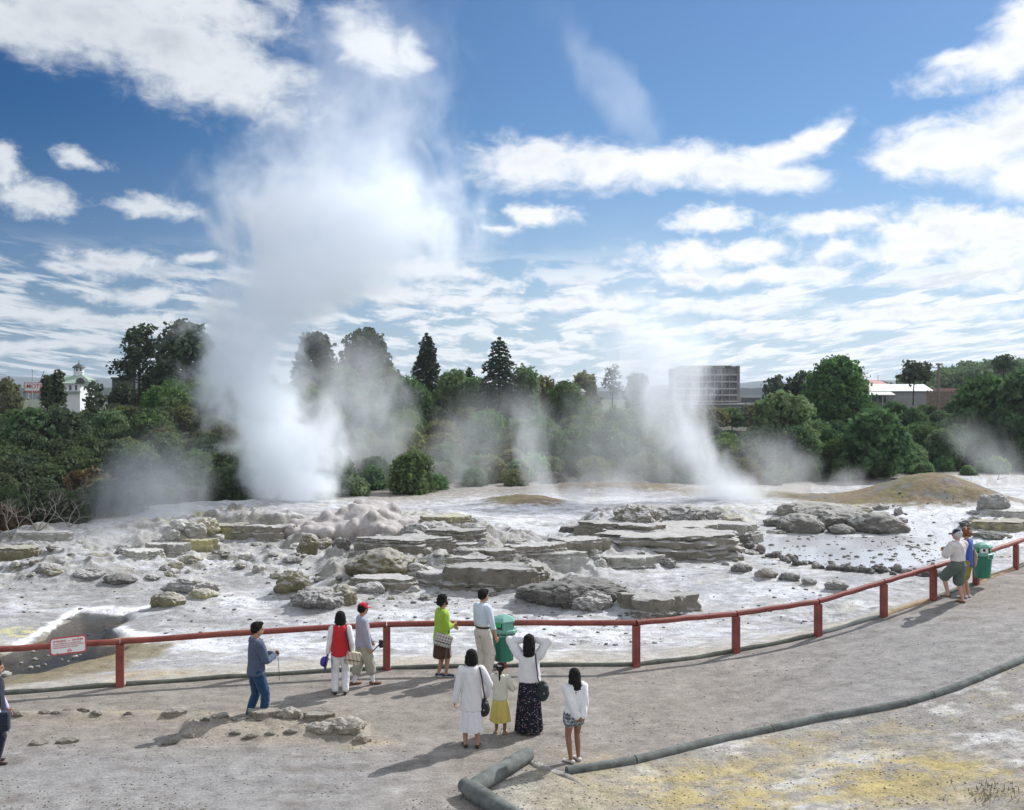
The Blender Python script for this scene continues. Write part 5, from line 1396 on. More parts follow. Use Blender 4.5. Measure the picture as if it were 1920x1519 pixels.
def slab_mesh(name, w, d, h, seed, layers=4, m=None, under=0.06):
    """flat topped ledge of weathered sheets with a ragged, chipped front"""
    rs = random.Random(seed); n = 120
    so = rs.uniform(0, 99)
    cs = [(math.cos(2 * math.pi * k / n), math.sin(2 * math.pi * k / n)) for k in range(n)]
    base = [0.95 + 0.38 * mnoise.noise((c * 1.2 + so, s * 1.2, so)) + 0.22 * mnoise.noise((c * 3.0, s * 3.0 + so, so)) + 0.05 * mnoise.noise((c * 7 + so, s * 7, so)) for c, s in cs]
    cuts = sorted([rs.uniform(0.12, 0.9) for _ in range(layers - 1)])
    lv = [0.0] + cuts + [1.0]
    rings = []
    def ring(z, lay, i, rough):
        out = []
        for k, (c, s) in enumerate(cs):
            chip = 0.16 * max(0, mnoise.noise((c * 2.6 + i * 9.1 + so, s * 2.6, i * 4.3)))          # whole sectors of a sheet broken away
            jag = rough * (0.07 * mnoise.noise((c * 9 + so, s * 9, i * 8.7)) + 0.035 * mnoise.noise((c * 22, s * 22 + so, i * 15.1)))
            r = max(0.2, base[k] * (lay - chip) + jag)
            zz = z + 0.10 * h * mnoise.noise((c * 1.6 + so, s * 1.6, i * .4)) + 0.05 * h * mnoise.noise((c * 8 + so, s * 8, i))
            out.append((c * r * w / 2, s * r * d / 2, zz))
        return out
    rings.append(ring(-0.5 * h - 0.1, 1.12, 0, 1.5))
    rings.append(ring(-0.02 * h, 1.10, 0, 2.0))
    for i in range(layers):
        z0, z1 = lv[i] * h, lv[i + 1] * h; g = z1 - z0
        lay = 1.08 - 0.12 * (i / layers) + rs.uniform(-0.03, 0.02)
        rings.append(ring(z0 + 0.10 * g, lay - 0.02, i + .2, 1.8))
        rings.append(ring(z0 + 0.45 * g, lay - 0.01, i + .3, 1.2))
        rings.append(ring(z1 - 0.16 * g, lay + 0.012, i + .4, 1.0))
        rings.append(ring(z1 - 0.02 * g, lay - 0.02, i + .5, 1.0))
    last = rings[-1]
    for s in (0.95, 0.85, 0.72, 0.55, 0.35, 0.12):
        rr = []
        for k in range(n):
            x, y = last[k][0] * s, last[k][1] * s
            zz = last[k][2] * s + h * (1 - s) + 0.16 * h * mnoise.noise((x * 1.1 + so, y * 1.1, 1)) * (1 - s * .5) + 0.06 * h * mnoise.noise((x * 4 + so, y * 4, 1)) - 0.1 * h * max(0, y) / d
            rr.append((x, y, zz))
        rings.append(rr)
    mb = MB().rings(rings)
    me = bpy.data.meshes.new(name); me.from_pydata([tuple(v) for v in mb.v], [], mb.f); me.update()
    me.materials.append(m); me.shade_smooth()
    try: me.set_sharp_from_angle(angle=R(42))
    except Exception: pass
    return me
def boulder_mesh(name, w, d, h, seed, m=None, ang=0.75, sub=5, rough=0.12):
    """angular boulder: planes cut from a sphere, then weathered"""
    rs = random.Random(seed)
    bm = bmesh.new(); bmesh.ops.create_icosphere(bm, subdivisions=sub, radius=1.0)
    pl = []
    for _ in range(13):
        v = Vector((rs.gauss(0, 1), rs.gauss(0, 1), rs.gauss(0, 0.8))).normalized(); pl.append((v, rs.uniform(0.72, 1.0)))
    so = Vector((rs.uniform(0, 50), rs.uniform(0, 50), rs.uniform(0, 50)))
    for v in bm.verts:
        dr = v.co.normalized(); r = 1.05
        for nrm, dist in pl:
            t = dr.dot(nrm)
            if t > 0.05: r = min(r, dist / t)
        r = ang * r + (1 - ang) * 0.95
        q = Vector((dr.x * w, dr.y * d, dr.z * h * 1.3)) / max(w, h)
        r *= 1 + rough * 1.6 * mnoise.noise(q * 1.8 + so) + rough * 1.0 * mnoise.noise(q * 4.2 + so) + rough * 0.55 * mnoise.noise(q * 9 + so) + rough * 0.25 * mnoise.noise(q * 20 + so)
        cr = abs(mnoise.noise(q * 2.6 + so * 1.7)); r *= 1 - 0.08 * max(0, 1 - cr / 0.05)
        v.co = Vector((dr.x * r * w / 2, dr.y * r * d / 2, (dr.z * r * 0.62 + 0.36) * h))
    me = bpy.data.meshes.new(name); bm.to_mesh(me); bm.free()
    me.materials.append(m); me.shade_smooth()
    try: me.set_sharp_from_angle(angle=R(50))
    except Exception: pass
    return me
def put_mesh(name, me, g, label, cat, group=None, rz=0.0):
    o = bpy.data.objects.new(name, me); COL.objects.link(o)
    o.location = g; o.rotation_euler = (0, 0, rz)
    return tag(o, label, cat, group)
RSEED = [500]
def rock(kind, mt, px, py, w, h, label, dep=0.75, layers=4, group=None, ang=0.8, rz=0.0, rough=0.13):
    """w, h in photo pixels, foot of the rock at px, py"""
    RSEED[0] += 1
    g = GZ(px, py); k = g.y / F; W_ = w * k; H = h * k * (1.0 if kind == 'slab' else 1.0)
    D_ = W_ * dep
    g = g + Vector((0, D_ * 0.38, 0))
    g.z = min(g.z, gz(g.x, g.y)) if kind != 'slab' else GZ(px, py).z
    if kind == 'slab': me = slab_mesh('rock_ledge', W_, D_, H * 0.85, RSEED[0], max(2, layers - 2), RM[mt]); nm = 'rock_ledge'
    elif kind == 'mound': me = boulder_mesh('sinter_mound', W_ * 1.1, D_ * 1.2, H * 1.05, RSEED[0], RM[mt], 0.35, 6, rough * 1.25); nm = 'sinter_mound'
    else: me = boulder_mesh('boulder', W_, D_, H * 1.05, RSEED[0], RM[mt], ang, 5, rough); nm = 'boulder'
    return put_mesh(nm, me, g - Vector((0, 0, (0.10 if kind == 'slab' else 0.14) * H)), label, {'rock_ledge': 'rock ledge', 'sinter_mound': 'mound', 'boulder': 'boulder'}[nm], group, rz)
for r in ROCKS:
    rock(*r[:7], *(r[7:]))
# pinkish lumpy geyser mound: many fused knobs
def geyser_mound():
    g = GZ(668, 1004); k = g.y / F
    bmv = []; rs = random.Random(3)
    o = empty('geyser_mound', g, 'lumpy pinkish geyser mound at the foot of the tall steam column', 'mound')
    balls = [(20, 12, 40, 46), (-20, 6, 34, 30), (60, 8, 36, 30), (-60, 10, 40, 26), (5, 40, 52, 62), (50, 42, 40, 44), (-40, 40, 50, 44), (-90, 45, 50, 30), (90, 30, 38, 28), (20, 70, 60, 66), (-110, 20, 30, 16), (100, 60, 44, 30)]
    meta = []
    for x, y, r, h in balls: meta.append((x * k, y * k * 1.5, 0, r * k, r * k * 1.1, h * k * .8))
    for i in range(46):
        b = rs.choice(balls); a = rs.uniform(0, 6.28); e = rs.uniform(0.0, 0.9)
        ce = math.sqrt(1 - e * e)
        meta.append((b[0] * k + math.cos(a) * b[2] * k * .9 * ce, b[1] * k * 1.5 - abs(math.sin(a)) * b[2] * k * ce * .9, b[3] * k * e * .72, *[rs.uniform(9, 17) * k] * 3))
    mb = MB(); bm = bmesh.new()
    for (x, y, z, rx, ry, rz_) in meta:
        bmesh.ops.create_icosphere(bm, subdivisions=3, radius=1, matrix=Matrix.Translation((x, y, z)) @ Matrix.Diagonal((rx, ry, rz_, 1)))
    m = remesh(bm, 'mound_crust', RM['pink'], o, 0.05, 7)
    co = np.empty(len(m.data.vertices) * 3, np.float32); m.data.vertices.foreach_get('co', co); co = co.reshape(-1, 3)
    nr = np.empty_like(co).ravel(); m.data.vertices.foreach_get('normal', nr); nr = nr.reshape(-1, 3)
    co = co + nr * (0.06 * fbm(co[:, 0] * 2.2 + co[:, 2], co[:, 1] * 2.2 - co[:, 2] * 1.5, 4, 91))[:, None]
    m.data.vertices.foreach_set('co', co.astype(np.float32).ravel()); m.data.update()
    return m
def remesh(bm, name, m, parent=None, vox=0.02, smooth=2, loc=None, disp=None):
    """fuse overlapping closed pieces into one continuous surface"""
    me = bpy.data.meshes.new(name); bm.to_mesh(me); bm.free()
    t = bpy.data.objects.new('tmp', me); COL.objects.link(t)
    r = t.modifiers.new('r', 'REMESH'); r.mode = 'VOXEL'; r.voxel_size = vox; r.adaptivity = 0
    if smooth:
        s = t.modifiers.new('s', 'SMOOTH'); s.factor = 0.5; s.iterations = smooth
    dg = bpy.context.evaluated_depsgraph_get()
    me2 = bpy.data.meshes.new_from_object(t.evaluated_get(dg))
    me2.name = name
    bpy.data.objects.remove(t); bpy.data.meshes.remove(me)
    if disp:
        n = len(me2.vertices); co = np.empty(n * 3, np.float32); me2.vertices.foreach_get('co', co)
        co = disp(co.reshape(-1, 3)); me2.vertices.foreach_set('co', co.astype(np.float32).ravel()); me2.update()
    me2.materials.clear()
    return link_mesh(name, me2, m, parent, True, loc)
geyser_mound()
# stones laid as a rim round the mud pool
def rim_stones():
    line = [(1396, 1008), (1404, 1026), (1436, 1042), (1490, 1056), (1560, 1067), (1640, 1072), (1720, 1078), (1785, 1080)]
    rs = random.Random(9); protos = [boulder_mesh('rim_stone', 1, 0.9, 0.8, 900 + i, RM['dark' if i % 3 else 'grey'], 0.85, 4) for i in range(6)]
    seg = []
    for (a, b), (c, d) in zip(line[:-1], line[1:]):
        n = max(2, int(math.hypot(c - a, (d - b)) / 6.5))
        seg += [(a + (c - a) * i / n, b + (d - b) * i / n) for i in range(n)]
    n = len(seg)
    for i, (x, y) in enumerate(seg):
        for q in range(2 if i % 2 else 1):
            xx, yy = x + rs.uniform(-5, 5), y + rs.uniform(-4, 4)
            g = GZ(xx, yy); s = rs.uniform(9, 20) * g.y / F
            o = put_mesh('rim_stone', protos[rs.randrange(6)], g, ('dark stone in the left bend of the rim round the mud pool' if i < n * .3 else ('dark stone in the middle of the rim round the mud pool' if i < n * .65 else 'dark stone in the right part of the rim round the mud pool')), 'stone', ('rim stones left' if i < n * .3 else ('rim stones middle' if i < n * .65 else 'rim stones right')), rs.uniform(0, 6.28))
            o.scale = (s, s * rs.uniform(.7, 1), s * rs.uniform(.6, 1.0))
    # pale stones by the dark pool
    for px, py, w in [(12, 1266, 16), (58, 1252, 9), (70, 1250, 7), (85, 1246, 6), (66, 1236, 8), (128, 1240, 5), (140, 1232, 9), (150, 1228, 5), (118, 1222, 5), (90, 1229, 5), (62, 1222, 7), (40, 1243, 6), (116, 1236, 5)]:
        g = G(px, py, WATER_L + 0.02); s = w * 1.3 * g.y / F
        o = put_mesh('pebble', protos[rs.randrange(6)], g - Vector((0, 0, 0.02)), 'small pale stone lying in the shallows of the dark pool', 'stone', 'pale stones in the dark pool', rs.uniform(0, 6.28))
        o.scale = (s, s * .8, s * .6); 
        o.material_slots[0].link = 'OBJECT'; o.material_slots[0].material = RM['pale']
    for i, (px, py, w) in enumerate([(84, 1338, 20), (104, 1339, 20), (124, 1333, 15), (156, 1334, 24), (180, 1338, 22), (30, 1342, 30), (240, 1341, 16), (325, 1341, 44), (440, 1380, 20), (470, 1382, 26), (505, 1380, 18), (545, 1376, 26), (520, 1345, 18), (318, 1396, 30), (124, 1393, 40), (75, 1396, 34), (440, 1352, 14), (385, 1352, 20)]):
        g = GZ(px, py); s = w * 1.15 * g.y / F
        o = put_mesh('pebble', protos[rs.randrange(6)], g - Vector((0, 0, 0.16 * s)), ('half buried brown stone edging the path left of the man in jeans' if px < 345 else 'half buried brown stone of the little bank beside the man in jeans'), 'stone', ('bank stones left' if px < 345 else 'bank stones right'), rs.uniform(-.5, .5))
        o.scale = (s, s * .55, s * .5)
        o.material_slots[0].link = 'OBJECT'; o.material_slots[0].material = RM['brown']
rim_stones()
def sinter_lumps():
    """broken lumps of crust between the ledges"""
    rs = random.Random(21)
    mt = ['pale', 'ledge', 'pale', 'grey', 'ledge', 'pale', 'grey', 'yellow']
    protos = [boulder_mesh('sinter_lump', 1, 0.9, 0.75, 950 + i, RM[mt[i]], 0.8, 4, 0.16) for i in range(8)]
    fields = [(0, 300, 1010, 1085, 34, 'left flats'), (300, 600, 1005, 1085, 50, 'left terraces'), (600, 860, 1010, 1125, 60, 'middle ledges'), (860, 1130, 1000, 1120, 52, 'ledges left of the great terrace'), (1130, 1420, 1020, 1075, 26, 'front of the great terrace'), (1440, 1700, 955, 1000, 26, 'shore rocks'), (1780, 1915, 955, 1015, 20, 'right edge ledges')]
    for x0, x1, y0, y1, n, zn in fields:
        for i in range(int(n * 0.62)):
            px, py = rs.uniform(x0, x1), rs.uniform(y0, y1)
            if zn == 'left flats' and rs.random() < .3: continue
            g = GZ(px, py); s = rs.choice((10, 13, 16, 20, 26, 34)) * g.y / F
            o = put_mesh('sinter_lump', protos[rs.randrange(8)], g - Vector((0, 0, 0.18 * s)), f'small broken lump of crust among the {zn}', 'rock', f'crust lumps, {zn}', rs.uniform(0, 6.28))
            o.scale = (s, s * rs.uniform(.7, 1.1), s * rs.uniform(.45, .8))
sinter_lumps()
def loose_stones():
    """dark grit stones strewn over the wet flats: too many to count"""
    rs = np.random.RandomState(4); V = []; Fc = []; nb = 0
    bm = bmesh.new(); bmesh.ops.create_icosphere(bm, subdivisions=1, radius=1); ico = np.array([v.co[:] for v in bm.verts]); fc = np.array([[v.index for v in f.verts] for f in bm.faces]); bm.free()
    fields = [(1420, 1760, 1000, 1070, 260), (1640, 1910, 950, 1050, 300), (700, 1180, 1100, 1160, 320), (900, 1250, 1150, 1215, 150), (250, 700, 1060, 1130, 160), (1000, 1180, 1090, 1140, 160), (300, 620, 1140, 1200, 70), (1180, 1600, 1080, 1170, 160), (0, 260, 1090, 1170, 60)]
    pts = []
    for x0, x1, y0, y1, n in fields:
        for _ in range(n): pts.append((rs.uniform(x0, x1), rs.uniform(y0, y1)))
    pts = np.array(pts)
    Y = F * (CZ + 0.3) / (pts[:, 1] - HZ); X = (pts[:, 0] - 960) / F * Y
    Z = ground_z(X, Y)
    inp = poly_sd(pts[:, 0], pts[:, 1], POOL_R) < 0
    Z = np.where(inp, WATER_R, Z)
    for i in range(len(pts)):
        s = (0.016 + 0.065 * rs.rand() ** 4) * (1.35 if pts[i, 1] < 1075 else 0.85)
        q = ico * (1 + rs.normal(0, 0.18, (len(ico), 1))) * np.array([s * rs.uniform(.8, 1.6), s, s * 0.6]) + np.array([X[i], Y[i], Z[i] + s * 0.15])
        V.append(q); Fc.append(fc + nb); nb += len(ico)
    me = np_mesh('loose_stones', np.concatenate(V), np.concatenate(Fc)); me.materials.append(RM['dark'])
    o = link_mesh('loose_stones', me); tag(o, 'dark loose stones strewn over the wet sinter flats', 'stones', None, 'stuff')
loose_stones()

def path_gravel():
    """loose chips on the rolled gravel: too many to count"""
    rs = np.random.RandomState(14)
    bm = bmesh.new(); bmesh.ops.create_icosphere(bm, subdivisions=1, radius=1); ico = np.array([v.co[:] for v in bm.verts]); fc = np.array([[v.index for v in f.verts] for f in bm.faces]); bm.free()
    px = rs.uniform(-30, 1940, 9000); py = 1519 - 360 * rs.rand(9000) ** 1.5
    Y = F * CZ / (py - HZ); X = (px - 960) / F * Y
    b = Y - fence_y(X); Z = ground_z(X, Y)
    keep = (b < -0.1) & (fbm(X * 0.5, Y * 0.5, 3, 410) > -0.12)
    X, Y, Z = X[keep], Y[keep], Z[keep]; n = len(X)
    s = 0.005 + 0.011 * rs.rand(n) ** 4
    V = (ico[None] * (1 + rs.normal(0, .2, (n, len(ico), 1)))) * (s[:, None, None] * np.array([1.3, 1.0, .7])) + np.stack([X, Y, Z + s * .3], 1)[:, None]
    Fc = fc[None] + (np.arange(n) * len(ico))[:, None, None]
    me = np_mesh('gravel', V.reshape(-1, 3), Fc.reshape(-1, 3)); me.materials.append(RM['brown'])
    tag(link_mesh('gravel', me), 'loose grey gravel chips lying on the path', 'gravel', None, 'stuff')
path_gravel()
# ------------------------------------------------------------------ railing, bins, sign, kerb logs
RAILR = mat('brick red paint', (0.21, 0.046, 0.036), 0.6, 0.38, 4.0, 0.3, 30)
LOGG = mat('tanalised log', (0.135, 0.148, 0.14), 0.9, 0.4, 5.0, 0.5)
LOGD = mat('dark edging log', (0.085, 0.092, 0.075), 0.95, 0.4, 4.0, 0.5)
LOGO = mat('orange brown log', (0.38, 0.27, 0.17), 0.9, 0.35, 4.0, 0.5)
_nt = NT(RAILR.node_tree); _b = _nt.n['Principled BSDF']
_ps = _nt.new('ShaderNodeNewGeometry').outputs['Position']
_ch = _nt.sstep(_nt.noise(_ps, 9.0, 6, 0.7), 0.60, 0.66)
_st = _nt.noise(_nt.vmath('MULTIPLY', _ps, (1.2, 1.2, 4.0)), 1.6, 4, 0.6)
_c = _nt.mix(_nt.lin(_st, 0.3, 0.7, 0.0, 0.55), _b.inputs['Base Color'].links[0].from_socket, (0.30, 0.10, 0.075, 1))
_nt.put(_b.inputs['Base Color'], _nt.mix(_nt.math('MULTIPLY', _ch, 0.6), _c, (0.20, 0.145, 0.115, 1)))
BING = mat('bin green', (0.030, 0.185, 0.125), 0.38, 0.12, 4.0)
BINL = mat('bin lid green', (0.16, 0.36, 0.30), 0.40, 0.12, 4.0)
BINO = mat('bin flap green', (0.02, 0.36, 0.10), 0.35, 0.1, 4.0)
DARK = mat('dark opening', (0.015, 0.02, 0.018), 0.8, 0.2, 4.0)
RAIL_PY = [1238, 1219, 1203, 1185, 1170.5, 1168, 1168, 1151, 1128, 1091, 1063, 1041, 1017, 993, 968]
def railing():
    o = empty('railing', FENCE[6], 'long brick red wooden railing along the path', 'railing')
    tops = [P(px, ry, f.y) - FENCE[6] for (px, _), ry, f in zip(FENCE_PX, RAIL_PY, FENCE)]
    feet = [Vector((f.x, f.y, gz(f.x, f.y) - 0.35)) - FENCE[6] for f in FENCE]
    for i, (a, b) in enumerate(zip(feet, tops)):
        m = MB(); d = (FENCE[min(i + 1, len(FENCE) - 1)] - FENCE[max(i - 1, 0)]); az = math.atan2(d.y, d.x)
        h = b.z - 0.055 - a.z
        m.box((a.x, a.y, a.z + h / 2), (0.155, 0.13, h), az)
        m.build('post', RAILR, o, bevel=0.012)
    runs = [(0, 1), (1, 2), (2, 4), (4, 6), (6, 7), (7, 8), (8, 9), (9, 10), (10, 11), (11, 12), (12, 13), (13, 14)]
    for a, b in runs:
        d = (tops[b] - tops[a]).normalized() * 0.012
        n = 9; pts = []
        for q in range(n):
            f = q / (n - 1); p = tops[a].lerp(tops[b], f)
            if b - a == 2: p = tops[a].lerp(tops[a + 1], f * 2) if f < .5 else tops[a + 1].lerp(tops[b], f * 2 - 1)
            pts.append(p + Vector((0, 0, 0.006 * math.sin(q * 2.1 + a))))
        pts[0] = pts[0] + d; pts[-1] = pts[-1] - d
        MB().tube(pts, 0.062, 12).build('rail', RAILR, o, True)
railing()
def edging():
    """half buried logs along the far edge of the path"""
    for i in range(len(FENCE) - 1):
        a, b = FENCE[i], FENCE[i + 1]
        d = (b - a).normalized()
        lab = None
        n = 6; pts = []
        for q in range(n):
            p = a.lerp(b, q / (n - 1)) + (d * 0.08 if q == 0 else (-d * 0.08 if q == n - 1 else Vector()))
            off = Vector((0, 0.0, 0.0)); z = gz(p.x, p.y - 0.25) - 0.005 + 0.012 * math.sin(q * 1.7 + i)
            pts.append(Vector((p.x, p.y + 0.09, z)))
        m = LOGD if i < 8 else (LOGO if i in (9, 11) else LOGG)
        txt = ['dark edging log left of the warning sign', 'mossy edging log below the warning sign', 'dark edging log behind the man in jeans', 'dark edging log behind the couple in red', 'dark edging log at the feet of the woman in green', 'dark edging log right of the near bin', 'dark edging log below the first rising stretch of railing', 'dark edging log below the middle of the rising railing', 'greenish edging log left of the elderly couple', 'orange brown edging log at the feet of the elderly man', 'grey edging log beneath the elderly couple', 'orange brown edging log right of the far bin', 'grey edging log at the right edge of the railing', 'grey edging log beyond the right edge'][i]
        mm = MB().tube(pts, [0.075, 0.08, 0.075, 0.078, 0.08, 0.072], 10)
        o = mm.build('edging_log', m, None, True)
        tag(o, txt, 'log', 'edging logs along the railing')
edging()
def kerb_logs():
    L = NEARLOG; cuts = [1.0, 2.0, 2.5, 3.0, 4.0, 4.5, 5.45, 6.3, 7.0]
    def at(t):
        i = min(int(t), len(L) - 2); return L[i].lerp(L[i + 1], t - i)
    t0 = 0.0
    names = ['end nearest the log corner', 'second from the log corner', 'third from the log corner', 'fourth from the log corner', 'fifth from the log corner', 'sixth from the log corner', 'seventh from the log corner', 'eighth from the log corner', 'ninth from the log corner', 'tenth from the log corner', 'eleventh from the log corner', 'twelfth from the log corner', 'thirteenth from the log corner']
    for i, t1 in enumerate(cuts):
        pts = []
        for q in range(7):
            f = 0.004 + 0.992 * q / 6
            p = at(t0 + (t1 - t0) * f); pts.append(Vector((p.x, p.y, gz(p.x, p.y) + 0.035)))
        rr = 0.071 + 0.005 * math.sin(i * 2.2)
        o = MB().tube(pts, [rr * (1 + 0.03 * math.sin(q * 2.6 + i)) for q in range(7)], 14).build('kerb_log', LOGG, None, True)
        tag(o, f'grey green kerb log {names[i]}', 'log', 'kerb logs along the near side of the path')
        t0 = t1
    a, b, c = CORNER
    u = (a - b).normalized()
    pts = [b.lerp(a, f) + Vector((0, 0, 0.11)) for f in np.linspace(0.0, 1.0, 7)]
    o = MB().tube(pts, [0.125, .13, .13, .128, .125, .125, .115], 16).build('kerb_log', LOGG, None, True)
    tag(o, 'thick pale log of the corner, pointing up to the girl', 'log')
    pts = [b.lerp(c, f) + Vector((-0.03, 0, 0.13)) for f in np.linspace(-0.10, 1.0, 7)]
    o = MB().tube(pts, [0.10, .135, .135, .13, .13, .13, .13], 16).build('kerb_log', LOGG, None, True)
    tag(o, 'thick grey log of the corner running out of the picture bottom', 'log')
    # torn edge of the turf behind the corner
    pts = [GP(x, y) for x, y in ((992, 1428), (1010, 1438), (1035, 1447), (1062, 1455), (1085, 1466), (1095, 1474))]
    o = MB().tube([p + Vector((0, 0, -0.05)) for p in pts], [.07, .10, .06, .09, .06, .05], 8).build('earth_lip', RM['brown'], None, True)
    tag(o, 'crumbling earth lip between the two log ends', 'earth bank')
kerb_logs()
def bin_(px, py_top, py_bot, Y, label, rz=0.0, poster=False):
    top = P(px, py_top, Y); bot = P(px, py_bot, Y); H = top.z - bot.z; s = H / 0.93
    o = empty('litter_bin', bot, label, 'bin', 'green litter bins on the railing', rz)
    n = 12
    def ring(r, z, sq=0.92): return [(r * math.cos(2 * math.pi * (k + .5) / n) * s, r * sq * math.sin(2 * math.pi * (k + .5) / n) * s, z * s) for k in range(n)]
    b = MB().rings([ring(.185, 0), ring(.205, 0.01), ring(.245, .55), ring(.252, .56), ring(.255, .60)]); b.build('body', BING, o, bevel=0.006)
    c = MB().rings([ring(.270, .585), ring(.290, .592), ring(.292, .645), ring(.27, .655), ring(.24, .655)]); c.build('collar', BINL, o, bevel=0.006)
    # hexagonal hood: posts, apertures, faceted roof
    m = 6
    def hexr(r, z, ph=math.pi / 6): return [(r * math.cos(2 * math.pi * k / m + ph) * s, r * .92 * math.sin(2 * math.pi * k / m + ph) * s, z * s) for k in range(m)]
    MB().rings([hexr(.245, .65), hexr(.235, .665), hexr(.232, .835), hexr(.232, .84)]).build('hood', BINL, o)
    r = MB().rings([hexr(.262, .80), hexr(.268, .83), hexr(.20, .885), hexr(.10, .925), hexr(.03, .935)]); r.build('hood_roof', BINL, o)
    for k in range(m):
        a = 2 * math.pi * (k + .5) / m + math.pi / 6
        ca, sa = math.cos(a), math.sin(a) * .92
        if k % 3 == 1 and not poster: continue
        rd = 0.204 * s
        f = MB().box((ca * rd, sa * rd, .735 * s), (0.016 * s, 0.175 * s, 0.125 * s), rz=math.atan2(sa, ca))
        if poster and k == 3: 
            q = f.build('poster', WHITES, o)
            MB().box((ca * (rd + .01), sa * (rd + .01), .745 * s), (0.012 * s, 0.06 * s, 0.06 * s), rz=math.atan2(sa, ca)).build('pictogram', DARK, q)
            continue
        ap = f.build('opening', DARK, o)
        MB().box((ca * (rd + .004), sa * (rd + .004), .748 * s), (0.016 * s, 0.15 * s, 0.085 * s), rz=math.atan2(sa, ca)).build('flap', BINO, ap)
    for dx in (-.07, .07):
        MB().box((dx * s, -.262 * s, .575 * s), (.022 * s, .05 * s, .10 * s)).build('latch', BINL, o, bevel=0.004)
    MB().box((0, -.268 * s, .548 * s), (.19 * s, .025 * s, .022 * s)).build('latch_bar', BINL, o, bevel=0.003)
    return o
bin_(944, 1153, 1238, FENCE[5].y - 0.38, 'green litter bin on the railing beside the man in the white shirt')
bin_(1842, 1017, 1083, FENCE[11].y - 0.25, 'green litter bin behind the elderly couple', 0.35, True)
def warning_sign():
    a = P(100, 1211, FENCE[1].y + (FENCE[2].y - FENCE[1].y) * .55); b = P(158, 1205, FENCE[1].y + (FENCE[2].y - FENCE[1].y) * .72)
    fd = FENCE[2] - FENCE[1]; fz = math.atan2(fd.y, fd.x)
    c = (a + b) / 2; c += Vector((math.sin(fz), -math.cos(fz), 0)) * 0.085; ang = math.atan2(b.z - a.z, b.x - a.x)
    o = empty('warning_sign', c, 'white warning sign with red border fixed to the railing', 'sign')
    o.rotation_euler = (R(-12), -ang, fz)
    def rr(w, h, r, y):
        out = []
        for cx, cz, s in ((w / 2 - r, h / 2 - r, 0), (-w / 2 + r, h / 2 - r, 90), (-w / 2 + r, -h / 2 + r, 180), (w / 2 - r, -h / 2 + r, 270)):
            for q in range(6):
                t = R(s + 18 * q); out.append((cx + r * math.cos(t), y, cz + r * math.sin(t)))
        return out
    w = 0.67; h = 0.335
    MB().rings([rr(w, h, .06, .012), rr(w, h, .06, -.004)]).build('border', REDW, o)
    MB().rings([rr(w - .05, h - .05, .045, -.003), rr(w - .05, h - .05, .045, -.008)]).build('panel', WHITES, o)
    rx = (math.pi / 2, 0, 0)
    text_mesh('WARNING  —  DANGER', .050, REDW, o, 'heading', (0, -.010, .092), rx, .001, .0012)
    for i, t in enumerate(('PLEASE OBSERVE ALL DANGER SIGNS', 'STAND IN GRP WHILE TOURING SPECIAL', 'CARE IS REQUIRED IN THIS AREA')):
        text_mesh(t, .031, REDW, o, 'text_line', (-.275, -.010, .042 - i * .037), rx, .001, 0.0004, 'LEFT')
    ri = MB()
    n = 20; c0 = [(0.02 + .036 * math.cos(2 * math.pi * k / n), -.0095, -.105 + .036 * math.sin(2 * math.pi * k / n)) for k in range(n + 1)]
    ri.tube(c0, .004, 5, False); ri.tube([(-.012, -.0095, -.13), (.05, -.0095, -.08)], .004, 5); ri.tube([(.0, -.0095, -.09), (.03, -.0095, -.11), (.04, -.0095, -.10)], .006, 5)
    ri.build('pictogram', REDW, o)
    for x, z in ((.19, .135), (-.2, -.135)): MB().tube([(x, -.006, z), (x, -.014, z)], .009, 8).build('bolt', DARK, o)
warning_sign()
def grass_stalks():
    rs = random.Random(8); g = G(1880, 1522, 0)
    mb = MB()
    for i in range(70):
        x, y = rs.gauss(.05, .26), rs.uniform(-.2, .3); h = rs.uniform(.10, .36); l = rs.uniform(-.1, .1)
        mb.tube([(x, y, -.02), (x + l * .4, y, h * .6), (x + l, y, h * .82), (x + l * 1.1, y, h * .92), (x + l * 1.2, y, h * 1.06)], [.004, .003, .003, .009, .002], 5)
    o = mb.build('dry_grass', RM['yellow'], None, True, g)
    tag(o, 'tuft of dry grass stalks at the bottom right corner', 'grass', None, 'stuff')
grass_stalks()
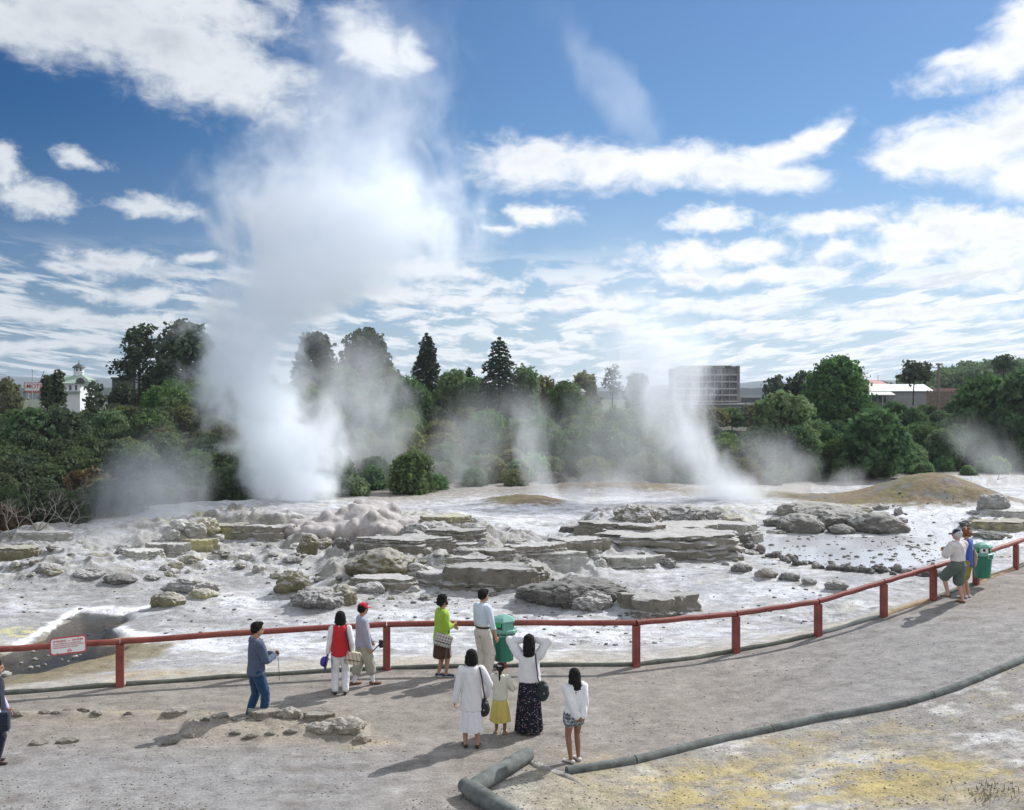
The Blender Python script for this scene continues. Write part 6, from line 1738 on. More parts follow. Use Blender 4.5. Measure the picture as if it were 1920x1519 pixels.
# ------------------------------------------------------------------ people
def cloth(name, color, rough=0.9, var=0.07, scale=9.0, bump=0.35, bscale=26):
    return mat(name, color, rough, var, scale, bump, bscale, sheen=0.15, spec=0.2)
def pattern_mat(name, kind, cols, scale=1.0):
    m = bpy.data.materials.new(name); m.use_nodes = True
    nt = NT(m.node_tree); b = nt.n['Principled BSDF']
    tc = nt.new('ShaderNodeTexCoord').outputs['Object']
    x, y, z = nt.sep(nt.vmath('SCALE', tc, scale))
    if kind == 'plaid':
        u = nt.math('ADD', x, y)
        def stripes(v, per, w): return nt.math('LESS_THAN', nt.math('FRACT', nt.math('DIVIDE', v, per)), w)
        c = nt.mix(nt.math('MULTIPLY', stripes(u, .06, .42), 0.55), (*cols[0], 1), (*cols[1], 1))
        c = nt.mix(nt.math('MULTIPLY', stripes(z, .06, .42), 0.55), c, (*cols[1], 1))
        c = nt.mix(nt.math('MULTIPLY', stripes(nt.math('ADD', u, .03), .06, .10), .8), c, (*cols[2], 1))
        c = nt.mix(nt.math('MULTIPLY', stripes(nt.math('ADD', z, .03), .06, .10), .8), c, (*cols[2], 1))
    elif kind == 'stripe':
        u = nt.math('ADD', x, nt.math('MULTIPLY', z, 0.5))
        c = nt.mix(nt.math('LESS_THAN', nt.math('FRACT', nt.math('DIVIDE', u, .04)), .35), (*cols[0], 1), (*cols[1], 1))
        c = nt.mix(nt.math('LESS_THAN', nt.math('FRACT', nt.math('DIVIDE', nt.math('ADD', u, .02), .08)), .12), c, (*cols[2], 1))
    else:   # small flowers
        vo = nt.new('ShaderNodeTexVoronoi'); vo.inputs['Scale'].default_value = 33 * scale
        nt.put(vo.inputs['Vector'], tc)
        pick = nt.sep(vo.outputs['Color'])[0]
        f = nt.math('MULTIPLY', nt.math('LESS_THAN', vo.outputs['Distance'], .26), nt.math('GREATER_THAN', pick, .35))
        c = nt.mix(f, (*cols[0], 1), nt.mix(nt.sstep(pick, .5, .9), (*cols[1], 1), (*cols[2], 1)))
    nt.put(b.inputs['Base Color'], c)
    b.inputs['Roughness'].default_value = 0.85; b.inputs['Specular IOR Level'].default_value = 0.2
    return m
SKIN = mat('skin', (0.42, 0.24, 0.16), 0.6, 0.06, 20, 0.0, spec=0.35)
SKINT = mat('tanned skin', (0.27, 0.135, 0.085), 0.6, 0.06, 20, 0.0, spec=0.35)
SKINP = mat('fair skin', (0.52, 0.30, 0.22), 0.6, 0.06, 20, 0.0, spec=0.35)
HAIRB = mat('black hair', (0.012, 0.010, 0.010), 0.75, 0.4, 60, 0.5, 120, spec=0.15)
HAIRW = mat('white hair', (0.55, 0.54, 0.52), 0.7, 0.15, 60, 0.6, 120)
HAIRR = mat('auburn hair', (0.22, 0.085, 0.03), 0.6, 0.3, 60, 0.6, 120)
EYEM = mat('eye', (0.03, 0.02, 0.015), 0.3, 0.1, 10)
LIPM = mat('lips', (0.36, 0.15, 0.12), 0.6, 0.1, 10)
C = {
    'denim_jacket': cloth('blue grey jacket', (0.075, 0.10, 0.155)), 'jeans': cloth('blue jeans', (0.014, 0.05, 0.115)),
    'red': cloth('red vest', (0.50, 0.025, 0.03)), 'white': cloth('white cloth', (0.72, 0.72, 0.74)), 'whitek': cloth('white knit', (0.70, 0.695, 0.715), bscale=60),
    'cream': cloth('cream knit', (0.60, 0.58, 0.50), bscale=60), 'brown_shoe': cloth('brown leather', (0.15, 0.085, 0.045), 0.6), 'dark_shoe': cloth('dark leather', (0.04, 0.022, 0.02), 0.5),
    'redcap': cloth('red cap', (0.50, 0.02, 0.04)), 'greyblue': cloth('grey blue shirt', (0.30, 0.33, 0.40)), 'khaki': cloth('khaki cotton', (0.36, 0.35, 0.29)), 'pink': cloth('pink shirt', (0.55, 0.25, 0.25)),
    'lime': cloth('lime jacket', (0.30, 0.46, 0.05)), 'brown': cloth('brown skirt', (0.075, 0.035, 0.028)), 'navy_shoe': cloth('navy canvas', (0.03, 0.05, 0.11)),
    'paleblue': cloth('pale blue shirt', (0.56, 0.65, 0.74)), 'beige': cloth('beige trousers', (0.58, 0.54, 0.48)), 'black': cloth('black leather', (0.02, 0.02, 0.022), 0.55),
    'yellow': cloth('yellow skirt', (0.55, 0.46, 0.13)), 'blackcap': cloth('black cap', (0.012, 0.012, 0.018)), 'tan_shoe': cloth('tan sandal', (0.36, 0.25, 0.16), 0.7),
    'whiteshoe': cloth('white canvas shoe', (0.62, 0.58, 0.55)), 'polo': cloth('off white polo', (0.66, 0.62, 0.60)), 'greenshort': cloth('grey green shorts', (0.105, 0.135, 0.115)),
    'navycap': cloth('navy cap', (0.025, 0.03, 0.07)), 'blue': cloth('blue top', (0.06, 0.10, 0.42)), 'navy': cloth('navy jacket', (0.014, 0.018, 0.035)), 'lilac': cloth('pale lilac shirt', (0.50, 0.48, 0.66)),
    'purple': cloth('purple hat', (0.07, 0.045, 0.30)), 'canvas': cloth('tan canvas', (0.34, 0.29, 0.21)), 'sock': cloth('white sock', (0.70, 0.70, 0.73), bscale=60), 'skyblue': cloth('blue band', (0.10, 0.22, 0.40)), 'orange': cloth('rust leather', (0.28, 0.05, 0.02)),
}
PLAID = pattern_mat('grey tartan', 'plaid', [(0.50, 0.48, 0.44), (0.13, 0.13, 0.14), (0.75, 0.73, 0.68)])
PLAIDS = pattern_mat('blue tartan', 'plaid', [(0.22, 0.25, 0.28), (0.03, 0.045, 0.085), (0.6, 0.6, 0.62)])
STRIPE = pattern_mat('beige stripe', 'stripe', [(0.62, 0.55, 0.45), (0.48, 0.40, 0.32), (0.06, 0.06, 0.06)])
FLORAL = pattern_mat('dark floral', 'flower', [(0.012, 0.013, 0.022), (0.42, 0.42, 0.48), (0.45, 0.22, 0.24)])
FLORALY = pattern_mat('yellow floral', 'flower', [(0.30, 0.25, 0.06), (0.06, 0.08, 0.10), (0.50, 0.12, 0.10)], 1.4)

class Blob:
    """overlapping ellipsoids, fused later into one surface"""
    def __init__(s): s.bm = bmesh.new()
    def ell(s, c, r, rot=None, sub=2):
        if not hasattr(r, '__len__'): r = (r, r, r)
        m = Matrix.Translation(Vector(c)) @ (rot.to_4x4() if rot else Matrix.Identity(4)) @ Matrix.Diagonal((*r, 1))
        bmesh.ops.create_icosphere(s.bm, subdivisions=sub, radius=1.0, matrix=m)
        return s
    def limb(s, a, b, ra, rb, flat=1.0, dirv=None):
        a, b = Vector(a), Vector(b); L = (b - a).length
        n = max(2, int(L / (0.45 * min(ra, rb))) + 1)
        rot = None
        if dirv is not None: rot = dirv
        for i in range(n + 1):
            f = i / n; r = ra + (rb - ra) * f
            s.ell(a.lerp(b, f), (r, r * flat, r) if flat != 1.0 else r, rot, 2 if r > 0.02 else 1)
        return s
    def chain(s, pts, rad):
        for (a, b), (p, q) in zip(zip(pts[:-1], pts[1:]), zip(rad[:-1], rad[1:])): s.limb(a, b, p, q)
        return s
def ik(a, c, l1, l2, pole):
    a, c, pole = Vector(a), Vector(c), Vector(pole)
    d = c - a; L = d.length
    if L > (l1 + l2) * 0.998: c = a + d.normalized() * (l1 + l2) * 0.998; d = c - a; L = d.length
    u = d / L; x = (l1 * l1 - l2 * l2 + L * L) / (2 * L); h = math.sqrt(max(0, l1 * l1 - x * x))
    p = pole - u * pole.dot(u); p.normalize()
    return a + u * x + p * h, c
def folds(amp, fx=11, fz=3.5, seed=0):
    def f(co, nr):
        n = gnoise(co[:, 0] * fx + co[:, 2] * fz + seed, co[:, 1] * fx - co[:, 2] * fz * .7 + 3, 60 + seed % 20) + 0.5 * gnoise(co[:, 0] * fx * 2.3 + seed, co[:, 2] * fz * 2.2 + co[:, 1] * fx * 2, 61)
        return co + nr * (n * amp * 1.5)[:, None]
    return f
def fuse(bl, name, m, parent, vox=0.010, smooth=3, disp=None, zmin=None):
    def dd(co): return co
    o = remesh(bl.bm, name, m, parent, vox, smooth)
    me = o.data; n = len(me.vertices)
    if disp or zmin is not None:
        co = np.empty(n * 3, np.float32); me.vertices.foreach_get('co', co); co = co.reshape(-1, 3)
        nr = np.empty(n * 3, np.float32); me.vertices.foreach_get('normal', nr); nr = nr.reshape(-1, 3)
        if disp: co = disp(co, nr)
        if zmin is not None: co[:, 2] = np.maximum(co[:, 2], zmin)
        me.vertices.foreach_set('co', co.astype(np.float32).ravel()); me.update()
    return o
class Person:
    def __init__(s, px, py, H, rz, label, skin=SKIN, fem=False, feet=((0.085, 0.02), (-0.085, -0.02)), hands=None, elb=None, head_yaw=0.0, head_tilt=0.0, lean=0.0, footz=(0, 0), w=1.0, loc=None, fz=None, toe=(0.12, 0.12)):
        g = loc or GP(px, py)
        s.g = Vector((g.x, g.y, (gz(g.x, g.y) + 0.002) if fz is None else fz)); s.H = H; s.rz = R(rz); s.skin = skin; s.fem = fem; s.w = w
        s.o = empty('person', s.g, label, 'person', None, s.rz)
        s.M = Matrix.Translation(s.g) @ Matrix.Rotation(s.rz, 4, 'Z')
        sh = (0.100 if fem else 0.112) * H * w; hp = 0.050 * H
        s.pel = Vector((0, 0, 0.525 * H)); s.lean = lean
        s.neck = Vector((0, lean * 0.36 * H, 0.835 * H)); s.sh = [Vector((i * sh, lean * 0.31 * H, 0.805 * H)) for i in (1, -1)]
        s.hip = [Vector((i * hp, 0, 0.515 * H)) for i in (1, -1)]
        s.ank = []; s.kn = []
        for i in range(2):
            f = Vector((feet[i][0], feet[i][1], footz[i] + 0.045 * H))
            k, a = ik(s.hip[i], f, 0.245 * H, 0.238 * H, (0.12 * (1, -1)[i], 1, 0)); s.kn.append(k); s.ank.append(a)
        hands = hands or [None, None]; elb = elb or [None, None]
        s.el = []; s.wr = []
        for i in range(2):
            t = hands[i] if hands[i] is not None else ((1, -1)[i] * (sh + 0.05 * H) / H, 0.02, 0.46)
            k, c = ik(s.sh[i], Vector(t) * H, 0.178 * H, 0.150 * H, elb[i] or ((1, -1)[i] * 0.5, -1, -0.1)); s.el.append(k); s.wr.append(c)
        s.head = s.neck + Vector((0, 0.018 * H, 0.098 * H)); s.hy = R(head_yaw); s.ht = R(head_tilt)
        s.HM = Matrix.Translation(s.head) @ Matrix.Rotation(s.hy, 4, 'Z') @ Matrix.Rotation(s.ht, 4, 'X')
        s.toe = toe
    def hp(s, x, y, z): return s.HM @ (Vector((x, y, z)) * s.H)
    def W(s, v): return s.M @ Vector(v)
    def body(s, finger_curl=(0.5, 0.5), grip=(None, None)):
        H = s.H; b = Blob(); w = s.w
        hr = (s.HM.to_3x3())
        b.ell(s.hp(0, -0.004, 0.022), (0.046 * H, 0.056 * H, 0.050 * H), hr, 3)
        b.ell(s.hp(0, 0.012, -0.018), (0.038 * H, 0.042 * H, 0.046 * H), hr, 3)
        b.ell(s.hp(0, 0.030, -0.042), (0.022 * H, 0.020 * H, 0.018 * H), hr)
        b.ell(s.hp(0, 0.056, -0.008), (0.0085 * H, 0.012 * H, 0.014 * H), hr)
        b.ell(s.hp(0, 0.052, 0.012), (0.007 * H, 0.008 * H, 0.016 * H), hr)
        for i in (1, -1): b.ell(s.hp(i * 0.046, -0.002, -0.004), (0.006 * H, 0.013 * H, 0.019 * H), hr)
        b.limb(s.neck - Vector((0, 0, 0.03 * H)), s.head - Vector((0, 0.012 * H, 0.03 * H)), 0.033 * H, 0.031 * H)
        tw = 1.0 if not s.fem else 0.92
        for f, rx, ry in ((0.0, .090, .062), (.12, .088, .062), (.25, .082, .058), (.4, .076 * tw, .054), (.55, .082 * tw, .058), (.7, .092 * tw, .062), (.82, .094 * tw, .060), (.92, .078 * tw, .05)):
            z = 0.50 * H + f * 0.335 * H
            b.ell((0, s.lean * (z - .5 * H), z), (rx * H * w, ry * H * w, 0.05 * H), None, 3)
        for i in range(2):
            b.limb(s.hip[i] + Vector((0, 0, -0.01 * H)), s.kn[i], 0.056 * H * w, 0.034 * H)
            b.limb(s.kn[i], s.kn[i].lerp(s.ank[i], .35) + Vector((0, -0.006 * H, 0)), 0.033 * H, 0.034 * H); b.limb(s.kn[i].lerp(s.ank[i], .35) + Vector((0, -0.006 * H, 0)), s.ank[i], 0.034 * H, 0.021 * H)
            t = Vector((s.toe[i] * (1, -1)[i] * 1.6, 1, 0)).normalized(); a = s.ank[i]
            z0 = a.z - 0.045 * H
            b.limb(a - t * 0.02 * H - Vector((0, 0, .022 * H)), a + t * 0.09 * H - Vector((0, 0, .032 * H)), 0.021 * H, 0.014 * H)
            b.limb(s.sh[i], s.el[i], 0.031 * H * w, 0.024 * H); b.limb(s.el[i], s.wr[i], 0.0245 * H, 0.0155 * H)
            # hand: palm, four unequal fingers, thumb from the side of the palm
            d = (s.wr[i] - s.el[i]).normalized()
            gdir = grip[i]
            if gdir is not None: d = Vector(gdir).normalized()
            up = Vector((0, 1, 0)) if abs(d.y) < 0.8 else Vector((0, 0, 1))
            side = d.cross(up).normalized(); up = side.cross(d).normalized()   # up: thumb side
            pal = -side * (1, -1)[i] * 1.0
            pc = s.wr[i] + d * 0.028 * H
            rot = Matrix((up, pal, d)).transposed()
            b.ell(pc, (0.023 * H, 0.011 * H, 0.030 * H), rot, 2)
            cu = finger_curl[i]
            for q, (off, ln) in enumerate(((.016, .040), (.0055, .045), (-.0055, .042), (-.016, .033))):
                p0 = s.wr[i] + d * 0.050 * H + up * off * H
                d1 = (d * math.cos(cu * .8) + pal * math.sin(cu * .8)); d2 = (d * math.cos(cu * 2.0) + pal * math.sin(cu * 2.0))
                p1 = p0 + d1 * ln * .52 * H; p2 = p1 + d2 * ln * .5 * H
                b.limb(p0, p1, 0.0056 * H, 0.0052 * H); b.limb(p1, p2, 0.0052 * H, 0.0044 * H)
            t0 = s.wr[i] + d * 0.020 * H + up * 0.020 * H
            t1 = t0 + (d * .7 + up * .6 + pal * .4).normalized() * 0.024 * H; b.limb(t0, t1, 0.0072 * H, 0.0062 * H); b.limb(t1, t1 + (d * .8 + pal * .5).normalized() * .02 * H, 0.006 * H, .005 * H)
        bo = fuse(b, 'body', s.skin, s.o, 0.0068 * H / 1.6, 2)
        for i in (1, -1):
            e = MB(); bm = bmesh.new(); bmesh.ops.create_icosphere(bm, subdivisions=2, radius=0.0062 * H); me = bpy.data.meshes.new('eye'); bm.to_mesh(me); bm.free()
            link_mesh('eye', me, EYEM, s.o, True, s.hp(i * 0.019, 0.0505, 0.006))
        bm = bmesh.new(); bmesh.ops.create_icosphere(bm, subdivisions=2, radius=1, matrix=s.HM @ Matrix.Translation((0, .0525 * H, -.029 * H)) @ Matrix.Diagonal((.014 * H, .005 * H, .004 * H, 1)))
        me = bpy.data.meshes.new('mouth'); bm.to_mesh(me); bm.free(); link_mesh('mouth', me, LIPM, s.o, True)
        return bo
    def top(s, name, m, hem=0.48, sleeve=1.0, thick=0.012, flare=0.0, sl=1.25, fold=0.006, neckz=0.02, seed=0, cuff=1.0):
        """jacket, shirt or jumper; sleeve 0..1 along the arm (None: sleeveless)"""
        H = s.H; b = Blob(); w = s.w; tw = 1.0 if not s.fem else 0.93
        zt = 0.815 * H
        n = 34
        for i in range(n + 1):
            f = i / n; z = hem * H + 0.045 * H + (zt - hem * H - 0.045 * H) * f; u = (z / H - .5) / .335
            rx = np.interp(u, [-.4, 0, .25, .45, .7, .85, .95], [.096, .094, .088, .086, .096 * tw, .098 * tw, .080 * tw]); ry = np.interp(u, [-.4, 0, .25, .45, .7, .85, .95], [.072, .070, .064, .062, .068, .064, .052])
            fl = flare * (1 - f) ** 1.3
            b.ell((0, s.lean * (z - .5 * H), z), ((rx * w + fl) * H + thick, (ry * w + fl * .9) * H + thick, 0.042 * H), None, 3)
        b.limb(s.sh[0] - Vector((0.025 * H, 0, -.002 * H)), s.sh[1] + Vector((0.025 * H, 0, .002 * H)), 0.036 * H + thick * .5, 0.036 * H + thick * .5)
        if neckz: b.limb(s.neck - Vector((0, 0, .03 * H)), s.neck + Vector((0, 0, neckz * H - .02 * H)), 0.045 * H, 0.038 * H)
        if sleeve is not None:
            for i in range(2):
                r0 = 0.034 * H * sl + thick * .4; r1 = 0.027 * H * sl + thick * .3
                if sleeve <= 0.55:
                    e = s.sh[i].lerp(s.el[i], sleeve / .55); b.limb(s.sh[i], e, r0 * 1.02, r0 * 1.05)
                else:
                    b.limb(s.sh[i], s.el[i], r0, r1)
                    e = s.el[i].lerp(s.wr[i], min(1, (sleeve - .55) / .45)); b.limb(s.el[i], e, r1, 0.0215 * H * sl * cuff + thick * .2)
        o = fuse(b, name, m, s.o, 0.0095 * H / 1.6, 7, folds(fold, seed=seed), hem * H)
        return o
    def trousers(s, name, m, waist=0.60, length=1.0, thick=0.012, k=1.15, hemr=1.0, fold=0.006, seed=3):
        H = s.H; b = Blob(); w = s.w
        for z, rx, ry in ((waist, .084, .058), (waist - .03, .088, .062), (waist - .06, .093, .068), (0.525, .095, .070), (0.50, .092, .068)):
            b.ell((0, s.lean * (z - .5) * H, z * H), (rx * w * H + thick, ry * w * H + thick, 0.03 * H), None, 3)
        for i in range(2):
            r0 = 0.060 * H * w + thick; r1 = 0.038 * H * k + thick * .6; r2 = (0.030 * H * k + thick * .6) * hemr
            if length <= 0.5:
                e = s.hip[i].lerp(s.kn[i], length / .5); b.limb(s.hip[i], e, r0, r0 + (r1 * 1.2 - r0) * (length / .5))
            else:
                b.limb(s.hip[i], s.kn[i], r0, r1 * (1.25 if length < .8 else 1))
                e = s.kn[i].lerp(s.ank[i], (length - .5) / .5); b.limb(s.kn[i], e, r1 * (1.25 if length < .8 else 1), r2 * (1.35 if length < .8 else 1))
        return fuse(b, name, m, s.o, 0.0095 * H / 1.6, 3, folds(fold, 9, 6, seed))
    def skirt(s, name, m, z0, z1, r0=(.098, .074), r1=(.125, .10), pleats=14, amp=0.012, seed=1, sway=(0, 0)):
        H = s.H; n = 96; rings = []
        for j in range(13):
            f = j / 12; z = (z0 + (z1 - z0) * f) * H
            ring = []
            for k in range(n):
                a = 2 * math.pi * k / n
                ww = (f ** 0.8) * amp * (math.sin(pleats * a + seed) + 0.5 * math.sin(pleats * .43 * a + 2 * seed + f)) * H / 1.6
                rx = (r0[0] + (r1[0] - r0[0]) * f ** .8) * H * s.w + ww; ry = (r0[1] + (r1[1] - r0[1]) * f ** .8) * H * s.w + ww
                ring.append((math.cos(a) * rx + sway[0] * f * f, math.sin(a) * ry + sway[1] * f * f, z + 0.006 * f * math.sin(3 * a + seed)))
            rings.append(ring)
        inner = [[(x * .96, y * .96, z + .004) for x, y, z in r] for r in reversed(rings)]
        o = MB().rings(rings[:] + inner[:-1], True, False).build(name, m, s.o, True)
        return o
    def shoes(s, m, name='shoe', k=1.0, sole=None, high=0.0):
        H = s.H
        for i in range(2):
            t = Vector((s.toe[i] * (1, -1)[i] * 1.6, 1, 0)).normalized(); a = s.ank[i]; z0 = a.z - 0.045 * H
            b = Blob(); up = Vector((0, 0, 1)); sd = t.cross(up)
            rot = Matrix((sd, t, up)).transposed()
            c = Vector((a.x, a.y, z0))
            b.ell(c - t * .022 * H + up * .020 * H, (.024 * H * k, .028 * H * k, .022 * H), rot); b.ell(c + t * .03 * H + up * .018 * H, (.026 * H * k, .05 * H, .018 * H), rot); b.ell(c + t * .075 * H + up * .013 * H, (.027 * H * k, .036 * H * k, .015 * H), rot)
            if high: b.limb(c + up * .02 * H - t * .005 * H, a + up * high * H, .024 * H * k, .026 * H * k)
            fuse(b, name, m, s.o, 0.006, 2, None, z0)
            if sole:
                q = Blob(); q.ell(c + t * .03 * H + up * .003 * H, (.028 * H * k, .085 * H * k, .006), rot); fuse(q, 'sole', sole, s.o, 0.005, 1, None, z0 - .002)
    def sock(s, m, band=None, z0=.06, z1=.2):
        for i in range(2):
            a = s.ank[i]; k = s.kn[i]; L = (k - a).length
            p = a.lerp(k, 0.0); q = a.lerp(k, .62)
            Blob_ = Blob(); Blob_.limb(p - Vector((0, 0, .02)), q, .024 * s.H, .037 * s.H); fuse(Blob_, 'sock', m, s.o, 0.008, 2)
            if band:
                bb = Blob(); bb.limb(a.lerp(k, .40), a.lerp(k, .44), .0355 * s.H, .0358 * s.H); fuse(bb, 'sock_band', band, s.o, 0.007, 1)
    def hair(s, m, kind='short', seed=0):
        H = s.H; b = Blob(); hr = s.HM.to_3x3()
        def e(x, y, z, rx, ry, rz): b.ell(s.hp(x * 1.12, y * 1.08, z * 1.04), (rx * H * 1.13, ry * H * 1.1, rz * H * 1.08), hr, 3)
        e(0, -.012, .032, .051, .056, .050)
        e(0, -.026, .004, .047, .042, .042)
        if kind == 'short':
            e(0, .022, .060, .036, .034, .020)
            for i in (1, -1): e(i * .040, -.012, .006, .010, .026, .024)
        if kind == 'curly':
            rs = random.Random(seed)
            for _ in range(60):
                a = rs.uniform(0, 6.28); z = rs.uniform(-.035, .088); r = .058 * math.sqrt(max(.05, 1 - ((z - .02) / .078) ** 2))
                y = math.sin(a) * r - .014
                if y > .028 and z < .045: continue
                e(math.cos(a) * r, y, z, .017, .017, .017)
        if kind == 'bob':
            for z, r in ((.0, .056), (-.022, .058), (-.045, .058), (-.062, .052)): e(0, -.024, z, r, .044, .026)
            for i in (1, -1): e(i * .046, -.004, -.012, .014, .032, .040); e(i * .050, -.010, -.048, .016, .026, .020)
        if kind in ('long', 'wavy'):
            L = -.215 if kind == 'long' else -.115
            for q in range(9):
                f = q / 8; z = .02 + (L - .02) * f
                e(0.004 * math.sin(q * 2), -.034 - .012 * math.sin(f * 3) - (.016 * f), z, (.053 if kind == 'wavy' else .054 - .004 * f), .036, .03)
            for i in (1, -1): e(i * .043, -.006, -.008, .013, .034, .04); e(i * .042, -.018, -.055, .016, .026, .045)
            if kind == 'long':
                for x in (-.036, -.02, .03, .045): e(x, -.05, L - .01, .008, .01, .03)
                e(.052, .005, -.09, .008, .012, .045); e(-.052, .005, -.08, .008, .012, .05)
        if kind == 'pony':
            for q in range(8):
                f = q / 7; e(.002, -.055 - .03 * math.sin(f * 2.6), -.03 - .125 * f, .016 - .006 * f, .016, .02)
        nf = folds(.004 * H / 1.6, 40, 6, seed)
        return fuse(b, 'hair', m, s.o, 0.0085 * H / 1.6, 2, nf)
    def cap(s, m, back=False, logo=None):
        H = s.H; b = Blob(); hr = s.HM.to_3x3(); sg = -1 if back else 1
        for z, r in ((.040, .056), (.052, .055), (.064, .050)): b.ell(s.hp(0, -.004, z), (r * H, (r + .006) * H, .030 * H), hr, 3)
        for q in range(5):
            y = sg * (.050 + .011 * q) - .004; b.ell(s.hp(0, y, .030 - .003 * q), ((.046 - .005 * q) * H, .014 * H, .006 * H), hr, 2)
        o = fuse(b, 'cap', m, s.o, 0.006 * H / 1.6, 2)
        bt = bmesh.new(); bmesh.ops.create_icosphere(bt, subdivisions=1, radius=.006 * H, matrix=Matrix.Translation(s.hp(0, -.004, .094))); me = bpy.data.meshes.new('cap_button'); bt.to_mesh(me); bt.free(); link_mesh('cap_button', me, m, o)
        return o
def bag(p, kind, at, size, m, label, strap=None, strapm=None, rz=0.0, cat='bag', sw=0.012, tilt=0.0):
    """at: point in the person's frame; strap: points in the person's frame"""
    w = p.W(at); o = empty('shoulder_bag', w, label, cat, None, p.rz + R(rz))
    inv = (Matrix.Translation(w) @ Matrix.Rotation(p.rz + R(rz), 4, 'Z')).inverted()
    a, b, c = size
    if kind == 'box':
        mm = MB()
        rr = []
        for z, k in ((-c / 2, .90), (-c / 2 + .02, 1), (c / 2 - .03, .98), (c / 2, .86)):
            n = 20; rr.append([((abs(math.cos(t)) ** .35) * math.copysign(1, math.cos(t)) * a / 2 * k, (abs(math.sin(t)) ** .5) * math.copysign(1, math.sin(t)) * b / 2 * k, z) for t in [2 * math.pi * q / n for q in range(n)]])
        bo = mm.rings(rr).build('bag_body', m, o, True); bo.rotation_euler = (0, R(tilt), 0)
        fl = MB(); fl.box((0, -b / 2 - .004, c * .17), (a * .96, .012, c * .62)); f = fl.build('flap', m, bo, bevel=.005)
        ed = MB(); ed.box((0, -b / 2 - .008, -c * .14), (a * .97, .014, .012)); ed.build('trim', C['black'], f)
    else:
        bl = Blob(); bl.ell((0, 0, -c * .12), (a / 2, b / 2, c * .40)); bl.ell((0, 0, c * .15), (a / 2 * .82, b / 2 * .8, c * .34)); bl.ell((0, 0, c * .36), (a / 2 * .5, b / 2 * .55, c * .14))
        bo = fuse(bl, 'bag_body', m, o, 0.010, 2, folds(.005, 14, 5, 4))
        fl = Blob(); fl.ell((0, -b * .12, c * .12), (a / 2 * .92, b / 2 * .92, c * .26)); f = fuse(fl, 'flap', m, o, .010, 2)
        MB().box((0, -b * .5 - .012, -c * .06), (.02, .02, .02)).build('clasp', METAL, f)
    if strap:
        mm = MB(); pts = [inv @ p.W(q) for q in strap]
        # smooth the strap
        sm = []
        for i in range(len(pts) - 1):
            for q in range(4): sm.append(pts[i].lerp(pts[i + 1], q / 4))
        sm.append(pts[-1])
        mm.tube(sm, sw, 6); mm.build('strap', strapm or C['black'], o, True)
    return o
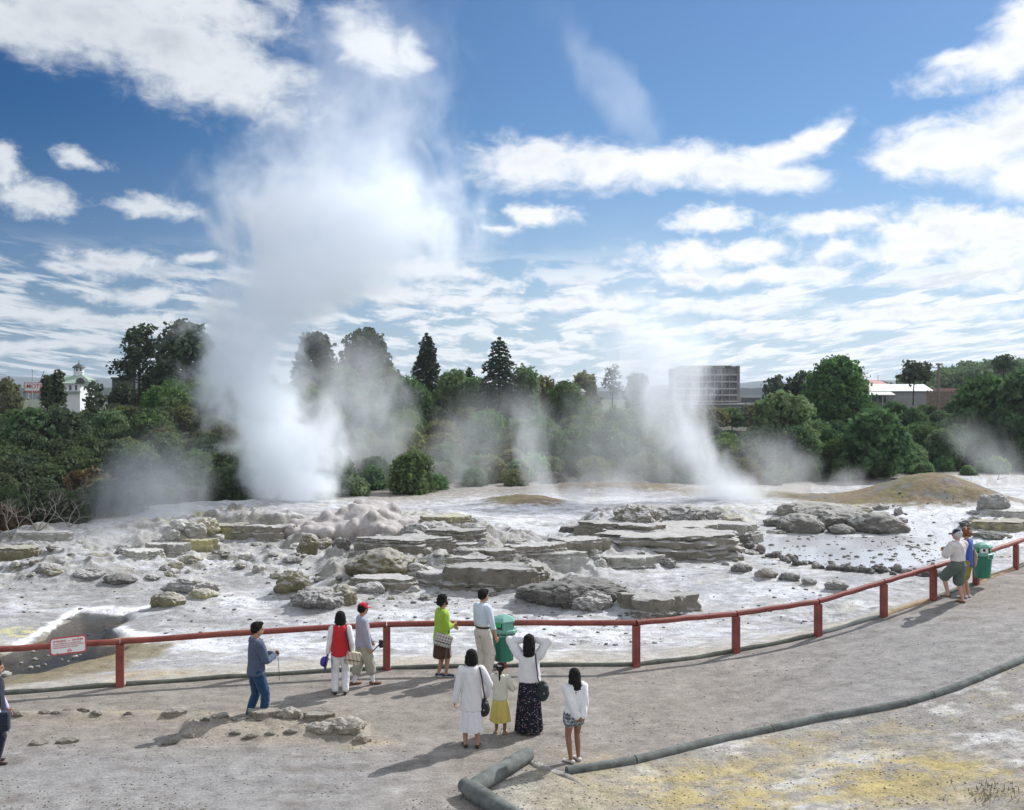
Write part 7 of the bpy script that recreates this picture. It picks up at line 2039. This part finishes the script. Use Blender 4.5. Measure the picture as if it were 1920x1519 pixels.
def people():
    # 1 man in blue jacket and jeans
    p = Person(480, 1352, 1.75, -58, 'man in blue grey jacket and jeans standing alone by the rubble bank', feet=((0.10, 0.12), (-0.10, -0.10)), fz=0.0, hands=[(0.05, .17, .655), (-0.02, .175, .66)], elb=[(1, -.8, -.6), (-1, -.8, -.6)], head_yaw=-18)
    p.body((1.0, 1.0), grip=((-.6, .8, .2), (.6, .8, .2))); p.top('jacket', C['denim_jacket'], .455, 1.0, .022, .012, 1.38, .010, seed=1); p.trousers('jeans', C['jeans'], .56, .98, .016, 1.2, fold=.009); p.shoes(C['dark_shoe']); p.hair(HAIRB, 'short')
    w = p.W(Vector((0.015, .215, .665)) * 1.75); o = empty('compact_camera', w, 'small dark camera in the hands of the man in jeans', 'camera', None, p.rz)
    MB().box((0, 0, 0), (.11, .04, .065)).build('camera_body', C['black'], o, bevel=.006); MB().tube([(0, .02, 0), (0, .05, 0)], .022, 12).build('lens', METAL, o)
    MB().tube([(.05, 0, -.02), (.07, .01, -.22), (.09, .02, -.46)], .005, 5).build('cord', C['black'], o)
    # 2 woman in the red vest
    p = Person(638, 1303, 1.60, 8, 'woman in red vest and white trousers seen from behind', fem=True, feet=((0.10, 0.0), (-0.10, 0.03)), hands=[(.135, .02, .50), (-.155, .02, .47)])
    p.body((.8, 1.2)); p.top('blouse', C['white'], .50, 1.0, .008, 0, 1.25, .007, seed=5); p.top('vest', C['red'], .455, None, .022, .012, fold=.008, neckz=.015, seed=2); p.trousers('trousers', C['white'], .58, .96, .014, 1.25, fold=.009); p.shoes(C['dark_shoe']); p.hair(HAIRB, 'bob')
    H = 1.6
    bag(p, 'box', (.24, -.06, .72), (.30, .13, .24), STRIPE, 'beige striped shoulder bag with black strap on the woman in red', [(.09, .03, 1.36), (.10, -.04, 1.33), (.12, -.13, 1.2), (.17, -.15, .95), (.20, -.11, .82)], C['black'], 18, sw=.016, tilt=14)
    w = p.W(Vector((-.165, .015, .40)) * H); o = empty('sun_hat', w, 'purple brimmed hat held low by the woman in red', 'hat', None, p.rz)
    o.rotation_euler = (R(8), R(-78), p.rz)
    MB().rings([circle((0, 0, 0), .17, .15, 28), circle((0, 0, .012), .165, .145, 28), circle((0, 0, .02), .10, .09, 28), circle((0, 0, .08), .095, .085, 28), circle((0, 0, .115), .06, .055, 28), circle((0, 0, .122), .02, .02, 28)]).build('crown', C['purple'], o, True)
    MB().rings([circle((0, 0, .022), .106, .096, 28), circle((0, 0, .042), .104, .094, 28)]).build('hat_band', C['black'], o, True)
    # 3 man in the red cap
    p = Person(680, 1284, 1.62, -68, 'man in red cap, grey shirt and khaki shorts striding to the right', feet=((0.06, .20), (-.08, -.17)), hands=[(.14, .06, .475), (-.10, .14, .50)], head_yaw=5, lean=-.03, toe=(.05, .1))
    p.body((1.1, 1.1)); p.top('shirt', C['greyblue'], .46, 1.0, .022, .016, 1.35, .010, seed=7); p.trousers('shorts', C['khaki'], .55, .72, .018, 1.35, fold=.008); p.sock(C['sock'], C['skyblue']); p.shoes(C['brown_shoe'], k=1.15); p.hair(HAIRB, 'short'); p.cap(C['redcap'])
    q = Blob(); q.ell((0, .085, 1.0), (.10, .06, .20)); q.ell((0, .09, 1.15), (.09, .05, .12)); fuse(q, 'undershirt', C['pink'], p.o, .01, 2)
    q = MB(); q.box((.085, -.02, .60), (.006, .05, .045)); q.build('pocket_label', C['navy'], p.o)
    w = p.W(Vector((.045, .22, .50)) * 1.62); o = empty('camera_case', w, 'dark camera case in front of the man in red cap', 'camera', None, p.rz)
    MB().box((0, 0, 0), (.10, .07, .15)).build('case_body', C['black'], o, bevel=.01); MB().tube([(-.03, -.0, .0), (.02, -.14, -.1), (.05, -.30, -.26), (.05, -.33, -.36), (.05, -.29, -.27), (.03, -.16, -.1)], .012, 5).build('strap', C['black'], o, True)
    # 4 woman in the lime jacket
    p = Person(829, 1268, 1.64, -72, 'woman in lime green jacket and brown skirt walking right', fem=True, feet=((0.05, .07), (-.06, -.06)), hands=[(.03, .145, .655), (-.05, .17, .60)], elb=[(.7, -1, -.6), (-.8, -.8, -.5)], head_yaw=6, w=1.14, toe=(.1, .1))
    p.body((1.3, 1.2)); p.top('jacket', C['lime'], .415, .80, .026, .018, 1.5, .014, seed=9, neckz=.03, cuff=1.3); p.skirt('skirt', C['brown'], .52, .245, (.092, .085), (.105, .10), 9, .008); p.shoes(C['navy_shoe'], sole=C['white']); p.hair(HAIRB, 'curly', 3)
    hd = Blob(); hd.ell((0, -.09, 1.33), (.10, .055, .06)); hd.ell((0, -.07, 1.38), (.09, .05, .03)); fuse(hd, 'hood', C['lime'], p.o, .01, 2, folds(.008, 16, 6, 2))
    bag(p, 'box', (.20, -.03, .80), (.36, .13, .25), PLAID, 'grey tartan shoulder bag on the hip of the woman in green', [(.06, -.04, 1.37), (.13, .04, 1.30), (.17, .11, 1.1), (.19, .10, .93)], C['navy'], 90, sw=.011, tilt=20)
    # 5 man in the white shirt
    p = Person(905, 1271, 1.80, -52, 'man in pale shirt and beige trousers beside the near litter bin', feet=((0.09, .05), (-.09, -.05)), hands=[(.155, .08, .47), (-.16, .05, .47)], head_yaw=-12, w=.94)
    p.body((.6, .6)); p.trousers('trousers', C['beige'], .60, .98, .026, 1.45, fold=.010); p.top('shirt', C['paleblue'], .575, 1.0, .016, .0, 1.35, .010, seed=11, neckz=.03); p.shoes(C['dark_shoe']); p.hair(HAIRB, 'short')
    z = .578 * 1.8
    MB().rings([circle((0, 0, z), .179, .136, 40), circle((0, 0, z + .004), .182, .139, 40), circle((0, 0, z + .032), .182, .139, 40), circle((0, 0, z + .036), .177, .134, 40)]).build('belt', C['black'], p.o, True)
    # 6 woman in white tunic
    p = Person(884, 1402, 1.60, 4, 'woman in long white tunic and white skirt seen from behind', skin=SKIN, fem=True, feet=((0.10, -.02), (-.10, .02)), hands=[(.160, .06, .515), (-.175, .0, .455)], elb=[(1, -.6, -.2), (-1, -.4, 0)], w=.98)
    p.body((1.2, .8)); p.top('tunic', C['whitek'], .36, .98, .020, .012, 1.35, .010, seed=13, neckz=.012, cuff=1.2); p.skirt('skirt', C['white'], .46, .175, (.098, .08), (.128, .10), 11, .013, 2); p.shoes(C['dark_shoe'], 'sandal', .95); p.hair(HAIRB, 'bob', 2)
    bag(p, 'sack', (.20, .0, .66), (.22, .16, .31), C['black'], 'black bucket bag at the right side of the woman in white tunic', [(.115, .02, 1.345), (.135, -.06, 1.33), (.165, -.115, 1.2), (.20, -.10, .95), (.225, -.04, .78)], C['black'], 0, sw=.013)
    # 7 small girl in black cap
    p = Person(938, 1376, 1.20, -10, 'small girl in black cap, cream jumper and yellow skirt', skin=SKINT, fem=True, feet=((0.075, 0.0), (-.07, .01)), hands=[(.075, .13, .66), (-.075, .13, .66)], elb=[(1, -1, -.3), (-1, -1, -.3)], w=1.05)
    p.body((1, 1)); p.top('jumper', C['cream'], .465, .95, .016, .006, 1.45, .008, seed=15); p.skirt('skirt', C['yellow'], .50, .185, (.098, .08), (.145, .125), 13, .012, 4); p.shoes(C['tan_shoe'], 'sandal'); p.hair(HAIRB, 'pony'); c = p.cap(C['blackcap'], True)
    # white script on the cap
    pts = []
    sc_ = [(-.030, .002), (-.026, .022), (-.018, .020), (-.022, .010), (-.028, .008), (-.014, .004), (-.010, .014), (-.004, .010), (-.008, .002), (.002, .004), (.006, .022), (.008, .003), (.014, .004), (.020, .014), (.026, .008), (.020, .002), (.030, .006)]
    for x, z in sc_:
        r = .0615; pts.append(p.hp(x, -.006 - math.sqrt(max(0, r * r - x * x)) * 1.04, .046 + z * .9))
    MB().tube(pts, .0052, 5).build('script', WHITES, c)
    # 8 tall woman with raised arms
    p = Person(992, 1374, 1.67, -4, 'woman in white jumper and dark flowered skirt with both hands on her head', skin=SKINT, fem=True, feet=((0.08, 0.0), (-.08, .02)), hands=[(.050, .045, .955), (-.055, .045, .955)], elb=[(1, -.1, -.35), (-1, -.1, -.35)], w=1.02, head_tilt=-4)
    p.body((.6, .6), grip=((-.9, .2, .35), (.9, .2, .35))); p.skirt('skirt', FLORAL, .57, .028, (.096, .082), (.142, .125), 10, .016, 5); p.top('jumper', C['whitek'], .505, .97, .024, .014, 1.5, .011, seed=17, neckz=.01, cuff=1.2); p.shoes(C['tan_shoe']); p.hair(HAIRB, 'wavy', 4)
    bag(p, 'sack', (.235, -.05, .74), (.25, .14, .36), cloth('dark green leather', (0.02, 0.03, 0.03), .5), 'dark saddle bag at the right hip of the woman with raised arms', [(.105, .03, 1.40), (.115, -.07, 1.38), (.135, -.145, 1.2), (.16, -.15, .98), (.20, -.10, .86)], C['black'], 20, sw=.011)
    # 9 girl with hands behind her back
    p = Person(1077, 1428, 1.47, 20, 'girl in white sweatshirt and tartan shorts with hands clasped behind her back', skin=SKINT, fem=True, feet=((0.085, .04), (-.075, -.03)), hands=[(.045, -.125, .475), (-.0, -.13, .48)], elb=[(1, -.5, 0), (-1, -.5, 0)], head_yaw=14, toe=(.0, .3))
    p.body((.9, .9), grip=((-.7, -.1, -.5), (.7, -.1, -.5))); p.top('sweatshirt', C['white'], .475, .93, .026, .012, 1.6, .014, seed=19, cuff=1.15); p.trousers('shorts', PLAIDS, .53, .14, .028, 1.2, fold=.004); p.shoes(C['whiteshoe'], k=1.15); p.hair(HAIRB, 'long', 5)
    # 10 elderly man
    g = GP(1796, 1131)
    p = Person(0, 0, 1.76, 30, 'elderly man in navy cap, pale polo shirt and grey green shorts at the railing', skin=SKINP, feet=((0.09, -.06), (-.13, .18)), footz=(0, .12), hands=[(.02, .15, .70), (-.08, .16, .70)], elb=[(1, -.6, -.7), (-1, -.6, -.7)], head_yaw=22, w=1.14, loc=g, toe=(.1, .2))
    p.body((1, 1), grip=((-.5, .7, .4), (.5, .7, .4))); p.trousers('shorts', C['greenshort'], .585, .46, .030, 1.4, fold=.010); p.top('polo_shirt', C['polo'], .555, .44, .022, .004, 1.65, .011, seed=21, neckz=.03); p.shoes(C['brown_shoe']); p.hair(HAIRW, 'short'); p.cap(C['navycap'])
    w = p.W(Vector((-.03, .205, .715)) * 1.76); o = empty('compact_camera', w, 'dark camera in the hands of the elderly man', 'camera', None, p.rz)
    MB().box((0, 0, 0), (.12, .05, .08)).build('camera_body', C['black'], o, bevel=.006); MB().tube([(0, .02, 0), (0, .06, 0)], .026, 12).build('lens', METAL, o)
    # 11 woman in blue beside him
    g = GP(1813, 1121)
    p = Person(0, 0, 1.70, 42, 'woman with auburn hair and blue top standing behind the elderly man', skin=SKINP, fem=True, feet=((0.08, .0), (-.08, .03)), loc=g, head_yaw=10, hands=[(.16, .05, .47), (-.1, .14, .62)])
    p.body((.8, .8)); p.trousers('shorts', FLORALY, .57, .44, .022, 1.3); p.top('top', C['blue'], .44, .12, .018, .006, 1.2, .007, seed=23); p.shoes(C['whiteshoe'], k=1.1); p.hair(HAIRR, 'curly', 8)
    bag(p, 'sack', (.20, -.10, .98), (.24, .13, .44), C['canvas'], 'tan canvas bag slung from the shoulder of the woman in blue', [(.10, .02, 1.41), (.13, -.06, 1.38), (.17, -.10, 1.24), (.19, -.10, 1.12)], C['canvas'], 30, sw=.016)
    # 12 figure cut by the left edge
    p = Person(-10, 1432, 1.62, -70, 'dark dressed person half cut off by the left edge of the picture', fem=True, feet=((0.08, .03), (-.08, -.03)), hands=[(.13, .06, .49), (-.1, .1, .5)])
    p.body(); p.top('shirt', C['lilac'], .50, .95, .010, .0, 1.3, .008, seed=25); p.top('waistcoat', C['navy'], .40, None, .030, .02, fold=.010, seed=26); p.trousers('trousers', C['navy'], .57, .97, .018, 1.25); p.shoes(C['dark_shoe']); p.hair(HAIRB, 'bob')
    bag(p, 'box', (.19, .10, .72), (.30, .14, .30), cloth('dark blue leather', (0.016, 0.022, 0.04), .5), 'dark blue bag on the person at the left edge', [(.07, .03, 1.37), (.13, .05, 1.3), (.18, .10, 1.1), (.19, .10, .88)], C['navy'], 75, sw=.016)
people()
# ------------------------------------------------------------------ steam: real volumes rising from the vents
def steam(rows, Y, label, D=0.6, depth=0.8, wscale=0.3, wamp=0.9, nscale=0.7, k=2.1, aniso=0.3, detail=6, seed=0.0, lean=0.0, soft=0.15, step=1.0, hullk=1.25, zs=0.6, topf=0.45):
    """rows: (py, px, half width px, relative density), bottom to top, at depth Y"""
    pts = [P(px, py, Y) for py, px, w, d in rows]
    B = pts[0].copy()
    zb = pts[0].z; H = pts[-1].z - zb
    ts = [(p.z - zb) / H for p in pts]
    cx = [p.x - B.x for p in pts]; rr = [w / F * Y for _, _, w, _ in rows]; dd = [d for *_, d in rows]
    cmin, cmax = min(cx) - 0.5, max(cx) + 0.5
    rmax = max(rr); dmax = max(dd)
    m = bpy.data.materials.new('steam'); m.use_nodes = True
    nt = NT(m.node_tree)
    for n in list(nt.n): nt.n.remove(n)
    out = nt.new('ShaderNodeOutputMaterial'); pv = nt.new('ShaderNodeVolumePrincipled')
    pv.inputs['Color'].default_value = (0.945, 0.972, 1.0, 1)
    pv.inputs['Anisotropy'].default_value = aniso
    pv.inputs['Density Attribute'].default_value = ''
    nt.put(out.inputs['Volume'], pv.outputs[0])
    oc = nt.new('ShaderNodeTexCoord').outputs['Object']
    nz = nt.vmath('ADD', oc, (seed * 13.7, seed * 5.1, seed * 9.3))
    nz = nt.vmath('MULTIPLY', nz, (1, 1, zs))
    x0, y0, z0 = nt.sep(oc)
    t0 = nt.math('DIVIDE', z0, H, clamp=True)
    wn = nt.noise(nz, wscale, 2, 0.5, out='Color')
    wv = nt.vmath('SUBTRACT', wn, (0.5, 0.5, 0.5))
    wv = nt.vmath('SCALE', wv, nt.lin(t0, 0, 0.35, wamp * 0.5, wamp * 2.4))
    x, y, z = nt.sep(nt.vmath('ADD', oc, wv))
    t = nt.math('DIVIDE', z, H, clamp=True)
    c = nt.lin(nt.curve(t, [(a, (b - cmin) / (cmax - cmin)) for a, b in zip(ts, cx)]), 0, 1, cmin, cmax)
    r = nt.math('MULTIPLY', nt.curve(t, [(a, b / rmax) for a, b in zip(ts, rr)]), rmax)
    de = nt.curve(t, [(a, b / dmax) for a, b in zip(ts, dd)])
    dx = nt.math('DIVIDE', nt.math('SUBTRACT', x, c), r)
    dy = nt.math('DIVIDE', nt.math('SUBTRACT', y, nt.math('MULTIPLY', z, lean)), nt.math('MULTIPLY', r, depth))
    d = nt.math('SQRT', nt.math('ADD', nt.math('MULTIPLY', dx, dx), nt.math('MULTIPLY', dy, dy)))
    f = nt.noise(nt.vmath('ADD', nz, nt.vmath('SCALE', wv, 0.6)), nscale, detail, 0.60, 0.5)
    sh = nt.math('SUBTRACT', 1.0, d)
    v = nt.math('ADD', sh, nt.math('MULTIPLY', nt.math('SUBTRACT', f, 0.5), k))
    v = nt.sstep(v, 0.0, soft + 0.75)
    v = nt.math('MULTIPLY', v, nt.sstep(d, hullk - 0.02, hullk - 0.45))
    v = nt.math('MULTIPLY', v, nt.math('MULTIPLY', nt.math('MAXIMUM', de, 0.0), D * dmax))
    edge = nt.math('MULTIPLY', nt.sstep(t0, 0.0, 0.02), nt.sstep(t0, 1.0, topf))
    nt.put(pv.inputs['Density'], nt.math('MULTIPLY', v, edge))
    try: m.cycles.volume_step_rate = step
    except Exception: pass
    # hull that follows the plume
    rings = []; N = 14; K = 22
    for i in range(N + 1):
        tt = i / N
        cc = np.interp(tt, ts, cx); ra = np.interp(tt, ts, rr) * hullk + wamp * 0.35 * (0.5 + 2 * tt)
        rings.append([(cc + ra * math.cos(2 * math.pi * q / K), lean * tt * H + ra * depth * math.sin(2 * math.pi * q / K), tt * H) for q in range(K)])
    mb = MB().rings(rings)
    o = mb.build('steam_plume', m, None, loc=B)
    return tag(o, label, 'steam', None)
steam([(964, 552, 86, 2.4), (900, 546, 108, 2.2), (820, 528, 138, 1.7), (740, 492, 140, 1.5), (660, 468, 142, 1.45), (590, 490, 165, 1.35), (510, 615, 262, 0.95), (430, 655, 290, 0.85), (360, 640, 275, 0.55), (280, 650, 240, 0.26), (140, 690, 200, 0.14), (-60, 690, 190, 0.10)],
      52, 'tall dense white steam column rising from the pinkish geyser mound', D=0.72, depth=0.7, seed=1, wamp=1.5, topf=0.85, zs=0.85, k=2.5, soft=0.08, nscale=0.62, wscale=0.25)
steam([(1000, 280, 130, 0.9), (930, 285, 135, 1.0), (870, 295, 115, 0.7), (810, 305, 85, 0.4), (750, 325, 60, 0.1)], 46, 'faint grey steam drifting low left of the tall steam column', D=0.30, seed=2, nscale=0.8)
steam([(950, 1032, 24, 2.0), (905, 1016, 38, 1.3), (850, 1004, 36, 1.0), (800, 995, 48, 0.9), (760, 985, 66, 0.75), (720, 972, 58, 0.4), (690, 965, 40, 0.1)], 56, 'slender steam plume rising in front of the larger conifer', D=0.36, seed=3, wamp=0.8, nscale=1.0)
steam([(955, 1072, 24, 1.6), (920, 1085, 36, 1.2), (885, 1104, 30, 0.5)], 54, 'little steam puff right of the slender steam plume', D=0.42, seed=4, wamp=0.5, nscale=1.2)
steam([(974, 1385, 130, 2.2), (930, 1372, 120, 2.0), (890, 1338, 84, 1.8), (850, 1305, 74, 1.5), (800, 1262, 88, 1.2), (750, 1240, 116, 1.5), (700, 1240, 140, 1.5), (640, 1230, 140, 1.0), (560, 1195, 130, 0.28), (450, 1155, 140, 0.14), (340, 1140, 120, 0.05)],
      58, 'bright steam cloud rising behind the great terrace towards the hotel block', D=0.62, depth=0.6, seed=5, k=1.8, soft=0.4, nscale=0.6, wamp=1.2)
steam([(285, 1200, 50, 0.5), (220, 1185, 70, 1.0), (150, 1140, 72, 0.9), (80, 1085, 58, 0.9), (10, 1050, 48, 0.8), (-50, 1035, 40, 0.4)], 62, 'thin wisp of steam high in the blue sky', D=0.13, seed=6, nscale=0.55)
steam([(925, 1480, 100, 1.0), (880, 1465, 95, 1.0), (830, 1440, 80, 0.8), (780, 1430, 50, 0.2)], 60, 'dim steam in front of the left end of the right bank', D=0.16, seed=7)
steam([(925, 1580, 34, 1.2), (895, 1592, 36, 1.0), (865, 1610, 26, 0.4)], 60, 'small steam wisp at the foot of the right bank', D=0.25, seed=8, wamp=0.5, nscale=1.1)
steam([(948, 1905, 62, 1.4), (900, 1882, 60, 1.2), (850, 1848, 64, 0.9), (800, 1812, 70, 0.7), (755, 1785, 50, 0.2)], 58, 'steam drifting up from the right edge across the right bank', D=0.16, seed=9)
steam([(905, 680, 110, 0.6), (800, 675, 125, 1.0), (710, 660, 120, 1.0), (630, 660, 110, 0.6), (580, 705, 60, 0.1)], 66, 'thin steam veil right of the tall steam column', D=0.22, seed=10)
steam([(935, 1190, 190, 0.8), (850, 1180, 190, 1.0), (770, 1190, 180, 1.0), (700, 1200, 170, 0.8), (620, 1190, 150, 0.3)], 66, 'broad pale steam veil in front of the hotel block', D=0.16, depth=0.35, seed=11, nscale=0.45)
steam([(1090, 150, 190, 0.6), (1030, 190, 190, 1.0), (975, 240, 150, 0.8), (930, 260, 110, 0.2)], 37, 'low steam creeping over the left terraces', D=0.14, depth=0.5, seed=12)
steam([(1095, 1118, 50, 1.0), (1060, 1092, 66, 1.0), (1025, 1062, 56, 0.4)], 33, 'thin steam over the ledges in the middle of the flats', D=0.20, depth=0.6, seed=13, wamp=0.5, nscale=1.1)
steam([(1030, 960, 110, 0.8), (990, 955, 130, 1.0), (950, 950, 100, 0.5)], 43, 'pale steam low over the bright flats', D=0.09, depth=0.6, seed=14)
steam([(945, 1170, 70, 1.2), (905, 1165, 66, 0.9), (860, 1150, 50, 0.3)], 57, 'steam puff between the slender plume and the bright steam cloud', D=0.26, seed=15, wamp=0.6)
steam([(915, 860, 120, 0.7), (840, 880, 110, 1.0), (760, 900, 95, 0.8), (690, 920, 70, 0.2)], 66, 'faint steam veil below the larger conifer', D=0.12, seed=16)
# ------------------------------------------------------------------ the air
def haze():
    m = bpy.data.materials.new('haze'); m.use_nodes = True
    nt = NT(m.node_tree)
    for n in list(nt.n): nt.n.remove(n)
    out = nt.new('ShaderNodeOutputMaterial'); pv = nt.new('ShaderNodeVolumePrincipled')
    pv.inputs['Color'].default_value = (0.80, 0.88, 1.0, 1)
    pv.inputs['Density'].default_value = 0.00016
    pv.inputs['Anisotropy'].default_value = 0.2
    nt.put(out.inputs['Volume'], pv.outputs[0])
    o = MB().box((0, 5950, 28), (15600, 12400, 66)).build('haze', m)
    tag(o, 'pale blue air between the bush and the far hills', 'haze', None, 'stuff')
haze()
